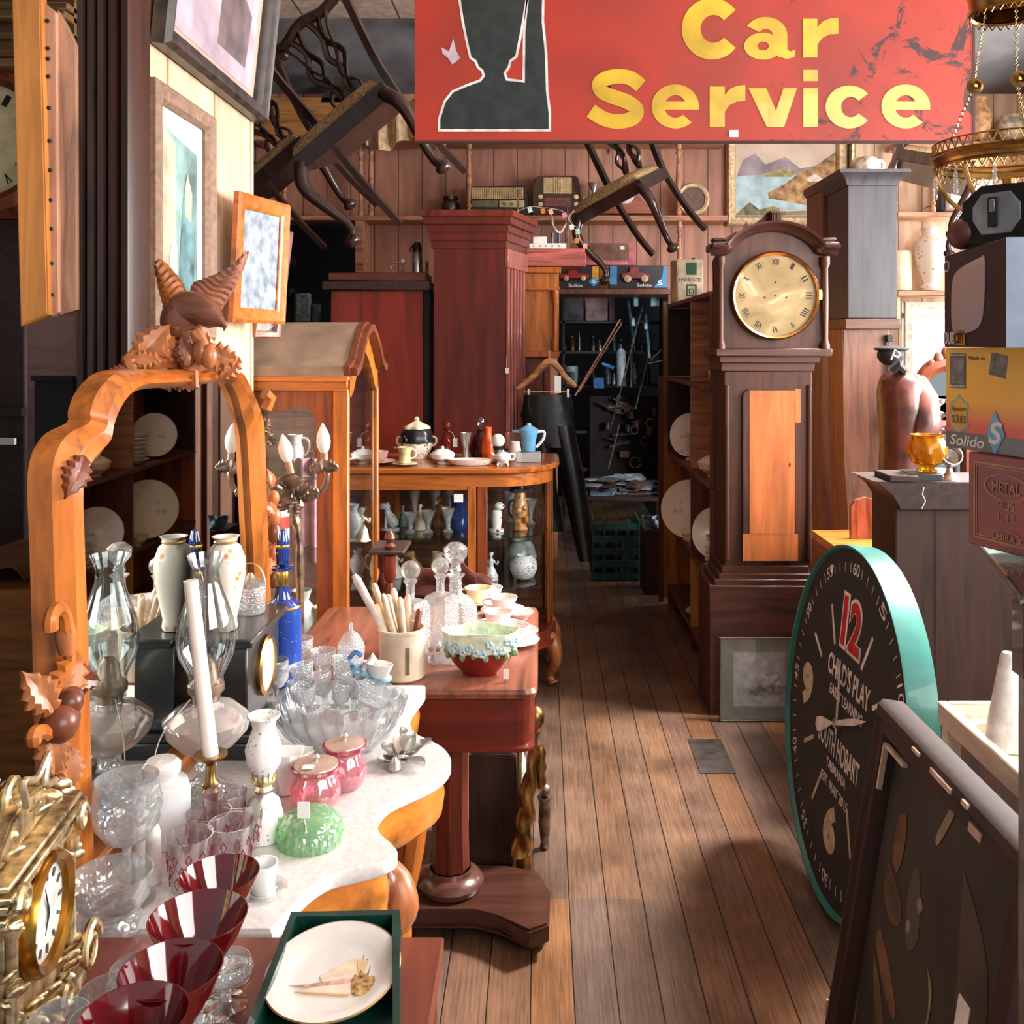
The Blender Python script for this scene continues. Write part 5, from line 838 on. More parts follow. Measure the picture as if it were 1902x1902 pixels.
# crest: branch with leaves and eagle
def cq(px, py, D=1.78): return P(px, py, D)
b = B(); b.tube(cr([cq(232, 682, 1.70), cq(262, 672, 1.72), cq(300, 668, 1.75), cq(345, 672), cq(395, 668, 1.85), cq(430, 672, 1.9)], 4), [.016, .02, .022, .02, .022, .02, .024, .022, .02, .018, .02, .022, .024, .024, .024, .024, .024, .022, .02, .018, .014][:21], 9); obj('carved_branch', b, CARVE, t)
b = B(); b.tube(cr([cq(250, 690, 1.70), cq(240, 672, 1.70), cq(255, 655, 1.72), cq(285, 655, 1.74), cq(298, 668, 1.75)], 4), .011, 8); obj('carved_branch', b, CARVE, t)
for px, py, sz, an, D_, mm in ((282, 640, .045, 130, 1.72, CARVE), (312, 645, .034, 60, 1.74, CARVE), (268, 668, .024, 0, 1.70, CARVE), (345, 655, .03, 80, 1.74, CARVED), (405, 662, .04, 10, 1.82, CARVE), (428, 682, .03, -50, 1.88, CARVE), (380, 650, .03, 100, 1.78, CARVE), (222, 692, .02, 180, 1.68, CARVED)): obj('carved_leaf', leaf(B(), cq(px, py, D_), sz, an, (.5, -1, .2)), mm, t)
b = B()
for i in range(6): b.tube([cq(332 + 6 * i, 690, 1.765), cq(333 + 6 * i, 716 + 5 * (i % 2), 1.755), cq(333 + 6 * i, 728 - 4 * (i % 3), 1.755)], [.0062, .006, .002], 6)
obj('tail_feathers', b, CARVE, t)
for px, py in ((348, 668), (372, 655), (388, 662)): obj('carved_fruit', B().ball(cq(px, py, 1.75), .019, (.8, .8, 1.2)), CARVE, t)
e_ = thing('eagle_carving', 'carved wooden eagle with raised wings perched on the mirror crest', 'carving', cq(345, 640), world=True)
b = B(); b.tube(cr([cq(330, 636), cq(333, 605), cq(347, 578), cq(368, 574, 1.77), cq(392, 588, 1.755), cq(408, 598, 1.745), cq(416, 606, 1.74)], 4), [.016, .02, .026, .031, .035, .037, .038, .038, .037, .036, .034, .033, .031, .029, .027, .025, .023, .02, .016, .013, .011, .008, .007, .005, .003], 12, fx=1.0); obj('body', b, wood('eagle_brown', '#7a4a38', 'x', .28, coat=.4), e_)
EG = wood('eagle_wing', '#a9602f', 'z', .4)
def wing(name, pts_out, pts_in, bow_, m_):
    po_, pi2 = cr(pts_out, 6), cr(pts_in, 6); n = len(po_); b = B(); rings = []
    for i, (a, c) in enumerate(zip(po_, pi2)):
        row = [];
        for j in range(9): u = j / 8; row.append(a + (c - a) * u + Vector((0, -bow_ * math.sin(PI * u) - .004 * (i % 2), .003 * math.sin(9 * u))))
        rings.append(row + [p + Vector((0, .012, 0)) for p in row[::-1]])
    b.loft(rings); return obj(name, b, m_, e_, sharp=20)
wing('wing', [cq(287, 492, 1.80), cq(293, 530, 1.79), cq(302, 565, 1.78), cq(304, 590, 1.77), cq(312, 612, 1.76)], [cq(299, 483, 1.80), cq(324, 510, 1.79), cq(342, 540, 1.78), cq(349, 575, 1.77), cq(350, 608, 1.76)], .012, EG)
wing('wing', [cq(459, 468, 1.85), cq(425, 498, 1.83), cq(385, 515, 1.81), cq(358, 527, 1.80), cq(350, 560, 1.79)], [cq(459, 472, 1.85), cq(450, 500, 1.83), cq(436, 532, 1.81), cq(418, 562, 1.80), cq(398, 590, 1.78)], .012, wood('wing_dark', '#8a5844', 'x', .45))
obj('beak', B().tube([cq(412, 602, 1.74), cq(418, 607, 1.74), cq(416, 615, 1.74)], [.006, .004, .001], 8), CARVED, e_); 
for dx in (0, 22): obj('leg', B().tube([cq(350 + dx * .5, 620, 1.77), cq(355 + dx, 640, 1.765), cq(352 + dx, 655, 1.76)], [.016, .011, .009], 8), CARVE, e_)
# ================================================================ shelf of radios, toy boxes, tin
D = 6.8; S = F / D; ZS = zs + .001
def wbox(b, px0, px1, py0, py1, D_, dep, bev=.004): return b.box(X(px0, D_), X(px1, D_), D_, D_ + dep, Z(py1, D_), Z(py0, D_), bev)
t = thing('radio', 'low cream and olive valve radio with a ribbed grille on the long shelf', 'radio', (X(926, D), D, ZS), world=True)
b = B(); b.prism([(X(872, D), ZS), (X(984, D), ZS), (X(976, D), Z(344, D)), (X(876, D), Z(346, D))], -.14, fr((0, D, 0), (1, 0, 0), (0, 0, 1)), bev=.01); obj('case', b, BLACK, t)
b = B(); b.box(X(876, D), X(972, D), D - .004, D + .01, Z(369, D), Z(349, D))
for i in range(28): b.box(X(877 + i * 3.4, D), X(878.6 + i * 3.4, D), D - .012, D - .002, Z(368, D), Z(350, D))
obj('grille', b, mat('cream_grille', '#d8bd8c', .5), t); obj('tuning_dial', wbox(B(), 876, 925, 372, 385, D - .008, .02), mat('olive_dial', '#6c7450', .3), t); obj('control_strip', wbox(B(), 927, 974, 372, 385, D - .008, .02), mat('cream_strip', '#cbbd8e', .4), t)
for px in (938, 952): obj('knob', B().lathe([(.012, 0), (.01, .014), (0, .014)], M=CAMF((X(px, D), D - .008, Z(379, D))), seg=14), mat('knob_tan', '#8a7a50'), t)
t = thing('radio', 'dark brown bakelite radio with a cream slatted grille and round knobs', 'radio', (X(1033, D), D, ZS), world=True)
b = B(); b.prism([(X(988, D), ZS), (X(1079, D), ZS), (X(1078, D), Z(345, D)), (X(1074, D), Z(329, D)), (X(1066, D), Z(326, D)), (X(1003, D), Z(326, D)), (X(994, D), Z(330, D)), (X(990, D), Z(350, D))], -.16, fr((0, D, 0), (1, 0, 0), (0, 0, 1)), bev=.008); obj('case', b, mat('bakelite', '#3a2018', .2, coat=.6), t)
b = B(); wbox(b, 1009, 1062, 329, 360, D - .003, .01)
for i in range(9): wbox(b, 1009, 1033, 330 + i * 3.4, 331.6 + i * 3.4, D - .012, .01, .001); wbox(b, 1038, 1062, 330 + i * 3.4, 331.6 + i * 3.4, D - .012, .01, .001)
for px in (1029, 1033, 1037, 1041): wbox(b, px, px + 1.6, 329, 360, D - .014, .012, .001)
obj('grille', b, MATS['cream_grille'], t); obj('tuning_dial', wbox(B(), 1010, 1061, 366, 384, D - .006, .02), mat('mauve_dial', '#7c4c48', .3, var=.35, sc=120), t)
for px in (1004, 1070):
    for py in (366, 380): obj('knob', B().lathe([(.018, 0), (.016, .02), (0, .022)], M=CAMF((X(px, D), D, Z(py, D))), seg=16), mat('knob_cream', '#e6c79c', .3), t)
vase('storage_jar', 'brown glass storage jar with a wide lid on the long shelf', T(X(835, D), D + .05, ZS), [(.06, 0), (.066, .01), (.068, .09), (.05, .115), (.048, .12), (.056, .122), (.056, .148), (0, .148)], mat('brown_jar_glass', '#2e1812', .08, coat=.8), 'jar')
t = thing('coffee_grinder', 'small pale metal table grinder with a funnel top behind the dark dining chair', 'grinder', T(X(1104, D), D + .08, ZS)); obj('body', B().lathe([(.03, 0), (.03, .1), (.016, .12), (.014, .19), (.045, .25), (.04, .25), (0, .2)]), SILVER, t); obj('crank', B().tube([(-.02, 0, .15), (-.07, 0, .15), (-.08, 0, .11)], .008), SILVER, t)
t = thing('mantel_clock', 'low bowed mantel clock with a pale round face on the long shelf', 'clock', (X(1162, D), D, ZS), world=True)
pts = [(1110, 396), (1110, 385), (1130, 376), (1142, 356), (1152, 348), (1172, 348), (1182, 356), (1196, 376), (1216, 385), (1216, 396)]
obj('case', B().prism([(X(a, D), max(Z(c, D), ZS)) for a, c in pts][::-1], -.12, fr((0, D, 0), (1, 0, 0), (0, 0, 1)), bev=.004), wood('clock_mahog', '#8a4c38', 'x', .3, coat=.3), t); obj('dial', B().lathe([(.062, 0), (.062, .008), (0, .008)], M=CAMF((X(1162, D), D - .002, Z(362, D))), seg=32), mat('silvered_dial', '#d8d8d8', .3), t)
t = thing('wall_clock', 'brown dialled round clock with a cream rim on the long shelf by the painting', 'clock', (X(1288, D), D, ZS), world=True); C = CAMF((X(1287, D), D + .02, ZS + .125))
obj('rim', B().lathe([(.085, 0), (.088, .02), (.105, .03), (.118, .01), (.118, -.02)], M=C, seg=36, caps=False), mat('cream_rim', '#d8c098', .4), t); obj('dial', B().lathe([(.088, -.01), (.088, .005)], M=C, seg=36), mat('brown_dial', '#553024', .4), t); obj('hand', B().tube([C @ Vector((-.03, .03, .01)), C @ Vector((0, -.01, .01)), C @ Vector((.035, .045, .01))], .003, 5), GOLD, t)
tag(obj('looped_flex', B().tube(cr([P(1078, 388, 6.6), P(1062, 395, 5.9), P(1052, 415, 5.7), P(1040, 432, 5.6), P(1028, 420, 5.6), P(1024, 400, 5.9), P(1016, 390, 6.6)], 5), .006, 6), TWINE), 'cream cord looping down from the bakelite radio to the white box', 'cord')
# white electrical chassis + flags on the pink slab
D = 5.45; zsl = Z(463, D) + .001; t = thing('electrical_box', 'white two tier electrical unit with two dark capacitors on the pink slab', 'electrical unit', (X(1015, D), D, zsl), world=True)
obj('base', B().box(X(983, D), X(1052, D), D - .03, D + .08, zsl, zsl + .03, .002), WHITE, t); obj('upper_box', B().box(X(990, D), X(1016, D), D - .02, D + .06, zsl + .03, zsl + .068, .002), WHITE, t)
for px in (1026, 1038): obj('capacitor', B().lathe([(.009, 0), (.009, .06), (0, .06)], (X(px, D), D, zsl + .03), 14), mat('blue_grey_metal', '#4a566c', .3, .6), t)
for px in (992, 1004, 1014, 1026, 1038): obj('socket', B().lathe([(.004, 0), (.004, .003)], M=CAMF((X(px, D), D - .03, zsl + .015)), seg=10), BLACKM, t)
t = thing('flag_string', 'string of small pastel paper flags strung before the radios', 'bunting', P(1030, 400, 5.4), world=True)
fl = [(952, 400), (984, 388), (1008, 390), (1023, 391), (1048, 398), (1062, 420), (1073, 428), (1071, 445), (1087, 455)]
obj('string', B().tube(cr([P(944, 398, 5.4)] + [P(a, c - 4, 5.4) for a, c in fl], 3), .0012, 5), TWINE, t)
for i, (px, py) in enumerate(fl): obj('flag', B().prism([(-.012, -.02), (.012, -.02), (.012, .008), (-.012, .008)], .0015, CAMF(P(px, py, 5.4)) @ rz((i * 37) % 40 - 20)), mat(('flag_white', 'flag_mint', 'flag_orange', 'flag_peach', 'flag_pink')[i % 5], ('#eae4de', '#b8d4cc', '#d8823c', '#e6b088', '#d890a0')[i % 5], .8), t)
for px, y0, y1 in ((962, 352, 458), (1054, 378, 460)): tag(obj('thin_rod', B().tube([P(px, y0, 5.42), (X(px, 5.42), 5.42, zsl)], .004, 6), BRONZE), 'thin upright rod standing on the pink slab', 'rod', 'rods on the pink slab')
# toy boxes
D = 6.5; S = F / D; zb = Z(537, D)
b = B().box(X(1036, D), X(1262, D), D - .02, BW - .003, zb - .035, zb, .003).box(X(1240, D), X(1252, D), D - .015, D + .03, .0, zb - .036, .003); t = tag(obj('store_shelf', b, BROWNW), 'brown shelf board with toy car boxes above the dark store opening', 'shelf')
def toybox(label, px0, px1, py0, boxm, D_=6.5, z0=None, parts=()):
    z0 = z0 if z0 is not None else zb + .001; t = thing('toy_car_box', label, 'toy box', (X((px0 + px1) / 2, D_), D_, z0), world=True); x0, x1, z1 = X(px0, D_), X(px1, D_), Z(py0, D_)
    obj('carton', B().box(x0, x1, D_, D_ + .12, z0, z1, .002), boxm, t); return t, x0, x1, z0, z1
BB = mat('box_black', '#1a1c22', .35, var=.2); BLUEC = mat('box_blue', '#3a94cc', .35); YELC = mat('box_yellow', '#dba61e', .4, var=.1); PINKB = mat('box_pink', '#c46878', .45)
def toycar(t, x0, x1, z0, z1, y, m):
    w_, h = x1 - x0, z1 - z0; M = fr((x0, y, z0), (1, 0, 0), (0, 0, 1))
    obj('car_body', B().prism([(0, .25 * h), (w_, .25 * h), (w_, .5 * h), (.78 * w_, .6 * h), (.62 * w_, .62 * h), (.56 * w_, .95 * h), (.3 * w_, .95 * h), (.26 * w_, .6 * h), (0, .55 * h)], .02, M, bev=.002), m, t)
    for k in (.2, .8): obj('wheel', B().lathe([(.22 * h, 0), (.22 * h, .012), (.1 * h, .016), (0, .016)], M=M @ T(w_ * k, .24 * h, .015), seg=16), mat('wheel_tan', '#c8a890', .4), t)
REDC = mat('toy_red', '#a82a22', .25, coat=.5)
t, x0, x1, z0, z1 = toybox('black toy car box with a red coupe and yellow stripe', 1038, 1114, 494, BB)
toycar(t, x0 + .01, x0 + .2, z0 + .05, z0 + .13, D - .022, REDC); obj('yellow_panel', wbox(B(), 1100, 1112, 495, 520, D - .004, .006, 0), YELC, t); MB_ = fr((0, D - .001, 0), (1, 0, 0), (0, 0, 1))
obj('diamond', B().prism([(X(1103, D) + .035 * math.cos(a), Z(523, D) + .035 * math.sin(a)) for a in [R(90 * i) for i in range(4)]], .004, MB_), BLUEC, t); text('lettering', 'Solido', PAPER, t, MB_ @ T(X(1056, D), Z(533, D), 0), .095, .022, .01); text('lettering', 'S', PAPER, t, MB_ @ T(X(1100, D), Z(526, D), .004), .022, .026, .02)
t, x0, x1, z0, z1 = toybox('black toy car box with a blue corner and a vintage red car', 1132, 1240, 493, BB)
toycar(t, x0 + .08, x0 + .27, z0 + .04, z0 + .15, D - .022, mat('toy_maroon', '#7c3028', .3, coat=.4)); obj('blue_panel', wbox(B(), 1133, 1146, 494, 528, D - .004, .006, 0), BLUEC, t); obj('blue_corner', B().prism([(X(1214, D), Z(534, D)), (X(1239, D), Z(534, D)), (X(1239, D), Z(494, D)), (X(1232, D), Z(494, D)), (X(1230, D), Z(515, D))], .004, MB_), BLUEC, t); text('lettering', 'Solido', PAPER, t, MB_ @ T(X(1183, D), Z(532, D), 0), .1, .018, .01); text('lettering', 'S', PAPER, t, MB_ @ T(X(1222, D), Z(530, D), .004), .03, .034, .02)
z2 = z1 + .001
t = thing('toy_car_box', 'pink edged toy car box with a brown window lying on top of the other boxes', 'toy box', (X(1120, D), D, z2), world=True)
obj('carton', B().box(X(1062, D), X(1181, D), D - .0, D + .1, z2, z2 + .15, .002), PINKB, t); obj('window', B().box(X(1064, D), X(1168, D), D - .003, D, z2 + .035, z2 + .147), mat('box_window', '#7c5c4c', .25), t); text('lettering', 'Exclusive', mat('pink_print', '#e8b8bc', .5), t, MB_ @ T(X(1104, D), z2 + .008, 0), .23, .02, .0); obj('price_tag', wbox(B(), 1152, 1160, 457, 464, D - .006, .002, 0), PAPER, t)
# oil tin
D = 5.62; t = thing('oil_tin', 'white and green oil tin reading ENERGOL beside the longcase clock hood', 'tin', (X(1285, D), D, 1.791), world=True)
M = T(.79, D, 1.791) @ rz(14); S_ = .18; k = .24
obj('body', B().box(0, .165, 0, .115, 0, .255, .008, M), mat('tin_cream', '#ddd0b4', .4, var=.2, sc=10), t); Mf = M @ fr((0, -.0005, 0), (1, 0, 0), (0, 0, 1)); GRN = mat('tin_green', '#1c5a40', .4)
obj('green_square', B().box(.055, .12, .165, .235, 0, .001, M=Mf), GRN, t); text('lettering', 'ENERGOL', mat('tin_dark', '#23302a', .5), t, Mf @ T(.012, .125, 0), .14, .022, .01)
obj('green_emblem', B().frame(Mf @ T(.055, .04, .0), .065, .07, [(0, 0), (0, .001), (.01, .001), (.01, 0)]).frame(Mf @ T(.071, .055, .0), .033, .03, [(0, 0), (0, .001), (.007, .001), (.007, 0)]), GRN, t); obj('spout', B().lathe([(.018, .255), (.018, .268), (0, .268)], (.13, .06, 0), 14, M), BLACK, t)
# flask + wire glasses on linen press
zl = Z(506, 5.05) + .001; t = thing('vacuum_flask', 'steel vacuum flask with a black cap on top of the dark red cupboard', 'flask', (X(775, 5.2), 5.2, zl)); obj('body', B().lathe([(.026, 0), (.028, .01), (.028, .10), (.022, .12), (0, .12)]), SILVER, t); obj('cap', B().lathe([(.024, .118), (.026, .13), (.02, .16), (.014, .172), (0, .172)]).tube([(-.02, 0, .16), (-.035, 0, .14), (-.036, 0, .12)], .005), BLACK, t)
t = thing('wire_stand', 'looped wire egg stand with a white knob on the dark red cupboard', 'stand', (X(748, 5.2), 5.2, zl))
for x in (-.03, .03): obj('wire_loop', B().tube([(x + .03 * math.cos(a), 0, .034 + .03 * math.sin(a)) for a in [2 * PI * i / 20 for i in range(21)]], .003, 5), GILT, t)
obj('knob', B().ball((0, 0, .07), .012), WHITE, t); t2 = dup(t, T(X(795, 5.3), 5.25, zl) @ rz(90), 'second looped wire stand seen edge on behind the steel flask')
# hanger & trousers
D = 5.0; t = thing('coat_hanger', 'pale wooden coat hanger hooked below the honey clock hood', 'hanger', P(1021, 660, D), world=True)
obj('arms', B().tube(cr([P(961, 722, D), P(985, 704, D), P(1006, 682, D), P(1021, 672, D), P(1036, 682, D), P(1050, 700, D), P(1070, 718, D)], 4), [.010, .012, .014, .015, .015, .016, .017, .018, .019, .02, .021, .022, .024, .022, .021, .02, .019, .018, .017, .016, .015, .015, .014, .012, .01], 8), wood('hanger_wood', '#c08a5c', 'x', .4), t)
obj('hook', B().tube([P(1021, 668, D), P(1021, 652, D), P(1018, 648, 5.1)], .003, 6), SILVER, t); obj('bar', B().tube([P(974, 728, D), P(1056, 728, D)], .003, 6), SILVER, t)
for px in (982, 1055): obj('clip', B().box(X(px, D) - .007, X(px, D) + .007, D - .018, D + .012, Z(738, D), Z(722, D), .002), SILVER if px < 1000 else WHITE, t)
t = thing('leather_trousers', 'black leather trousers clipped to the wooden hanger and trailing down', 'trousers', P(1018, 735, D), world=True)
BL = mat('black_leather', '#15181a', .28, var=.3, sc=14, bp=.5, coat=.4)
def legt(c, w_, lab='trouser_leg'):
    rings = []; c = [P(a, d, D) for a, d in c]; n = len(c)
    for i, p in enumerate(c):
        rings.append([(p.x + w_[i] * math.cos(a) * (1 + .10 * math.sin(4 * a + i * .9)), p.y + .045 * math.sin(a), p.z) for a in [2 * PI * j / 24 for j in range(24)]])
    obj(lab, B().loft(rings), BL, t)
legt([(1017, 733), (1018, 745), (1018, 770), (1020, 800), (1024, 830)], [.115, .118, .128, .13, .12], 'waist')
legt([(1002, 805), (1005, 850), (1010, 900), (1022, 950), (1030, 985)], [.07, .068, .06, .05, .045]); legt([(1042, 790), (1055, 850), (1066, 900), (1076, 960), (1084, 1010), (1088, 1040)], [.065, .06, .055, .05, .045, .04])
tag(obj('swing_ticket', B().box(X(1030, 4.93), X(1042, 4.93), 4.93, 4.932, Z(730, 4.93), Z(698, 4.93)), PAPER), 'white cardboard tag dangling behind the wooden hanger bar', 'tag'); tag(obj('swing_ticket', B().box(X(938, 4.93), X(945, 4.93), 4.97, 4.972, Z(694, 4.93), Z(684, 4.93)).tube([P(941, 684, 4.97), P(941, 662, 4.97)], .001, 5), PAPER), 'small white tag hanging on string at the wardrobe corner', 'tag')
# ================================================================ store room clutter
t = thing('store_rack', 'dim metal rack in the store room behind the opening', 'rack', (.5, 7.7, 0), world=True); zr = [Z(596, 7.6), Z(652, 7.6), Z(715, 7.6), Z(800, 7.6), Z(870, 7.6)]
obj('post', B().box(X(1045, 7.6), X(1049, 7.6), 7.6, 7.64, 0, 1.95), GREYW, t); obj('post', B().box(X(1225, 7.6), X(1229, 7.6), 7.6, 7.64, 0, 1.95), GREYW, t)
for z in zr: obj('shelf_board', B().box(X(1040, 7.6), X(1230, 7.6), 7.6, 8.1, z - .02, z), GREYW, t)
def cbox(name, label, cat, px0, px1, py0, z, m, D_=7.65, dep=.2, grp=None): return tag(obj(name, B().box(X(px0, D_), X(px1, D_), D_, D_ + dep, z + .001, max(Z(py0, D_), z + .02), .004), m), label, cat, grp)
cbox('storage_box', 'grey black patterned box on the top store rack shelf', 'box', 1044, 1084, 552, zr[0], mat('grey_box', '#5a5a60', .6, var=.4, sc=6)); cbox('storage_box', 'pink white printed carton on the top store rack shelf', 'box', 1087, 1129, 550, zr[0], mat('pinkish_carton', '#a08a8c', .6, var=.25, sc=10)); cbox('storage_box', 'mauve carton behind the pink white one on the rack', 'box', 1131, 1142, 553, zr[0], mat('mauve_carton', '#6a5664', .6))
random.seed(3)
BLG = mat('blue_steel', '#7aa0b4', .35, .3, .3); DKS = mat('dark_steel', '#4c5058', .35, .7, .3)
for i in range(26):
    k = i % 13; row = 1 + i // 13; px = 1050 + k * 13; r_ = random.uniform(.014, .03); h = random.uniform(.07, .17)
    tag(obj('bottle' if i % 3 else 'tool', B().lathe([(r_, 0), (r_, h * .6), (r_ * .4, h * .8), (r_ * .4, h), (0, h)], (X(px, 7.7), 7.7 + random.uniform(0, .1), zr[row] + .001), 10) if i % 3 else B().tube([(X(px, 7.7), 7.72, zr[row] + .006), (X(px + 4, 7.7), 7.85, zr[row] + h)], [.008, .014], 6), random.choice([BLG, DKS, DKS, SILVER, mat('brown_glass', '#3a2418', .2)])), 'small dim bottle or tool among the clutter on the store rack', 'bottle' if i % 3 else 'tool', 'clutter on the store rack')
t = thing('paint_tin', 'pale blue tin with a dark green label on the store rack', 'tin', (X(1062, 7.6), 7.76, zr[2] + .001)); obj('body', B().lathe([(.055, 0), (.055, .14), (.05, .145), (0, .145)]), mat('tin_blue', '#9ab8c4', .4), t); obj('label', B().lathe([(.0558, .03), (.0558, .10)], caps=False, a0=200, a1=300), mat('label_dark', '#244a48', .5), t)
cbox('storage_box', 'bright blue plastic basket in the store room', 'basket', 1102, 1122, 702, Z(722, 7.5), mat('blue_plastic', '#2a6fb0', .4), 7.5); tag(bpy.data.objects['storage_box.003'], 'bright blue plastic basket in the store room', 'basket')
tag(obj('spray_can', B().lathe([(.035, 0), (.035, .26), (.02, .28), (0, .29)], (X(1155, 7.4), 7.45, zr[2] + .001), 14), mat('can_pale', '#a8c0c8', .4)), 'tall pale blue cylinder on the store rack', 'can')
tag(obj('brush', B().tube([P(1118, 675, 7.4), P(1140, 684, 7.4)], [.012, .016], 8), BLUEC), 'bright blue handled brush lying on the rack clutter', 'brush')
for i, (x0, y0, x1, y1, r_, m_) in enumerate(((1152, 593, 1068, 735, .006, SHELFW), (1155, 600, 1075, 728, .004, SHELFW), (1196, 560, 1133, 800, .007, DKS), (1200, 585, 1206, 665, .012, BLG), (1185, 590, 1160, 700, .01, DKS), (1150, 790, 1130, 870, .006, BRONZE), (1208, 670, 1228, 650, .004, TWINE), (1205, 675, 1230, 670, .004, TWINE), (1175, 600, 1172, 720, .01, DKS), (1215, 620, 1180, 760, .008, DKS), (1168, 560, 1178, 640, .012, BLG))):
    tag(obj('golf_club' if i in (2, 4, 8, 9) else 'pole', B().tube([P(x0, y0, 7.2 + .035 * i), P(x1, y1, 7.05 + .035 * i)], r_, 6), m_), 'thin pole or club leaning in the dark store opening', 'pole', 'poles leaning in the store room')
for i, (px, py, w_, h) in enumerate(((1176, 545, 10, 25), (1208, 548, 18, 22), (1172, 590, 8, 16), (1196, 600, 7, 12))): tag(obj('hanging_tool', B().box(X(px, 7.15), X(px + w_, 7.15), 7.15, 7.17, Z(py + h, 7.15), Z(py, 7.15), .006), BLG), 'pale blue metal piece hanging high in the store opening', 'tool', 'pale pieces hung in the store room')
random.seed(11)
t = thing('workbench', 'dark low bench piled with magazines in the store room', 'bench', (X(1165, 7.1), 7.1, 0), world=True); obj('top', B().box(X(1092, 7.05), X(1228, 7.05), 7.08, 7.5, Z(925, 7.05) - .03, Z(925, 7.05), .004), DARKB, t)
for px in (1096, 1224): obj('leg', B().box(X(px, 7.1) - .015, X(px, 7.1) + .015, 7.12, 7.15, 0, Z(925, 7.05) - .03), DARKB, t)
bz = Z(925, 7.05)
for i in range(34):
    px = 1100 + (i % 9) * 13.6; lv = i // 9; M = T(X(px, 7.2), 7.2 + random.uniform(-.03, .12), bz + .004 + lv * .035) @ rz(random.uniform(-40, 40)) @ rx(random.uniform(-8, 25))
    tag(obj('magazine', B().box(-.07, .07, -.05, .05, 0, random.uniform(.008, .02), .001, M), random.choice([mat('mag_blue', '#8fa6b8', .3), mat('mag_grey', '#6d7680', .3), mat('mag_white', '#b8c0c8', .3), mat('mag_brown', '#6a4c3a', .4)])), 'glossy grey blue magazine in the loose heap on the store bench', 'magazine', 'magazines heaped on the store bench')
for i in range(22):
    px, py = random.uniform(1105, 1222), random.uniform(740, 860); r_ = random.uniform(.02, .045); p = P(px, py, 7.5)
    k = i % 4; b = B()
    if k == 0: b.tube([p + Vector((-.08, 0, random.uniform(-.05, .05))), p + Vector((.08, .03, random.uniform(-.05, .05)))], [.01, .02], 7)
    elif k == 1: b.lathe([(r_, 0), (r_, .05), (r_ * .6, .06), (0, .06)], p, 12)
    elif k == 2: b.box(p.x - r_, p.x + r_, p.y, p.y + .05, p.z, p.z + r_ * 1.4, .006)
    else: b.tube([p + Vector((r_ * math.cos(a), 0, r_ * math.sin(a))) for a in [i2 * .6 for i2 in range(11)]], .006, 6)
    tag(obj('scrap_metal', b, random.choice([DKS, DKS, BRONZE, mat('rusty', '#5c3428', .6), BLG])), 'dark odd piece of hardware in the hanging junk of the store room', 'hardware', 'hardware jumbled in the store room')
tag(obj('junk_net', B().box(X(1095, 7.6), X(1228, 7.6), 7.56, 7.585, bz, Z(735, 7.6), 0), mat('dark_mesh', '#1a1816', .9)), 'dark backing board behind the hardware in the store room', 'board')
D = 6.35; t = thing('crate', 'dark green plastic crate on the floor of the passage end', 'crate', (X(1150, D), D, 0), world=True); GC = mat('crate_green', '#1c4c44', .45)
x0, x1, h = X(1101, D), X(1188, D), Z(965, D)
b = B()
for i in range(5): b.box(x0, x1, D, D + .012, h * i / 5 + .01, h * i / 5 + h * .13)
for i in range(5): b.box(x0 + (x1 - x0) * i / 4 - .008, x0 + (x1 - x0) * i / 4 + .008, D - .003, D + .015, 0.002, h)
obj('front', b, GC, t); obj('side', B().box(x0, x0 + .012, D + .016, D + .3, .002, h), GC, t); obj('side', B().box(x1 - .012, x1, D + .016, D + .3, .002, h), GC, t); obj('base', B().box(x0 + .013, x1 - .013, D + .016, D + .3, .002, .02), GC, t)
for i in range(6): tag(obj('crate_item', B().box(-.05, .05, -.012, .012, 0, .22, .002, T(x0 + .05 + i * .045, D + .12 + .02 * (i % 2), .022) @ ry(-12 + 5 * i)), (DKS, BLG, DARKB)[i % 3]), 'thin dark book stood in the green crate', 'book', 'books in the green crate')
tag(obj('cardboard_box', B().box(X(1196, 6.0), X(1228, 6.0), 6.0, 6.25, .0, Z(985, 6.0), .004), DARKB), 'dark box at the passage end beside the green crate', 'box'); tag(obj('foil_pack', B().grid(lambda u, v: (X(1193 + 36 * u, 6.0), 5.99 - .02 * math.sin(9 * u + 4 * v), Z(985, 6.0) + .002 + .09 * v), 8, 5, .004), BLG), 'crumpled pale blue packet on the box beside the crate', 'packet')
tag(obj('ruler', B().box(X(1232, 5.95), X(1241, 5.95), 5.95, 5.96, .0, Z(560, 5.95)), wood('yellowed_ruler', '#8a7a38', 'z', .5)), 'tall yellowed measuring rule upright at the passage shelving corner', 'ruler')
tag(obj('wooden_strip', B().box(X(1233, 5.6), X(1242, 5.6), 5.84, 5.86, .0, Z(700, 5.6)), MAHOG), 'dark red wooden strip standing at the passage shelving corner', 'strip')
# dark bay items behind the cream wall
zy = Z(598, 7.2); t = thing('bay_bench', 'dim bench shelf in the dark bay behind the display cabinet', 'shelf', (X(560, 7.2), 7.2, zy), world=True); obj('board', B().box(X(490, 7.2), X(664, 7.2), 7.2, 7.8, zy - .02, zy), GREYW, t); obj('leg', B().box(X(500, 7.2), X(506, 7.2), 7.22, 7.26, 0, zy - .02), GREYW, t); obj('leg', B().box(X(655, 7.2), X(661, 7.2), 7.22, 7.26, 0, zy - .02), GREYW, t)
cbox('meter_box', 'small pale electrical meter box in the dark bay', 'meter', 549, 573, 545, zy, mat('meter_pale', '#9ab0ac', .4, var=.3, sc=40), 7.25, .1)
tag(obj('tin_can', B().lathe([(.035, 0), (.035, .14), (0, .14)], (X(585, 7.3), 7.35, zy + .001), 16), mat('grey_can', '#6c7c80', .4)), 'grey tin can beside the pale meter box', 'can')
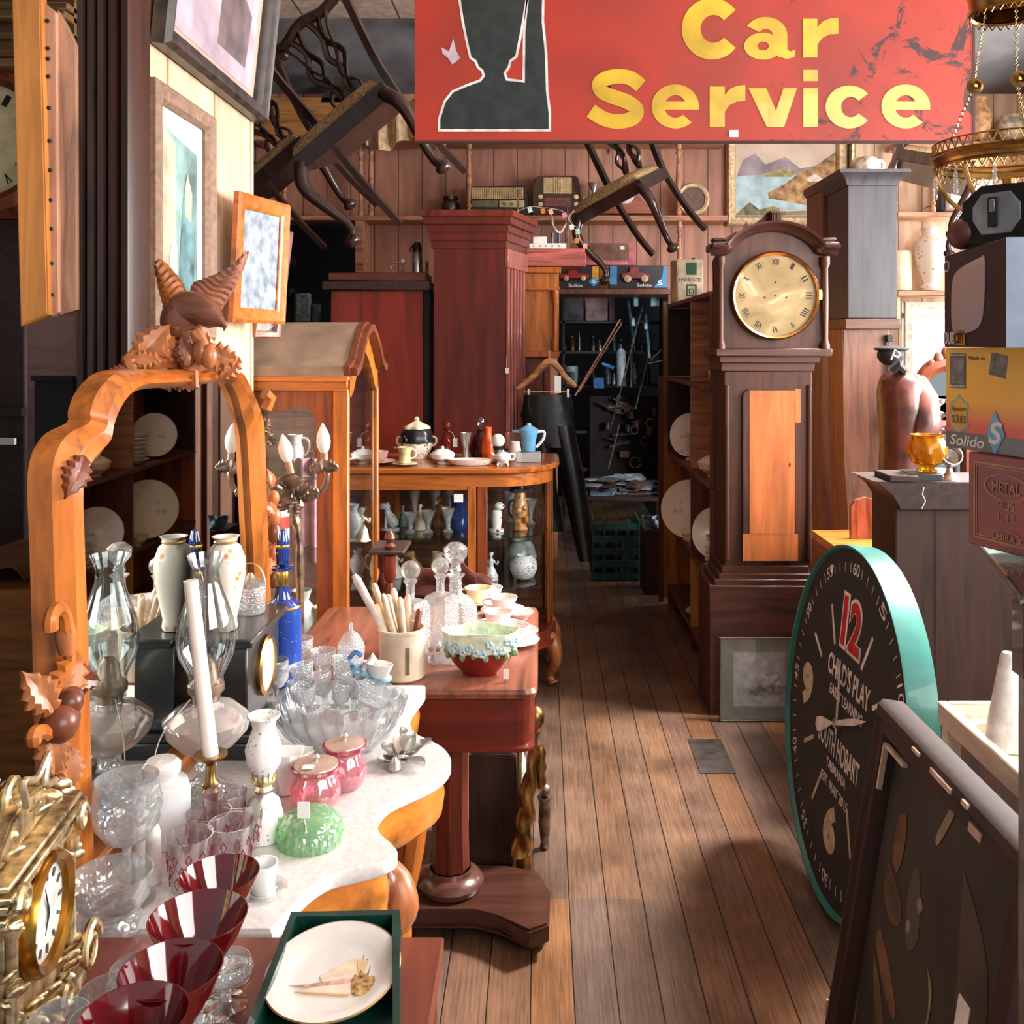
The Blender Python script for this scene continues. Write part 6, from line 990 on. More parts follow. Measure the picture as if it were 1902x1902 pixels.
for i in range(8): tag(obj('bay_book', B().box(-.012, .012, -.05, .05, 0, .2 + .03 * (i % 3), .002, T(X(500 + 5.5 * i, 7.3), 7.4, zy + .001) @ ry(4 * (i % 3))), (DKS, BLACKM, mat('navy', '#28344c', .4))[i % 3]), 'dark book standing in the unlit bay', 'book', 'books in the dark bay')
cbox('ribbed_box', 'grey ribbed box on the bench in the dark bay', 'box', 610, 660, 555, zy, GREYW, 7.3); tag(obj('bay_lamp', B().tube([P(510, 492, 7.1), P(530, 485, 7.1), P(548, 488, 7.1)], [.02, .03, .035], 10).tube([P(530, 485, 7.12), P(530, 598, 7.22)], .006), DKS), 'grey spotlight on a thin rod in the dark bay', 'lamp')
# ================================================================ green rimmed clock
ax, ay = Vector((.02, -1, 0)), Vector((.104, 0, .995)); C = fr((.826, 2.67, .506), ax, ay); Rr = .485
t = thing('advertising_clock', 'huge round black clock with a green rim reading CHILDS PLAY, leaning on the floor', 'clock', (.8, 2.67, 0), world=True)
TEAL = mat('teal_enamel', '#2f8078', .4, var=.15, sc=6, coat=.2)
obj('rim', B().lathe([(Rr - .012, -.004), (Rr - .008, .012), (Rr - .001, .014), (Rr, .008), (Rr, -.062), (Rr - .02, -.064)], M=C, seg=96, caps=False), TEAL, t); obj('back', B().lathe([(Rr - .015, -.06), (Rr - .015, -.055)], M=C, seg=64), BLACKM, t)
fc = obj('dial', B().lathe([(Rr - .010, -.006), (Rr - .010, 0)], M=C, seg=96), mat('dial_black', '#231d1b', .8, var=.15, sc=5), t)
WP = mat('dial_white', '#e4e0da', .6); BEI = mat('dial_beige', '#c8baa0', .6, var=.1); REDP = mat('dial_red', '#c0202c', .5)
def ct_(s_, m_, cx_, cy_, w_, h, bold=0, rot=0, z=.0005, shear=0): text('numeral' if s_.isdigit() else 'lettering', s_, m_, fc, C @ T(cx_, cy_, z) @ rz(rot) @ T(-w_ / 2, -h / 2, 0), w_, h, bold, .0008, shear=shear)
for dx in (0,): ct_('1', WP, -.048, .272, .052, .158, .09); ct_('2', WP, .038, .272, .108, .158, .06); ct_('1', REDP, -.049, .272, .03, .138, .045, z=.0016); ct_('2', REDP, .038, .272, .086, .138, .03, z=.0016)
ct_('9', BEI, -.31, .0, .10, .13, .07); ct_('6', BEI, .0, -.29, .10, .13, .07); ct_('3', BEI, .31, 0, .10, .13, .07)
ct_("CHILD'S PLAY", WP, .02, .128, .33, .062, .02); ct_('EARLY LEARNING', WP, .02, .062, .26, .03, .012); ct_('SOUTH HOBART', WP, .0, -.075, .33, .062, .012); ct_('TASMANIA', WP, 0, -.135, .16, .026, .01); ct_('EST. MAY 2015', WP, 0, -.185, .22, .026, .01)
for k in range(12):
    if k % 3: obj('hour_mark', B().box(-.006, .006, .215 if k in (1, 11, 5, 7) else .24, .33, .0004, .0014, M=C @ rz(-30 * k)), WP if k in (1, 2, 11, 10) else BEI, fc)
    ct_(str(60 if k == 0 else 5 * k), WP, .425 * math.sin(R(30 * k)), .425 * math.cos(R(30 * k)), .048, .034, 0, -30 * k + (180 if 3 < k < 9 and k != 6 else 0) * 0)
for k in range(60):
    if k % 5: obj('minute_mark', B().box(-.0012, .0012, .41, .437, .0004, .0012, M=C @ rz(-6 * k)), WP, fc)
obj('hand', B().prism([(-.004, -.03), (.004, -.03), (.006, .12), (0, .17), (-.006, .12)], .002, C @ T(0, 0, .012) @ rz(6)), WP, t); obj('hand', B().prism([(-.02, -.15), (0, -.165), (.02, -.15), (.018, -.10), (.004, -.03), (.009, .10), (.009, .15), (0, .24), (-.009, .15), (-.009, .10), (-.004, -.03), (-.018, -.10)], .002, C @ T(0, 0, .016) @ rz(-68)), WP, t); obj('hub', B().lathe([(.012, 0), (.012, .02), (0, .022)], M=C, seg=16), SILVER, t)
obj('price_tag', B().box(-.20, -.185, .37, .395, .001, .002, M=C), PAPER, fc)
# ================================================================ old framed painting
C = fr((.54, 1.90, .004), (0, -1, 0), (.141, 0, .853)); W_, H_ = .61, .862
t = thing('framed_painting', 'large dark old painting in a chipped brown frame before the green rimmed clock', 'painting', (.6, 1.9, 0), world=True)
OLDF = wood('old_frame', '#331c16', 'z', .62, coat=0); obj('frame', B().frame(C, W_, H_, [(0, -.03), (0, .01), (.008, .022), (.022, .026), (.03, .018), (.05, .02), (.06, .006), (.062, -.004), (.062, -.03)]), OLDF, t)
cv = obj('canvas', B().box(.055, W_ - .055, .055, H_ - .055, -.012, -.005, M=C), mat('dark_canvas', '#2e2a22', .6, var=.45, sc=4), t)
def blot(pts, m_, z=-.0046): obj('painted_shape', B().prism([(p.x, p.y) for p in cr([(x * W_, y * H_, 0) for x, y in pts + pts[:1]], 4)[:-1]], .0006, C @ T(0, 0, z)), m_, cv)
OC = mat('paint_ochre', '#5e4828', .4, var=.4, sc=12); SK = mat('paint_skin', '#6c4a2e', .4, var=.3, sc=20); GRV = mat('paint_grey', '#403d36', .35, var=.3, sc=8)
blot([(.30, .12), (.5, .1), (.78, .12), (.74, .26), (.66, .34), (.62, .46), (.60, .50), (.58, .36), (.5, .28), (.42, .30), (.34, .24)], OC); blot([(.18, .50), (.26, .46), (.36, .38), (.44, .28), (.40, .26), (.3, .36), (.22, .44)], OC); blot([(.20, .56), (.3, .52), (.38, .47), (.36, .45), (.26, .48), (.18, .53)], SK)
blot([(.2, .80), (.25, .82), (.27, .76), (.25, .70), (.2, .72)], SK, -.0042); blot([(.18, .70), (.3, .66), (.32, .62), (.26, .60), (.18, .63)], OC); blot([(.38, .76), (.42, .70), (.44, .64), (.40, .60), (.36, .62), (.34, .68), (.35, .74)], GRV)
blot([(.5, .92), (.53, .92), (.47, .84), (.45, .85)], mat('paint_light', '#8c8068', .3), -.004); blot([(.40, .70), (.42, .715), (.44, .70), (.42, .685)], MATS['paint_light'], -.004); blot([(.36, .645), (.38, .65), (.385, .63), (.365, .625)], MATS['paint_light'], -.004); blot([(.52, .62), (.56, .60), (.57, .55), (.555, .50), (.56, .56), (.54, .60)], MATS['paint_light'], -.004)
blot([(.62, .85), (.8, .75), (.86, .55), (.8, .5), (.7, .6)], GRV); blot([(.12, .4), (.135, .3), (.13, .15), (.12, .2)], OC)
obj('price_tag', B().box(.70 * W_, .76 * W_, .60 * H_, .66 * H_, -.004, -.0025, M=C), PAPER, cv)
CH = mat('chipped_gesso', '#d8c0ac', .8)
for x0, x1, y0, y1 in ((.062, .068, H_ - .15, H_ - .062), (.062, .16, H_ - .068, H_ - .062), (.20, .23, H_ - .02, H_ - .014), (.28, .36, H_ - .024, H_ - .016), (.40, .42, H_ - .02, H_ - .012), (.42, .46, H_ - .05, H_ - .036), (.010, .016, .24, .27), (.006, .012, .17, .19), (W_ - .05, W_ - .044, .5, .56), (.02, .028, .05, .11)): obj('chipped_patch', B().box(x0, x1, y0, y1, .012, .0285 if y1 > H_ - .03 or x1 < .03 else .0215, M=C), CH, t)
# ================================================================ white tray table
t = thing('white_table', 'white painted rimmed table behind the old painting, an orange sticker on it', 'table', (1.15, 1.95, 0), world=True); WT = wood('white_paint_worn', '#d8cdbf', 'y', .5, k=.85, sc=.6)
x0, x1, y0, y1, z = .885, 1.5, 1.72, 2.165, .755
obj('rim', B().box(x0, x0 + .022, y0, y1, z - .05, z, .003), WT, t); obj('rim', B().box(x0 + .022, x1, y1 - .02, y1, z - .05, z, .003), WT, t); obj('tabletop', B().box(x0 + .022, x1, y0, y1 - .02, z - .045, z - .03), WT, t)
for x, y in ((x0 + .01, y0 + .02), (x0 + .01, y1 - .03), (x1 - .03, y0 + .02), (x1 - .03, y1 - .03)): obj('leg', B().box(x, x + .03, y, y + .03, 0, z - .05), WT, t)
obj('price_sticker', B().prism([(.08 * math.cos(a) + .98 + .03, .035 * math.sin(a) + 2.08) for a in [2 * PI * i / 24 for i in range(24)]], .001, T(0, 0, z - .0298)), mat('orange_sticker', '#e0582c', .5), t); text('lettering', 'NICE', PAPER, t, T(.995, 2.062, z - .0285), .055, .02, .02)
tag(obj('cone_shade', B().lathe([(.044, 0), (.046, .004), (.014, .185), (.01, .192), (0, .192)], (.958, 1.99, z - .029), 28), mat('white_shade', '#f0ece8', .7)), 'white cone shade standing on the white rimmed table', 'shade')
# ================================================================ glass case and toy boxes on it
t = thing('glass_stand', 'glass topped stand with a galvanised post at the frame edge', 'stand', (.9, 1.5, 0), world=True)
tp = [(.592, 1.19), (.70, 1.56), (1.2, 1.56), (1.2, 1.19)]
obj('glass_top', B().prism(tp, .008, T(0, 0, 1.236)), glass('green_glass', '#cfe0da', .03, refl=.12), t); obj('edge_rail', B().tube([(.592, 1.19, 1.233), (.70, 1.56, 1.233)], .004, 6), STEEL, t)
for x, y in ((.605, 1.2), (1.18, 1.2), (1.18, 1.54)): obj('post', B().box(x - .010, x + .010, y - .01, y + .01, 0, 1.23, .002), STEEL, t)
obj('clamp', B().box(.590, .63, 1.183, 1.186 + .03, 1.14, 1.232, .002), BLACK, t)
def sidebox(name, label, p, d, L, h, dep, m_, cat='toy box'):
    t = thing(name, label, cat, p, world=True); M = fr(p, d, (0, 0, 1)); obj('carton', B().box(0, L, 0, h, -dep, 0, .0015, M), m_, t); return t, M @ T(0, 0, .0004)
t, M = sidebox('toy_box', 'worn dark red box with gold border and oval badges under the yellow toy box', (.655, 1.486, 1.2455), (.035, -.1, 0), .27, .140, .2, mat('faded_red_card', '#9a3a40', .5, var=.2, sc=6))
GB = mat('faded_gold_print', '#a87a50', .5); obj('border', B().frame(M @ T(.012, .012, 0), .246, .116, [(0, 0), (0, .0006), (.003, .0006), (.003, 0)]).frame(M @ T(.017, .017, 0), .236, .106, [(0, 0), (0, .0006), (.0015, .0006), (.0015, 0)]), GB, t)
for x, y, w_, h, s_ in ((.075, .095, .07, .03, 'METAL'), (.075, .022, .045, .018, 'MIRA')):
    obj('badge', B().lathe([(.5, 0), (.5, .0008), (.46, .0008), (.46, 0)], M=M @ T(x, y, 0) @ Matrix.Diagonal((w_ * 1.2, h * 1.3, 1, 1)), seg=32, caps=False), GB, t); text('lettering', s_, GB, t, M @ T(x - w_ * .38, y - h * .28, .0005), w_ * .76, h * .56, .01)
text('lettering', 'BUS', GB, t, M @ T(.06, .062, 0), .03, .014, .01); text('lettering', '1:43', GB, t, M @ T(.06, .046, 0), .03, .011)
t, M = sidebox('toy_box', 'yellow and red toy car box reading SOLIDO with a blue diamond', (.652, 1.558, 1.3862), (.047, -.155, 0), .30, .159, .14, YELC)
m, n, b = nodes('yellow_red_print'); tc = n.nodes.new('ShaderNodeTexCoord'); sp = n.nodes.new('ShaderNodeSeparateXYZ'); n.links.new(tc.outputs['Object'], sp.inputs[0]); mr = n.nodes.new('ShaderNodeMapRange'); n.links.new(sp.outputs[2], mr.inputs[0]); mr.inputs[1].default_value = 1.405; mr.inputs[2].default_value = 1.545
r = ramp(n, mr.outputs[0], [(0, '#c8302c'), (.14, '#d8442c'), (.4, '#f4b020'), (1, '#fcc41c')]); n.links.new(r.outputs[0], b.inputs['Base Color']); b.inputs['Roughness'].default_value = .35
obj('printed_face', B().box(0, .30, .0, .159, 0, .0006, M=M), m, t); obj('black_band', B().box(0, .30, .0, .026, .0006, .0012, M=M), BB, t); text('lettering', 'Solido', PAPER, t, M @ T(.010, .005, .0012), .075, .017, .012, shear=.2)
BLP = mat('light_blue_print', '#5aa4d0', .4)
obj('diamond', B().prism([(.108, .0), (.128, .032), (.108, .066), (.090, .032)][::1], .001, M @ T(0, -.002, .0012)), BLP, t); text('lettering', 'S', PAPER, t, M @ T(.095, .014, .0022), .028, .034, .02, shear=.2)
obj('film_strip', B().box(.010, .045, .095, .150, .0006, .0012, M=M), BB, t); obj('film_picture', B().box(.013, .042, .102, .143, .0012, .0016, M=M), mat('grey_print', '#6c6a68', .5, var=.5, sc=60), t)
b = B()
for i in range(8):
    for y in (.097, .146): b.box(.0115 + i * .0042, .0137 + i * .0042, y, y + .0025, .0012, .0016, M=M)
obj('film_holes', b, PAPER, t)
pp = [(.009, .034), (.020, .028), (.030, .022), (.040, .028), (.051, .034), (.051, .040), (.048, .050), (.051, .064), (.051, .072), (.041, .076), (.030, .086), (.020, .076), (.009, .072), (.009, .064), (.012, .050), (.009, .040)]
obj('shield_border', B().prism(pp, .0005, M @ T(0, 0, .0006)), BLP, t); obj('shield', B().prism([(.030 + (x - .030) * .88, .054 + (y - .054) * .9) for x, y in pp], .0008, M @ T(0, 0, .0006)), YELC, t); text('lettering', 'Signature', mat('brown_ink', '#6c4418', .5), t, M @ T(.014, .057, .0014), .033, .010); text('lettering', 'SERIES', MATS['brown_ink'], t, M @ T(.015, .040, .0014), .031, .012)
obj('clapper', B().box(.096, .13, .118, .152, .0006, .0012, M=M @ T(.1, .13, 0) @ rz(-10) @ T(-.1, -.13, 0)), MATS['grey_print'], t); text('lettering', 'Made in', MATS['brown_ink'], t, M @ T(.05, .140, .0006), .035, .006)
t, M = sidebox('toy_box', 'black window box reading DUB CITY on top of the yellow toy box', (.645, 1.55, 1.5458), (-.03, -.27, 0), .27, .146, .14, BB)
obj('window', B().prism([(p.x, p.y) for p in cr([(.05, .02, 0), (.04, .05, 0), (.045, .10, 0), (.075, .118, 0), (.17, .128, 0), (.19, .125, 0), (.19, .08, 0), (.175, .035, 0), (.12, .022, 0), (.05, .02, 0)], 4)[:-1]], .001, M), glass('box_window_film', '#c8ccd4', .06, milk=.45, refl=.25), t)
obj('toy_car', B().tube(cr([M @ Vector((.06, .04, -.02)), M @ Vector((.10, .08, -.03)), M @ Vector((.16, .07, -.03)), M @ Vector((.18, .04, -.02))], 4), [.012, .016, .02, .022, .022, .022, .022, .022, .02, .018, .016, .014, .01], 10), SILVER, t)
obj('end_panel', B().box(.27, .2712, 0, .146, -.14, 0, M=M), mat('end_film', '#8a94a6', .2, .2, .05), t); text('lettering', 'DUB', mat('dub_white', '#d8d4c8', .5), t, M @ T(.004, .004, .0006), .05, .020, .03); obj('city_plate', B().box(.057, .105, .003, .026, .0004, .0010, M=M), mat('orange_print', '#d08a24', .5), t); text('lettering', 'CITY', BB, t, M @ T(.060, .006, .0012), .042, .016, .01); obj('emblem', B().lathe([(.013, 0), (.013, .001), (.010, .001), (.010, 0)], M=M @ T(.015, .128, 0) @ Matrix.Diagonal((1, .7, 1, 1)), seg=24, caps=False), MATS['dub_white'], t)
# black toy on top
t = thing('viewer_toy', 'black plastic viewer with a grey octagonal plate on the black window box', 'toy', (.66, 1.42, 1.693), world=True); M = fr((.66, 1.42, 1.7435), (.55, -.83, 0), (0, 0, 1))
oc = [(-.028, -.008), (-.028, .012), (-.014, .03), (.03, .03), (.045, .012), (.045, -.012), (.03, -.03), (-.014, -.03)]
obj('body', B().prism([(-.055, -.05), (.07, -.05), (.085, 0), (.07, .038), (-.02, .042), (-.05, .02)], -.07, M, bev=.006), BLACK, t); obj('plate', B().prism([(x, y - .002) for x, y in oc], .004, M, bev=.001), mat('grey_plate', '#9aa0a6', .35, .3), t); obj('slot', B().box(-.003, .013, -.022, .022, .004, .007, .003, M), BLACKM, t); obj('slot_light', B().box(.001, .009, .0, .018, .007, .008, .001, M), SILVER, t); obj('maroon_knob', B().ball((-.052, -.026, -.01), .024, (1, 1, .9), M=M), mat('maroon_leather', '#5a2420', .45), t)
# ================================================================ brass hanging lamp
t = thing('hanging_lamp', 'pierced brass oil lamp gallery hanging on chains beside the red sign', 'lamp', (.92, 1.9, 3.6), world=True); lx, ly = .918, 1.9
def lattice(b, r, z0, z1, n_, wr_=.0014):
    for k in range(n_):
        for dr in (1, -1):
            b.tube([(lx + r * math.cos(a), ly + r * math.sin(a), z0 + (z1 - z0) * u) for a, u in [(2 * PI * (k + dr * .5 * u) / n_, u) for u in (0, .5, 1)]], wr_, 4, cap=False)
def ring_(b, r, z, wr_): b.lathe([(r - wr_, z), (r, z + wr_), (r + wr_, z), (r, z - wr_), (r - wr_, z)], (lx, ly, 0), 48, caps=False)
b = B(); lattice(b, .14, 1.925, 1.945, 48); ring_(b, .14, 1.923, .003); ring_(b, .138, 1.915, .006); ring_(b, .137, 1.90, .003); lattice(b, .136, 1.884, 1.90, 48); ring_(b, .14, 1.945, .002); b.lathe([(.134, 1.90), (.139, 1.915)], (lx, ly, 0), 48, caps=False); obj('gallery', b, BRASS, t)
b = B(); ring_(b, .072, 2.235, .004); ring_(b, .07, 2.20, .004); lattice(b, .071, 2.188, 2.20, 28); b.lathe([(.07, 2.20), (.075, 2.235), (.03, 2.28), (.012, 2.33), (.012, 2.40)], (lx, ly, 0), 40, caps=False); obj('smoke_bell', b, BRASS, t)
def chain(pts): 
    pts = cr(pts, 10); b = B()
    for i in range(len(pts) - 1):
        a, c = pts[i], pts[i + 1]; d = (c - a); u = d.orthogonal().normalized() * .0035 if i % 2 else d.cross(d.orthogonal()).normalized() * .0035
        b.tube([a, a + d * .5 + u, c, a + d * .5 - u, a], .0009, 4, cap=False)
    return b
for k in range(3):
    a = R(200 + 55 * k); p = Vector((lx + .14 * math.cos(a), ly + .14 * math.sin(a), 1.945)); q = Vector((lx + .06 * math.cos(a), ly + .06 * math.sin(a), 2.19)); m_ = (p + q) / 2 + Vector((math.cos(a) * -.012, math.sin(a) * -.02, -.02)); obj('chain', chain([p, (p + m_) / 2, m_, (q + m_) / 2, q]), BRASS, t)
    obj('medallion', B().lathe([(.015, -.002), (.016, .002), (.010, .005), (.008, .002), (.003, .006), (0, .006)], M=CAMF(m_ + Vector((0, -.006, 0))), seg=20), BRASS, t)
for k in range(4): a = R(150 + 60 * k); obj('arm', B().tube(cr([(lx + .138 * math.cos(a), ly + .138 * math.sin(a), 1.89), (lx + .10 * math.cos(a), ly + .10 * math.sin(a), 1.83), (lx + .03 * math.cos(a), ly + .03 * math.sin(a), 1.80)], 4), .005, 6), BRASS, t)
obj('font', B().lathe([(.0, 1.775), (.018, 1.778), (.04, 1.80), (.044, 1.825), (.03, 1.84), (.022, 1.845), (.022, 1.86), (.012, 1.865), (.012, 1.875), (0, 1.875)], (lx, ly, 0), 32), BRASS, t); obj('suspension_rod', B().tube([(lx, ly, 2.40), (lx, ly, 3.615)], .004, 6), BRASS, t)
for k in range(6): a = R(170 + 32 * k); obj('glass_drop', B().lathe([(.001, -.05), (.005, -.042), (.004, -.01), (.002, 0)], (lx + .137 * math.cos(a), ly + .137 * math.sin(a), 1.885), 8), CUT, t)
# ================================================================ things on the mahogany table
tz_ = tz + .001; wz_ = wz + .001
def on(px, py, z): x, y = ontab(px, py, z); return T(x, y, z)
MILKG = mat('milk_glass', '#f4f2ee', .2, var=.03, coat=.5)
# utensil jar
def mk_on(name, label, cat, px, py, z, grp=None): return thing(name, label, cat, on(px, py, z), grp)
t = mk_on('utensil_jar', 'cream stoneware jar full of ivory handled knives on the mahogany table', 'jar', 747, 1256, tz_)
obj('body', B().lathe([(.052, 0), (.056, .004), (.056, .112), (.059, .114), (.059, .121), (.052, .121), (.052, .02), (0, .02)], seg=40), mat('cream_stoneware', '#e2cfb6', .35, var=.12, sc=14, coat=.3), t)
obj('label', B().lathe([(.0568, .02), (.0568, .085)], caps=False, a0=286, a1=296, seg=4), mat('faded_green_print', '#6c6440', .5), t)
IV = mat('ivory_handle', '#e6cba8', .35, var=.15, coat=.2)
for i, (x, y, dx, dy, L, c) in enumerate(((-.03, -.01, -.085, .0, .16, 0), (-.025, .01, -.05, .02, .13, 1), (-.01, -.015, -.035, 0, .115, 1), (0, .01, -.025, .01, .12, 1), (.008, -.01, -.012, 0, .105, 1), (.015, .01, -.004, .01, .105, 1), (-.035, .0, -.03, .0, .085, 1), (.03, 0, .01, .02, .07, 2), (-.012, .02, -.03, .02, .10, 1))):
    p = Vector((x, y, .09)); q = p + Vector((dx, dy, L)); obj('knife_handle', B().tube([p, p + (q - p) * .5, q - (q - p) * .08, q], [.008, .0095, .0105, .005], 10, fx=.8), (mat('ivory_pale', '#dfd6c8', .4), IV, CARVED)[c], t)
def decanter(label, px, py, sq, h, r, st, z=None):
    t = thing('decanter', label, 'decanter', on(px, py, z or tz_))
    seg = 4 if sq else 28; a = 45; prof = [(r, 0), (r * 1.0, .006), (r * 1.0, h * .62), (r * .8, h * .70), (r * .30, h * .78), (r * .27, h * .95), (r * .45, h), (r * .38, h), (r * .2, h * .95), (0, h * .9)]
    M = rz(20) if sq else Matrix()
    if sq: prof = [(a_ * 1.25, b_) if b_ < h * .72 else (a_, b_) for a_, b_ in prof]; obj('body', B().lathe(prof[:4] + [(r * .3, h * .74)], seg=4, M=M).lathe([(r * .28, h * .73), (r * .27, h * .9), (r * .45, h * .97), (0, h * .97)], seg=20), CUTF, t)
    else: obj('body', B().lathe(prof, seg=36, fl=(12, .03)), CUTF, t)
    if st: obj('stopper', B().lathe([(r * .2, h * .96), (r * .2, h * 1.02), (r * .3, h * 1.05), (r * .22, h * 1.12), (r * .55, h * 1.22), (r * .58, h * 1.32), (r * .3, h * 1.38), (0, h * 1.38)], seg=12), CUT, t)
    else: obj('stopper', B().ball((0, 0, h * 1.1), r * .62, (1, .75, 1), 16), CUT, t)
    return t
decanter('square cut crystal decanter with a round ball stopper behind the ivory knives', 762, 1216, True, .20, .042, False)
decanter('tall cut crystal decanter with the highest tiered stopper on the mahogany table', 846, 1222, False, .215, .054, True)
decanter('square cut crystal decanter with a round ball stopper behind the tall one', 818, 1195, True, .19, .04, False)
t = mk_on('owl_ornament', 'small clear glass owl beside the cream stoneware jar', 'ornament', 808, 1232, tz_); obj('body', B().lathe([(.015, 0), (.022, .01), (.021, .045), (.016, .062), (.006, .07), (0, .07)], seg=14), CUT, t)
for s in (-1, 1): obj('eye', B().lathe([(.006, 0), (.006, .003), (.002, .004), (0, .004)], M=T(s * .009, -.019, .042) @ rx(90), seg=14), SILVER, t)
t = mk_on('flower_bowl', 'oval maroon bowl with raised blue blossoms and a pale green inside', 'bowl', 893, 1250, tz_)
def ov(r, z, k=.62, wv=0): return [(r * (1 + wv * math.cos(2 * a)) * math.cos(a), r * k * math.sin(a), z + wv * .08 * math.cos(4 * a)) for a in [2 * PI * j / 48 for j in range(48)]]
obj('body', B().loft([ov(.045, 0), ov(.048, .006), ov(.07, .03), ov(.086, .062)], True, False), mat('maroon_glaze', '#7c1414', .15, coat=.8), t)
obj('upper_body', B().loft([ov(.0862, .06), ov(.090, .085), ov(.093, .108, .62, .04), ov(.089, .108, .62, .04), ov(.083, .08), ov(.06, .03), ov(.01, .015)], False, True), mat('pale_green_glaze', '#e0ebcf', .2, var=.12, sc=40, coat=.5), t)
random.seed(5); BLS = spots('blossom_blue', '#b6d4dc', ['#5a8ab0', '#dce8d0'], 160, th=.45)
for k in range(34):
    a = 2 * PI * k / 34; z = .062 + .026 * random.random(); r_ = .0895; c = (r_ * math.cos(a), r_ * .62 * math.sin(a), z); b = B()
    for j in range(5): b.ball((c[0] + .006 * math.cos(a + PI / 2) * math.cos(1.256 * j), c[1] + .006 * math.sin(a + PI / 2) * math.cos(1.256 * j), c[2] + .006 * math.sin(1.256 * j)), .0052, (1, 1, 1), 6)
    obj('blossom', b, BLS, t)
for k in range(18): a = 2 * PI * k / 18; obj('blossom_leaf', B().ball((.084 * math.cos(a), .084 * .62 * math.sin(a), .052 + .006 * (k % 2)), .008, (1, 1, 1.3), 6), mat('leaf_green', '#7aa070', .4), t)
obj('price_tag', B().box(.058, .071, -.062, -.0605, .006, .03), PAPER, t)
PINKC = spots('pink_gilt_china', '#f3e2da', ['#c0505c', '#d88c90'], 90, th=.42)
for i, (px, py, zz) in enumerate(((925, 1168, 0), (935, 1140, 0), (888, 1122, 0), (955, 1196, 0))):
    cupsaucer(('pink panelled teacup on its fluted saucer behind the maroon flower bowl', 'pink panelled teacup nearest the china cabinet corner', 'cream and gold teacup and saucer farthest back on the table', 'pink fluted saucer and cup half behind the flower bowl')[i], on(px, py, tz_), PINKC if i != 2 else CREAM, r=.04, h=.045)
for i, (px, py) in enumerate(((965, 1150), (972, 1185))): plate('pink fluted saucer lying at the table edge' + (' behind', ' before')[i] + ' the last teacup', on(px, py, tz_), .042, PINKC, 'pink saucers on the table')
bowl('dessert_dish', 'white footed dish beside the carved maroon tray', on(905, 1108, tz_), .05, .03, WHITE)
b = B(); b.grid(lambda u, v: (-.13 + .26 * u, .02 * math.sin(5 * v) , .002 + (.10 + .015 * math.sin(14 * u)) * v * (1 - .55 * (2 * u - 1) ** 2)), 26, 6, .008); t = tag(obj('carved_tray', b, mat('maroon_shell', '#6a3c38', .3, var=.3, sc=14, bp=.5, coat=.4), M=on(838, 1106, tz_) @ rx(-10)), 'scalloped maroon brown tray standing behind the decanters', 'tray')
t = thing('corner_table', 'small dark turned table with a finial seen behind the decanters', 'table', (X(722, 3.15), 3.15, 0), world=True); zq = Z(1022, 3.1)
obj('top', B().box(-.55, X(752, 3.1), 3.08, 3.26, zq - .012, zq, .003), DARKB, t); obj('finial', B().lathe([(.012, 0), (.02, .01), (.01, .02), (.018, .035), (.014, .05), (.003, .06), (0, .066)], (X(724, 3.12), 3.12, zq), 14), CARVED, t)
spx = X(724, 3.12); b = B(); spindle(b, spx, 3.12, .0, zq - .021, .02); obj('leg', b, MAHOG, t); b = B(); spindle(b, -.53, 3.26, .0, zq - .021, .02); obj('leg', b, MAHOG, t)
# candelabrum
t = thing('candelabrum', 'brown metal candelabrum with two white candle bulbs by the mirror side', 'candelabrum', (-.585, 2.42, tz_), world=True); D = 2.42
obj('base', B().lathe([(.04, 0), (.04, .008), (.015, .02), (.008, .05)], (-.600, 2.42, tz_), 20), BRONZE, t)
obj('stem', B().tube(cr([(-.600, 2.42, tz_ + .04), P(556, 1010, D), P(548, 960, D), P(556, 930, D), P(552, 905, D)], 4), [.009, .008, .009, .012, .009, .008, .012, .014, .01, .009, .013, .016, .012, .01, .014, .012, .01][:17], 8), BRONZE, t)
for pts in ([P(552, 930, D), P(580, 925, D), P(602, 905, D), P(608, 880, D), P(600, 868, D)], [P(552, 925, D), P(530, 912, 2.38), P(512, 900, 2.36), P(525, 888, 2.36), P(538, 880, 2.36)], [P(548, 935, D), P(520, 945, 2.4), P(500, 935, 2.4), P(492, 900, 2.4), P(488, 850, 2.4), P(496, 800, 2.4), P(492, 782, 2.4)]): obj('arm', B().tube(cr(pts, 5), .007, 8), BRONZE, t)
for px, py, sz, an in ((518, 905, .03, 20), (540, 900, .032, 160), (560, 912, .03, -30), (530, 925, .028, 200), (505, 922, .026, 90), (575, 915, .026, 0), (590, 868, .024, 170), (612, 866, .024, 10), (601, 862, .018, 90), (492, 790, .022, 100), (500, 815, .02, 60), (484, 880, .02, 100), (545, 945, .024, -90)): obj('leaf', leaf(B(), P(px, py, 2.37 if px < 560 else 2.40), sz, an, (0, -1, .2)), BRONZE, t)
BULB = mat('frosted_bulb', '#fbf8f4', .25, var=.01, coat=.5)
for (bx_, by_), (tx_, ty_), d in (((603, 862), (599, 786), 2.41), ((540, 878), (524, 806), 2.36)):
    p, q = P(bx_, by_, d), P(tx_, ty_, d); a = q - p
    obj('candle_sleeve', B().tube([p - a * .02, p + a * .28], [.009, .0085], 12), mat('sleeve_tan', '#b08a6c', .5), t); obj('bulb', B().tube([p + a * k for k in (.26, .32, .42, .55, .68, .8, .9, .97, 1)], [.006, .011, .0155, .0175, .016, .012, .007, .003, .001], 16), BULB, t)
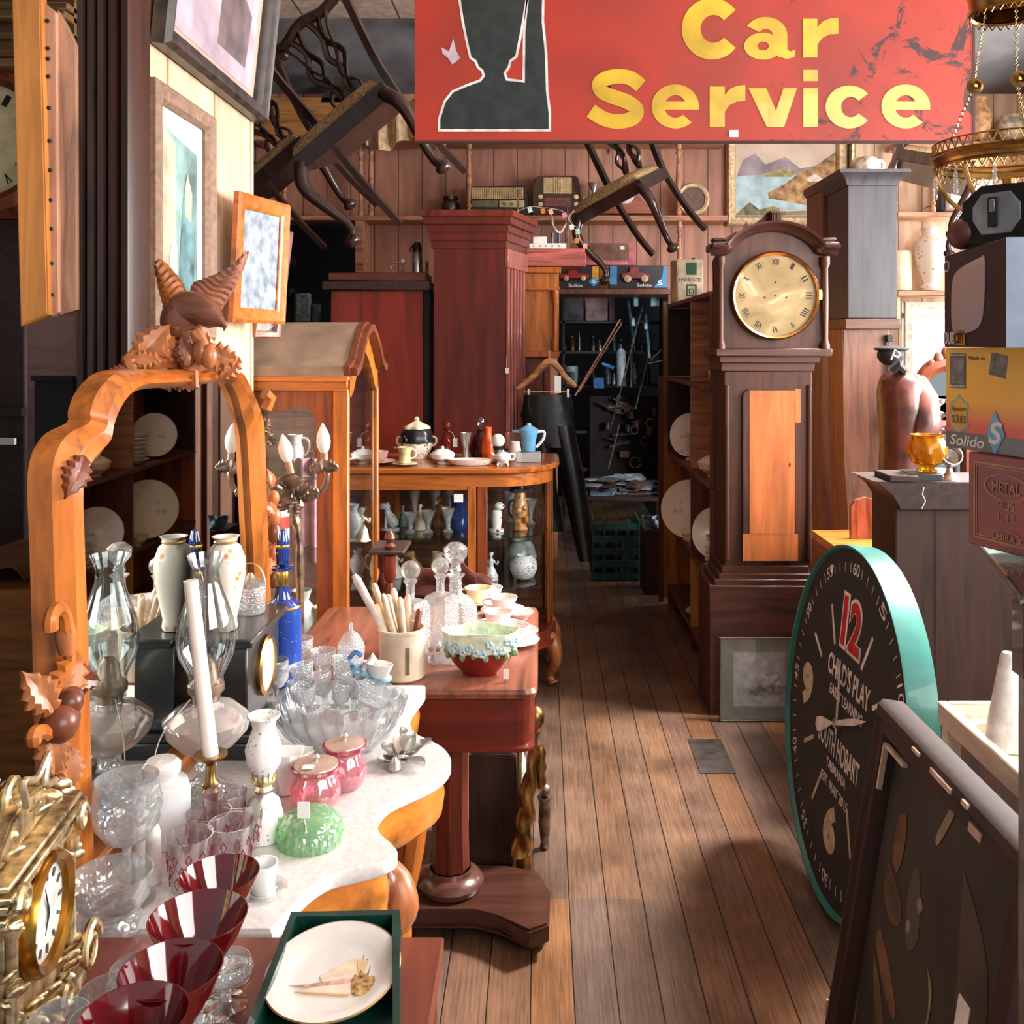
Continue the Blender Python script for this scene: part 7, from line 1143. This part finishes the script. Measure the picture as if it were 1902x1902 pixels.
# ================================================================ on the marble
t = thing('decanter', 'cobalt blue decanter with gilt flowers and a tall blue stopper', 'decanter', T(-.56, 2.10, wz_)); BLU = spots('cobalt_gilt', '#143a8c', ['#c89a50', '#1a4aa8'], 70, th=.56)
BLUE = mat('cobalt_glass', '#123488', .08, var=.15, coat=1)
obj('body', B().lathe([(.03, 0), (.038, .006), (.040, .10), (.040, .18), (.037, .205)], seg=36), BLU, t); obj('shoulder', B().lathe([(.0375, .204), (.036, .208), (.02, .22), (.012, .25), (.012, .258)], seg=28), BLUE, t)
obj('gilt_line', B().lathe([(.0385, .2), (.041, .203), (.0385, .206)], seg=36, caps=False), GOLD, t); obj('gilt_neck', B().lathe([(.0122, .246), (.0135, .25), (.0135, .274), (.0122, .278)]), GOLD, t); obj('lip', B().lathe([(.012, .277), (.024, .283), (.024, .287), (.01, .29)]), BLUE, t)
obj('stopper', B().lathe([(.008, .289), (.014, .295), (.015, .33), (.012, .352), (.008, .366), (0, .37)], seg=10), BLUE, t); obj('gilt_ring', B().lathe([(.0155, .33), (.0165, .333), (.0155, .336)], caps=False), GOLD, t)
# slate mantel clock
t = thing('mantel_clock', 'black slate mantel clock with a pale round dial turned towards the crystal bowl', 'clock', (-.59, 1.93, wz_), world=True); SL = mat('black_slate', '#25282a', .3, var=.3, sc=12, coat=.3)
x0, x1, y0, y1 = -.626, -.545, 1.80, 2.04
obj('base', B().box(x0, x1 + .012, y0 - .01, y1 + .01, wz_, wz_ + .03, .003).box(x0, x1 + .006, y0 - .005, y1 + .005, wz_ + .03, wz_ + .045, .002), SL, t); obj('case', B().box(x0, x1 - .004, y0 + .01, y1 - .01, wz_ + .045, wz_ + .205, .003), SL, t); obj('top', B().box(x0, x1 + .01, y0 - .006, y1 + .006, wz_ + .205, wz_ + .222, .003), SL, t)
obj('bezel', B().lathe([(.05, 0), (.052, .014), (.058, .010), (.058, 0)], M=T(x1 - .006, 1.92, wz_ + .135) @ ry(90), seg=36, caps=False), BRASS, t); obj('dial', B().lathe([(.051, 0), (.051, .009), (.04, .012), (0, .013)], M=T(x1 - .006, 1.92, wz_ + .135) @ ry(90), seg=36), mat('ivory_dial', '#ded4c4', .2, coat=.6), t)
t = thing('vase', 'white vase with rust orange flowers on top of the black slate clock', 'vase', T(-.605, 1.86, wz_ + .2235)); obj('body', B().lathe([(.02, 0), (.022, .006), (.02, .02), (.028, .06), (.036, .10), (.036, .135), (.028, .158), (.02, .165), (.022, .175), (.026, .178), (.022, .178), (.015, .16), (0, .15)], seg=32), spots('rust_rose_vase', '#f0e6d6', ['#c07038', '#d8a070'], 26, th=.52), t); obj('rim_line', B().lathe([(.0205, .165), (.0225, .168), (.0205, .171)], caps=False), GOLD, t)
t = thing('preserve_jar', 'cut glass preserve jar with a silver lid on the black slate clock', 'jar', T(-.592, 1.975, wz_ + .2235)); obj('body', B().lathe([(.028, 0), (.03, .004), (.031, .05), (.027, .055), (0, .055)], seg=12), CUTF, t); obj('lid', B().lathe([(.029, .055), (.029, .062), (.01, .07), (.004, .08), (0, .081)]), SILVER, t); obj('swing_handle', B().tube([(.03 * math.cos(a), 0, .055 + .045 * math.sin(a)) for a in [PI * i / 12 for i in range(13)]], .0015, 6), SILVER, t)
# oil lamp
LG = glass('lamp_glass', '#f2f6f6', .04, refl=.12); LB = glass('lamp_font_glass', '#ece4de', .08, milk=.28, refl=.15)
t = thing('oil_lamp', 'clear glass oil lamp with a tall bulbous chimney standing against the mirror', 'lamp', T(-.572, 1.655, wz_))
obj('foot', B().lathe([(.05, 0), (.052, .006), (.03, .02), (.014, .035), (.018, .05), (.012, .062), (.02, .072)], seg=32, fl=(12, .04)), CUT, t)
obj('font', B().lathe([(.02, .07), (.045, .085), (.068, .11), (.072, .13), (.05, .15), (.022, .158), (.02, .162)], seg=36, fl=(6, .02)), LB, t); obj('burner', B().lathe([(.022, .16), (.024, .172), (.03, .178), (.03, .19), (.02, .2), (.016, .225), (.008, .235), (0, .235)], seg=28), BRONZE, t)
obj('chimney', B().lathe([(.029, .188), (.029, .205), (.046, .24), (.050, .27), (.045, .30), (.033, .335), (.023, .365), (.022, .385), (.030, .405), (.0315, .41)], seg=40, caps=False), LG, t)
obj('tie_string', B().tube(cr([(-.02, -.02, .17), (-.05, -.06, .13), (-.06, -.075, .09)], 4), .0012, 5), TWINE, t)
t = thing('candle', 'leaning white candle in a slim brass candlestick', 'candle', on(398, 1536, wz_), None); x, y = ontab(398, 1536, wz_); px2w = lambda px, py: P(px, py, y) - Vector((x, y, wz_))
obj('candle', B().tube([px2w(391, 1402), px2w(354, 1078)], [.0125, .0112], 20), mat('wax', '#f6f0e6', .4, var=.02), t); obj('cup', B().lathe([(.006, .098), (.012, .108), (.026, .114), (.026, .117), (.014, .116)], (px2w(391, 1402).x, 0, 0), 28), BRASS, t)
obj('stem', B().lathe([(.030, 0), (.03, .005), (.012, .012), (.012, .05), (.014, .058), (.01, .062), (.014, .07), (.008, .078), (.008, .1)], (px2w(391, 1402).x, 0, 0), 10), BRASS, t); obj('paper_tag', B().box(.0, .026, -.002, -.0005, -.003, .003, M=T(px2w(385, 1310)) @ ry(0)), PAPER, t)
# miniature milk glass lamp
def minilamp(label, M, flor):
    t = thing('miniature_lamp', label, 'lamp', M)
    obj('base', B().lathe([(.034, 0), (.035, .006), (.030, .03), (.024, .055), (.012, .066), (.012, .07)], seg=36), flor, t); obj('burner', B().lathe([(.013, .069), (.015, .074), (.012, .08), (.018, .086), (.018, .092), (.014, .098)], seg=28), GILT, t)
    obj('shade', B().lathe([(.015, .096), (.026, .115), (.029, .135), (.022, .155), (.0155, .17), (.017, .182), (.024, .19), (.026, .188), (.019, .180), (.0175, .17)], seg=40, fl=(8, .02)), flor, t)
    for k in range(14): a = 2 * PI * k / 14; obj('gallery_tooth', B().tube([(.017 * math.cos(a), .017 * math.sin(a), .09), (.0205 * math.cos(a), .0205 * math.sin(a), .104)], [.0016, .0006], 4), GILT, t)
    return t
minilamp('white milk glass miniature oil lamp painted with sprigs', on(490, 1552, wz_), spots('sprig_milk', '#f6f4f0', ['#b08070', '#8aa08a'], 70, th=.66))
t = thing('shell_dish', 'white scalloped dish stood up behind the miniature oil lamp', 'dish', on(530, 1475, wz_) @ rx(-10)); obj('body', B().lathe([(.012, 0), (.02, .02), (.034, .045), (.045, .07), (.042, .07), (.03, .045), (0, .01)], seg=36, fl=(10, .05)), MILKG, t)
# frosted jar
t = thing('ginger_jar', 'frosted white square shouldered jar with a round cap beside the candle', 'jar', on(300, 1560, wz_)); obj('body', B().lathe([(.04, 0), (.042, .006), (.043, .075), (.038, .092), (.024, .098), (.024, .102)], seg=36), glass('frosted_glass', '#f2f6f8', .3, milk=.72, refl=.2), t); obj('cap', B().lathe([(.026, .102), (.029, .106), (.029, .118), (.022, .125), (0, .126)], seg=32), MILKG, t)
for i, (px, py) in enumerate(((262, 1640), (283, 1638))): tag(obj('salt_shaker', B().lathe([(.012, 0), (.013, .004), (.0115, .07), (.009, .08), (0, .082)], seg=20), mat('pale_pillar', '#e6dcd2', .4), M=on(px, py, wz_)), ('narrow white pillar ornament left of its twin under the balloon glass', 'narrow white pillar ornament beside the diamond cut tumblers')[i], 'ornament')
# pink jars
PG = glass('pink_glass', '#f6a8b6', .06, .3, .22, .2, 60); PR = glass('pink_rim_glass', '#e06a80', .06, 0, .3, .25)
for i, (px, py, r, h) in enumerate(((640, 1462, .038, .072), (587, 1500, .040, .068))):
    t = thing('preserve_jar', ('pink glass lidded jar nearer the crystal bowl', 'pink glass lidded jar nearer the green dish, a white label on its lid')[i], 'jar', on(px, py, wz_))
    obj('body', B().lathe([(r * .6, 0), (r * .75, .004), (r * 1.0, h * .35), (r * .98, h * .55), (r * .72, h * .82), (r * .78, h * .9)], seg=36, fl=(10, .03), caps=True), PG, t); obj('rim', B().lathe([(r * .76, h * .88), (r * 1.0, h * .97), (r * 1.02, h * 1.05), (r * .96, h * 1.06), (r * .9, h * .98)], seg=36, caps=False), PR, t)
    obj('lid', B().lathe([(r * .93, h * 1.04), (r * .9, h * 1.08), (r * .3, h * 1.14), (0, h * 1.15)], seg=36), mat('pinkish_lid', '#cfae9e', .3, .3, .1), t); obj('knob', B().lathe([(.003, h * 1.14), (.003, h * 1.2), (.007, h * 1.25), (.003, h * 1.32), (0, h * 1.32)], seg=16), SILVER, t)
    if i: obj('label', B().box(-.017, .001, -.03, -.014, h * 1.125, h * 1.14, M=Matrix()), PAPER, t)
# green dish
t = thing('green_dish', 'upturned textured pale green glass dish with a white tag', 'dish', on(577, 1560, wz_)); obj('body', B().lathe([(.05, 0), (.051, .012), (.046, .03), (.034, .042), (.015, .047), (0, .048)], seg=48, fl=(24, .02)), glass('green_cut_glass', '#a8dca8', .08, .9, .32, .2, 90), t); obj('price_tag', B().box(-.012, .006, -.034, -.032, .05, .074), PAPER, t); obj('tag_string', B().tube(cr([(-.003, -.033, .05), (.003, -.042, .035), (-.006, -.05, .014)], 3), .001, 5), TWINE, t)
# tumblers with red diamonds
TG = glass('tumbler_glass', '#fbf6f7', .06, 0, .03, .07); DG = mat('ruby_stain', '#8c2038', .3)
def tumbler():
    t = thing('tumbler', '', 'tumbler', T(0)); obj('body', B().lathe([(.022, 0), (.024, .003), (.033, .075), (.031, .075), (.023, .012), (0, .01)], seg=32), TG, t)
    for row in range(3):
        for k in range(10):
            a = 2 * PI * (k + .5 * (row % 2)) / 10; z = .018 + .017 * row; r = .0246 + (.033 - .024) * z / .075; b = B(); e = .0042
            pts = [Vector(((r + .0006) * math.cos(a + s * e / r), (r + .0006) * math.sin(a + s * e / r), z + q)) for s, q in ((0, -.008), (1, 0), (0, .008), (-1, 0))]
            for i in range(4): b.tube([pts[i], pts[(i + 1) % 4]], .0007, 4)
            obj('cut_diamond', b, DG, t)
    return t
tm = tumbler(); spots_t = [((352, 1648), 'diamond cut tumbler nearest the balloon glass'), ((388, 1600), 'diamond cut tumbler second from the balloon glass'), ((418, 1560), 'diamond cut tumbler directly before the brass candlestick'), ((430, 1622), 'diamond cut tumbler beside the white votive cup'), ((448, 1575), 'diamond cut tumbler beside the miniature milk glass lamp')]
for i, ((px, py), lab) in enumerate(spots_t):
    if i == 0: tm.matrix_basis = on(px, py, wz_); tm['label'] = lab; tm['group'] = 'diamond cut tumblers'
    else: dup(tm, on(px, py, wz_) @ rz(17 * i), lab, 'diamond cut tumblers')
t = thing('votive_cup', 'white votive cup with a green sprig on a clear saucer', 'cup', on(488, 1655, wz_)); obj('body', B().lathe([(.014, 0), (.016, .003), (.021, .04), (.019, .04), (.015, .006), (0, .005)], seg=32), spots('green_sprig_white', '#eef0ee', ['#4a7a6a', '#b8ccc4'], 60, th=.62), t); obj('saucer', B().lathe([(.018, .0), (.034, .003), (.034, .005)], seg=32, caps=False), CLEAR, t)
GOB = glass('goblet_crystal', '#fafcfd', .05, .6, .09, .18, 75)
# stem glasses and bowls of clear glass
def stem(label, M, r, bh, sh, m=None, prof=None, grp=None, nm='wine_glass', cat='glass', stm=None):
    t = thing(nm, label, cat, M, grp); m = m or CUT
    bp = prof or [(.004, 0), (r * .6, bh * .12), (r * .92, bh * .35), (r, bh * .6), (r * .9, bh)]
    obj('foot', B().lathe([(r * .8, 0), (r * .8, .002), (.008, .006)], seg=32), CLEAR, t); obj('stem', B().lathe([(.007, .005), (.0045, sh * .3), (.006, sh * .5), (.0045, sh * .8), (.007, sh)], seg=12), stm or CUT, t)
    obj('bowl', B().lathe([(a, b_ + sh) for a, b_ in bp] + [(a - .0012, b_ + sh) for a, b_ in bp[::-1]], seg=40, caps=False), m, t); return t
stem('large clear balloon goblet with cut decoration between the mirror and the gilt clock', on(236, 1672, wz_), .047, .095, .075, GOB)
bowl('cut_bowl', 'cut crystal bowl with star cuts at the marble front edge', on(208, 1722, wz_), .052, .072, GOB, foot=.75)
stem('narrow clear wine glass in front of the blue decanter', on(512, 1330, wz_), .028, .062, .055)
t = thing('crystal_bowl', 'big oval crystal boat bowl heaped with small glasses on the marble', 'bowl', on(628, 1392, wz_))
def rv(r, z, wv=.0, tw=0): return [(r * 1.15 * (1 + wv * math.cos(24 * a + tw)) * math.cos(a), r * .72 * (1 + wv * math.cos(24 * a + tw)) * math.sin(a), z + wv * .12 * math.cos(12 * a)) for a in [2 * PI * j / 144 for j in range(144)]]
RIB = glass('ribbed_crystal', '#f6fafc', .05, 0, .12, .22)
obj('body', B().loft([rv(.055, 0, .03), rv(.06, .01, .04, .3), rv(.085, .035, .045, .9), rv(.102, .065, .045, 1.6), rv(.112, .10, .045, 2.4), rv(.108, .10, .045, 2.4), rv(.095, .065, .03, 1.6), rv(.07, .03, .02), rv(.01, .016)], True, True), RIB, t, sharp=70)
t = thing('crystal_plate', 'ribbed crystal underplate below the big boat bowl', 'plate', on(610, 1415, wz_ - .0)) if 0 else None
x, y = ontab(628, 1392, wz_); random.seed(9)
for i, (dx, dy, r, h) in enumerate(((-.075, .0, .022, .07), (-.045, -.02, .024, .075), (-.02, .015, .024, .08), (.0, -.03, .022, .07), (.03, .0, .026, .075), (-.06, .03, .024, .085), (.06, -.01, .024, .06), (-.005, .03, .026, .09))):
    stem('small clear wine glass standing up out of the big crystal bowl', T(x + dx, y + dy, wz_ + .055 + .002 * i) @ ry(random.uniform(-14, 14)) @ rx(random.uniform(-14, 14)), r, h * .6, h * .45, CUTF, [(.003, 0), (r * .7, h * .15), (r, h * .6)], 'wine glasses in the crystal bowl')
bowl('sugar_basin', 'upturned clear glass basin in the big crystal bowl nearest the utensil jar', T(x + .055, y - .01, wz_ + .078) @ ry(24), .045, .05, CUTF)
t = thing('swan_ornament', 'blue and white glass swan ornament among the heaped glasses', 'ornament', T(x + .045, y + .03, wz_ + .125)); obj('body', B().ball((0, 0, .012), .024, (1.2, .8, .7)).ball((.03, 0, .0), .018, (1.3, 1, .6)), mat('blue_white_glass', '#8cc4e0', .1, var=.3, sc=60, coat=.6), t); obj('neck', B().tube(cr([(-.02, 0, .018), (-.03, 0, .035), (-.018, 0, .05), (-.006, 0, .042)], 4), .0045, 8), mat('deep_blue_glass', '#2a68b0', .1, coat=.6), t); obj('wing', B().tube([(.0, -.012, .02), (.02, -.014, .045), (.03, -.012, .03)], [.006, .009, .003], 8), MILKG, t)
t = thing('sauce_boat', 'white china sauce boat lying on the heaped glasses', 'sauce boat', T(x + .075, y + .01, wz_ + .135) @ rz(-30)); obj('body', B().loft([ov(.018, 0, .6), ov(.026, .012, .55), ov(.034, .026, .5), ov(.031, .026, .5), ov(.01, .006, .5)]), MILKG, t)
for i, (px, py, r, h) in enumerate(((655, 1235, .032, .075), (600, 1225, .03, .06), (560, 1218, .028, .08))): bowl('cut_jar', ('clear cut glass biscuit jar with a lid behind the crystal bowl', 'clear cut glass beaker behind the crystal bowl', 'tall clear cut glass beaker beside the blue decanter')[i], on(px, py + 30, wz_) if i else on(652, 1262, wz_), r, h, CUTF, 'jar' if i == 0 else 'glass', lidm=CUTF if i == 0 else None)
# silver butterfly flower
t = thing('silver_flower', 'silver metal flower with curled petals lying on the marble point', 'ornament', on(748, 1415, wz_))
for k, (an, L, cv_) in enumerate(((100, .05, .03), (155, .045, .012), (215, .05, .004), (262, .035, .012), (318, .06, .004), (28, .055, .018), (68, .04, .028))):
    ca, sa = math.cos(R(an)), math.sin(R(an)); b = B()
    b.grid(lambda u, v: ((u * L) * ca - (v - .5) * .034 * math.sin(PI * min(1, u * .9 + .08)) * sa, (u * L) * sa + (v - .5) * .034 * math.sin(PI * min(1, u * .9 + .08)) * ca, .006 + cv_ * math.sin(PI * .5 * u) + .010 * (2 * v - 1) ** 2 * u), 9, 6, .0015); obj('petal', b, SILVER, t)
obj('center', B().ball((0, 0, .014), .007), mat('dark_silver', '#5c5854', .3, .9), t); obj('stem', B().tube([(.0, 0, .018), (.045, .012, .03)], .0015, 6), SILVER, t)
t = thing('pepper_pot', 'small bell shaped silver pot at the foot of the silver flower', 'pot', on(735, 1425, wz_) @ T(0, -.012, 0)); obj('body', B().lathe([(.010, 0), (.012, .004), (.008, .016), (.003, .024), (0, .025)], seg=20, fl=(10, .05)), SILVER, t)
# ================================================================ foreground table, gilt clock, ruby glasses, plate in its box
fz = .80; t = thing('side_table', 'red brown plain table filling the foreground before the marble washstand', 'table', (-.5, 1.0, 0), world=True)
obj('tabletop', B().box(-.78, -.123, .70, 1.228, fz - .025, fz, .002), wood('foreground_wood', '#7c4030', 'y', .35, sc=.6, coat=.2), t)
for x, y in ((-.15, 1.19), (-.75, 1.19), (-.15, .72), (-.75, .72)): obj('leg', B().box(x - .02, x + .02, y - .02, y + .02, 0, fz - .026), MAHOG, t)
fz_ = fz + .001
RUBY = bpy.data.materials.new('ruby_glass'); RUBY.use_nodes = True; n = RUBY.node_tree; n.nodes.clear(); out = n.nodes.new('ShaderNodeOutputMaterial'); tr = n.nodes.new('ShaderNodeBsdfTransparent'); tr.inputs[0].default_value = (.33, .012, .02, 1); gl = n.nodes.new('ShaderNodeBsdfGlossy'); gl.inputs['Roughness'].default_value = .07; df = n.nodes.new('ShaderNodeBsdfDiffuse'); df.inputs[0].default_value = (.20, .004, .010, 1)
m1 = n.nodes.new('ShaderNodeMixShader'); m1.inputs[0].default_value = .45; n.links.new(tr.outputs[0], m1.inputs[1]); n.links.new(df.outputs[0], m1.inputs[2]); m2 = n.nodes.new('ShaderNodeMixShader'); lw = n.nodes.new('ShaderNodeLayerWeight'); lw.inputs[0].default_value = .3; mr = n.nodes.new('ShaderNodeMapRange'); mr.inputs[3].default_value = .10; mr.inputs[4].default_value = .6; n.links.new(lw.outputs['Facing'], mr.inputs[0]); n.links.new(mr.outputs[0], m2.inputs[0]); n.links.new(m1.outputs[0], m2.inputs[1]); n.links.new(gl.outputs[0], m2.inputs[2]); n.links.new(m2.outputs[0], out.inputs[0])
for i, (px, py, D, r, lab) in enumerate(((408, 1622, 1.15, .047, 'ruby red cone shaped glass farthest up the row, beside the votive cup'), (368, 1700, 1.04, .053, 'ruby red cone shaped glass second down the row'), (318, 1798, .945, .050, 'ruby red cone shaped glass third down the row, before the plate box'), (248, 1885, .86, .048, 'ruby red cone shaped glass at the bottom edge of the row'))):
    c = P(px, py, D); h = c.z - fz_; bh = h * .52; M = T(c.x, D, fz_)
    stem(lab, M @ ry(0), r, bh, h - bh, RUBY, [(.004, 0), (r * .42, bh * .25), (r * .78, bh * .66), (r * .98, bh)], None, 'ruby_glass', stm=CUTF)
for i, (px, py, D, r, h) in enumerate(((262, 1795, 1.07, .036, .10), (203, 1840, .98, .034, .085), (185, 1890, .90, .03, .10), (420, 1790, 1.10, .03, .06), (110, 1885, .92, .03, .05))):
    c = P(px, py, D); hh = max(.05, c.z - fz_ + .0)
    stem(('clear cut wine glass beside the second ruby glass', 'clear cut wine glass between the gilt clock and ruby glasses', 'clear wine glass low at the bottom edge', 'yellowish clear glass behind the plate box', 'small clear glass before the gilt clock')[i], T(c.x, D, fz_), r, hh * .5, hh * .5, CUTF)
# boxed plate
t = thing('plate_box', 'dark green lined box tilted up on the foreground table', 'box', (-.25, 1.0, fz_), world=True)
ax_ = Vector((.998, -.06, 0)); p0 = Vector((-.335, .985, fz_ + .001)); up = Vector((.10, .62, .42)); M = fr(p0, ax_, up)
p_tl, p_tr = P(497, 1697, 1.135), P(737, 1692, 1.13); p_bl, p_br = P(447, 1930, .96), P(742, 1925, .955)
M = fr(p_bl, p_br - p_bl, p_tl - p_bl); wb = (p_br - p_bl).length; hb = (p_tl - p_bl).length; GRB = mat('green_leatherette', '#0f3a30', .35, var=.2, coat=.3); low = min(p_bl.z, p_br.z)
ib = .010; rings_ = lambda z, i_: [M @ Vector(p) for p in ((i_, i_, z), (wb - i_, i_, z), (wb - i_ - .03, hb - i_, z), (i_ , hb - i_, z))]
bb = B(); R4 = [rings_(-.03, 0), rings_(.0, 0), rings_(.0, .008), rings_(-.022, .010)]; bb.loft(R4, True, True); obj('tray', bb, GRB, t)
# lid folded under as the prop
q0, q1 = M @ Vector((.03, hb * .8, -.031)), M @ Vector((wb - .05, hb * .8, -.031))
obj('folded_lid', B().loft([[(q0.x, q0.y - .03, fz_), (q1.x, q1.y - .03, fz_), (q1.x, q1.y + .03, fz_), (q0.x, q0.y + .03, fz_)], [(q0.x, q0.y - .02, q0.z - .018), (q1.x, q1.y - .02, q1.z - .018), (q1.x, q1.y + .02, q1.z), (q0.x, q0.y + .02, q0.z)]]), GRB, t)
C = M @ T((wb - .02) * .5, hb * .52, -.013); rp = .0735
t = thing('plate', 'round white plate painted with a golden sailing ship, lying in the green box', 'plate', C); obj('dish', B().lathe([(rp * .6, -.004), (rp * .96, .006), (rp, .010), (rp * .97, .0105), (rp * .7, .002), (rp * .55, .0005), (0, .0)], seg=64), mat('pearly_white', '#efece6', .15, var=.05, sc=5, coat=.7), t, sharp=60)
obj('gilt_rim', B().lathe([(rp * .985, .0098), (rp * 1.004, .0102), (rp * .985, .0112)], seg=64, caps=False), mat('dull_gilt', '#b08a50', .4, .6), t)
def pshape(pts, m_, z=.0006): obj('painted_shape', B().prism([(p.x * rp, p.y * rp) for p in cr([(x, y, 0) for x, y in pts + pts[:1]], 4)[:-1]], .0004, T(0, 0, z)), m_, t)
pshape([(-.2, .0), (.1, .25), (.3, .35), (.42, .1), (.45, -.25), (.2, -.2), (-.1, -.12)], mat('pale_orange_wash', '#f4e2c4', .4, var=.08, sc=60)); pshape([(-.62, -.16), (-.3, -.14), (.25, -.04), (.3, -.12), (-.1, -.18), (-.4, -.2)], mat('rose_wash', '#d8aca4', .4, var=.2, sc=80), .0011); pshape([(-.5, -.27), (-.2, -.19), (.3, -.16), (.34, -.32), (-.1, -.33)], mat('peach_wash', '#f0dcc4', .4), .0009)
pshape([(-.5, -.29), (-.25, -.33), (.0, -.35), (.3, -.38), (.3, -.35), (0, -.32), (-.25, -.30)], mat('gold_wash', '#dcae70', .4), .0014); pshape([(.3, -.08), (.33, .03), (.37, -.02), (.40, .10), (.44, .0), (.5, .04), (.55, -.04), (.62, -.02), (.64, -.2), (.54, -.36), (.36, -.34)], mat('brown_wash', '#c09a64', .4, var=.4, sc=160), .0015); pshape([(.30, .30), (.38, .31), (.46, .28), (.45, .08), (.36, .06), (.33, .18)], mat('light_orange_wash', '#f2d2a2', .4, var=.1), .0011)
for x0, y0, x1, y1 in ((.38, -.1, .38, .42), (.44, -.1, .45, .34), (.52, -.1, .52, .2)): obj('painted_line', B().tube([Vector((x0 * rp, y0 * rp, .001)), Vector((x1 * rp, y1 * rp, .001))], .0004, 4), MATS['brown_wash'], t)
# gilt clock
t = thing('mantel_clock', 'ornate gilt mantel clock with a white enamel dial at the table corner', 'clock', (-.56, 1.02, fz_), world=True)
fa = Vector((-.13, .99, 0)); p0 = Vector((-.525, .945, fz_)); M = fr(p0, fa, (0, 0, 1))  # front faces +x and a little to the camera
Wd, Hh, Dp = .19, .212, .11
obj('body', B().box(.01, Wd - .01, .035, Hh, -Dp, 0, .004, M), GILT, t); obj('base', B().box(-.01, Wd + .01, .0, .018, -Dp, .015, .004, M).box(0, Wd, .018, .036, -Dp, .006, .004, M), GILT, t); 
for k_, (o_, y_, h_) in enumerate(((.004, -.03, .006), (.008, -.016, .008), (.014, -.004, .007), (.010, .006, .006))): obj('cornice', B().box(-o_, Wd + o_, Hh + y_, Hh + y_ + h_, -Dp - o_ * .2, o_, .0015, M), GILT, t)
pts = [(.0, Hh + .012), (Wd, Hh + .012), (Wd * .9, Hh + .020), (Wd * .72, Hh + .046), (Wd * .5, Hh + .054), (Wd * .28, Hh + .046), (Wd * .1, Hh + .020)]; obj('pediment', B().prism(pts, Dp * .8, M @ T(0, 0, -Dp * .9), bev=.003), GILT, t)
for x_ in (.012, Wd - .012): obj('corner_column', B().lathe([(.009, .04), (.009, .05), (.006, .055), (.0055, .16), (.009, .17), (.009, .18)], seg=12, M=M @ T(x_, 0, .004) @ rx(-90)), GILT, t)
C = M @ T(Wd * .5, .140, .001); obj('bezel', B().lathe([(.048, 0), (.050, .012), (.058, .016), (.062, .008), (.062, 0)], M=C, seg=48, caps=False), mat('bright_brass', '#b8863a', .25, 1, .1), t); dl = obj('dial', B().lathe([(.049, 0), (.049, .005), (0, .007)], M=C, seg=48), mat('enamel_dial', '#f2eee6', .15, coat=.8), t)
for k in range(12): obj('numeral', B().box(-.0018, .0018, .034, .043, .0062, .0072, M=C @ rz(30 * k)), mat('ink_blue', '#3c4450', .5), dl)
obj('hand', B().prism([(-.002, 0), (.002, 0), (0, .032)], .001, C @ T(0, 0, .008) @ rz(20)).prism([(-.0025, 0), (.0025, 0), (0, .022)], .001, C @ T(0, 0, .008) @ rz(150)), BLACKM, dl)
random.seed(21)
def scroll(c, r, turns=1.6, wr_=.006, mir=1):
    pts = []
    for i in range(24): a = turns * 2 * PI * i / 23; rr_ = r * (1 - .75 * i / 23); pts.append(M @ Vector((c[0] + mir * rr_ * math.cos(a), c[1] + rr_ * math.sin(a), c[2])))
    return B().tube(pts, [wr_ * (1 - .5 * i / 23) for i in range(24)], 8)
for c, r, mr_ in (((.195, .04, .02), .028, 1), ((-.005, .035, .02), .022, -1), ((.18, .20, .015), .014, 1), ((.01, .20, .015), .014, -1), ((.05, .03, .018), .014, 1), ((.12, .03, .018), .014, -1), ((.095, .262, -.03), .022, 1), ((.07, .270, -.04), .018, -1)): obj('scroll', scroll(c, r, mir=mr_), GILT, t)
for i in range(98):
    k = i % 3
    if k == 0: x, y, z = random.uniform(.0, Wd), random.uniform(.018, .065), random.uniform(.006, .02)
    elif k == 1: x = random.uniform(.015, Wd - .015); y = Hh + .012 + .05 * math.sin(PI * x / Wd) * random.uniform(.3, 1.15); z = random.uniform(-.06, .012)
    else: x = random.choice([.01, Wd - .01]) + random.uniform(-.006, .006); y = random.uniform(.04, .21); z = random.uniform(.0, .01)
    obj('leaf_ornament', B().ball((0, 0, 0), random.uniform(.0038, .0066), (1, .6, 1.8), 8, M @ T(x, y, z) @ rz(random.uniform(0, 180)) @ rx(40)), GILT, t)
obj('ribbon_crest', B().tube(cr([M @ Vector(p) for p in ((.06, .27, 0), (.05, .30, 0), (.085, .288, 0), (.12, .30, 0), (.11, .272, 0), (.14, .262, 0))], 4), .004, 8), mat('pale_gilt', '#e0cca8', .35, .8), t)
for i in range(3): tag(obj('crystal_drop', B().lathe([(.001, 0), (.013, .012), (.015, .03), (.008, .045), (.001, .05)], seg=7), (SILVER, CUT, SILVER)[i], M=T(P(28 + 30 * i, 1880, .86).x, .86 - .012 * i, fz_)), 'faceted silvery piece standing before the gilt clock', 'ornament', 'silvery pieces before the gilt clock')
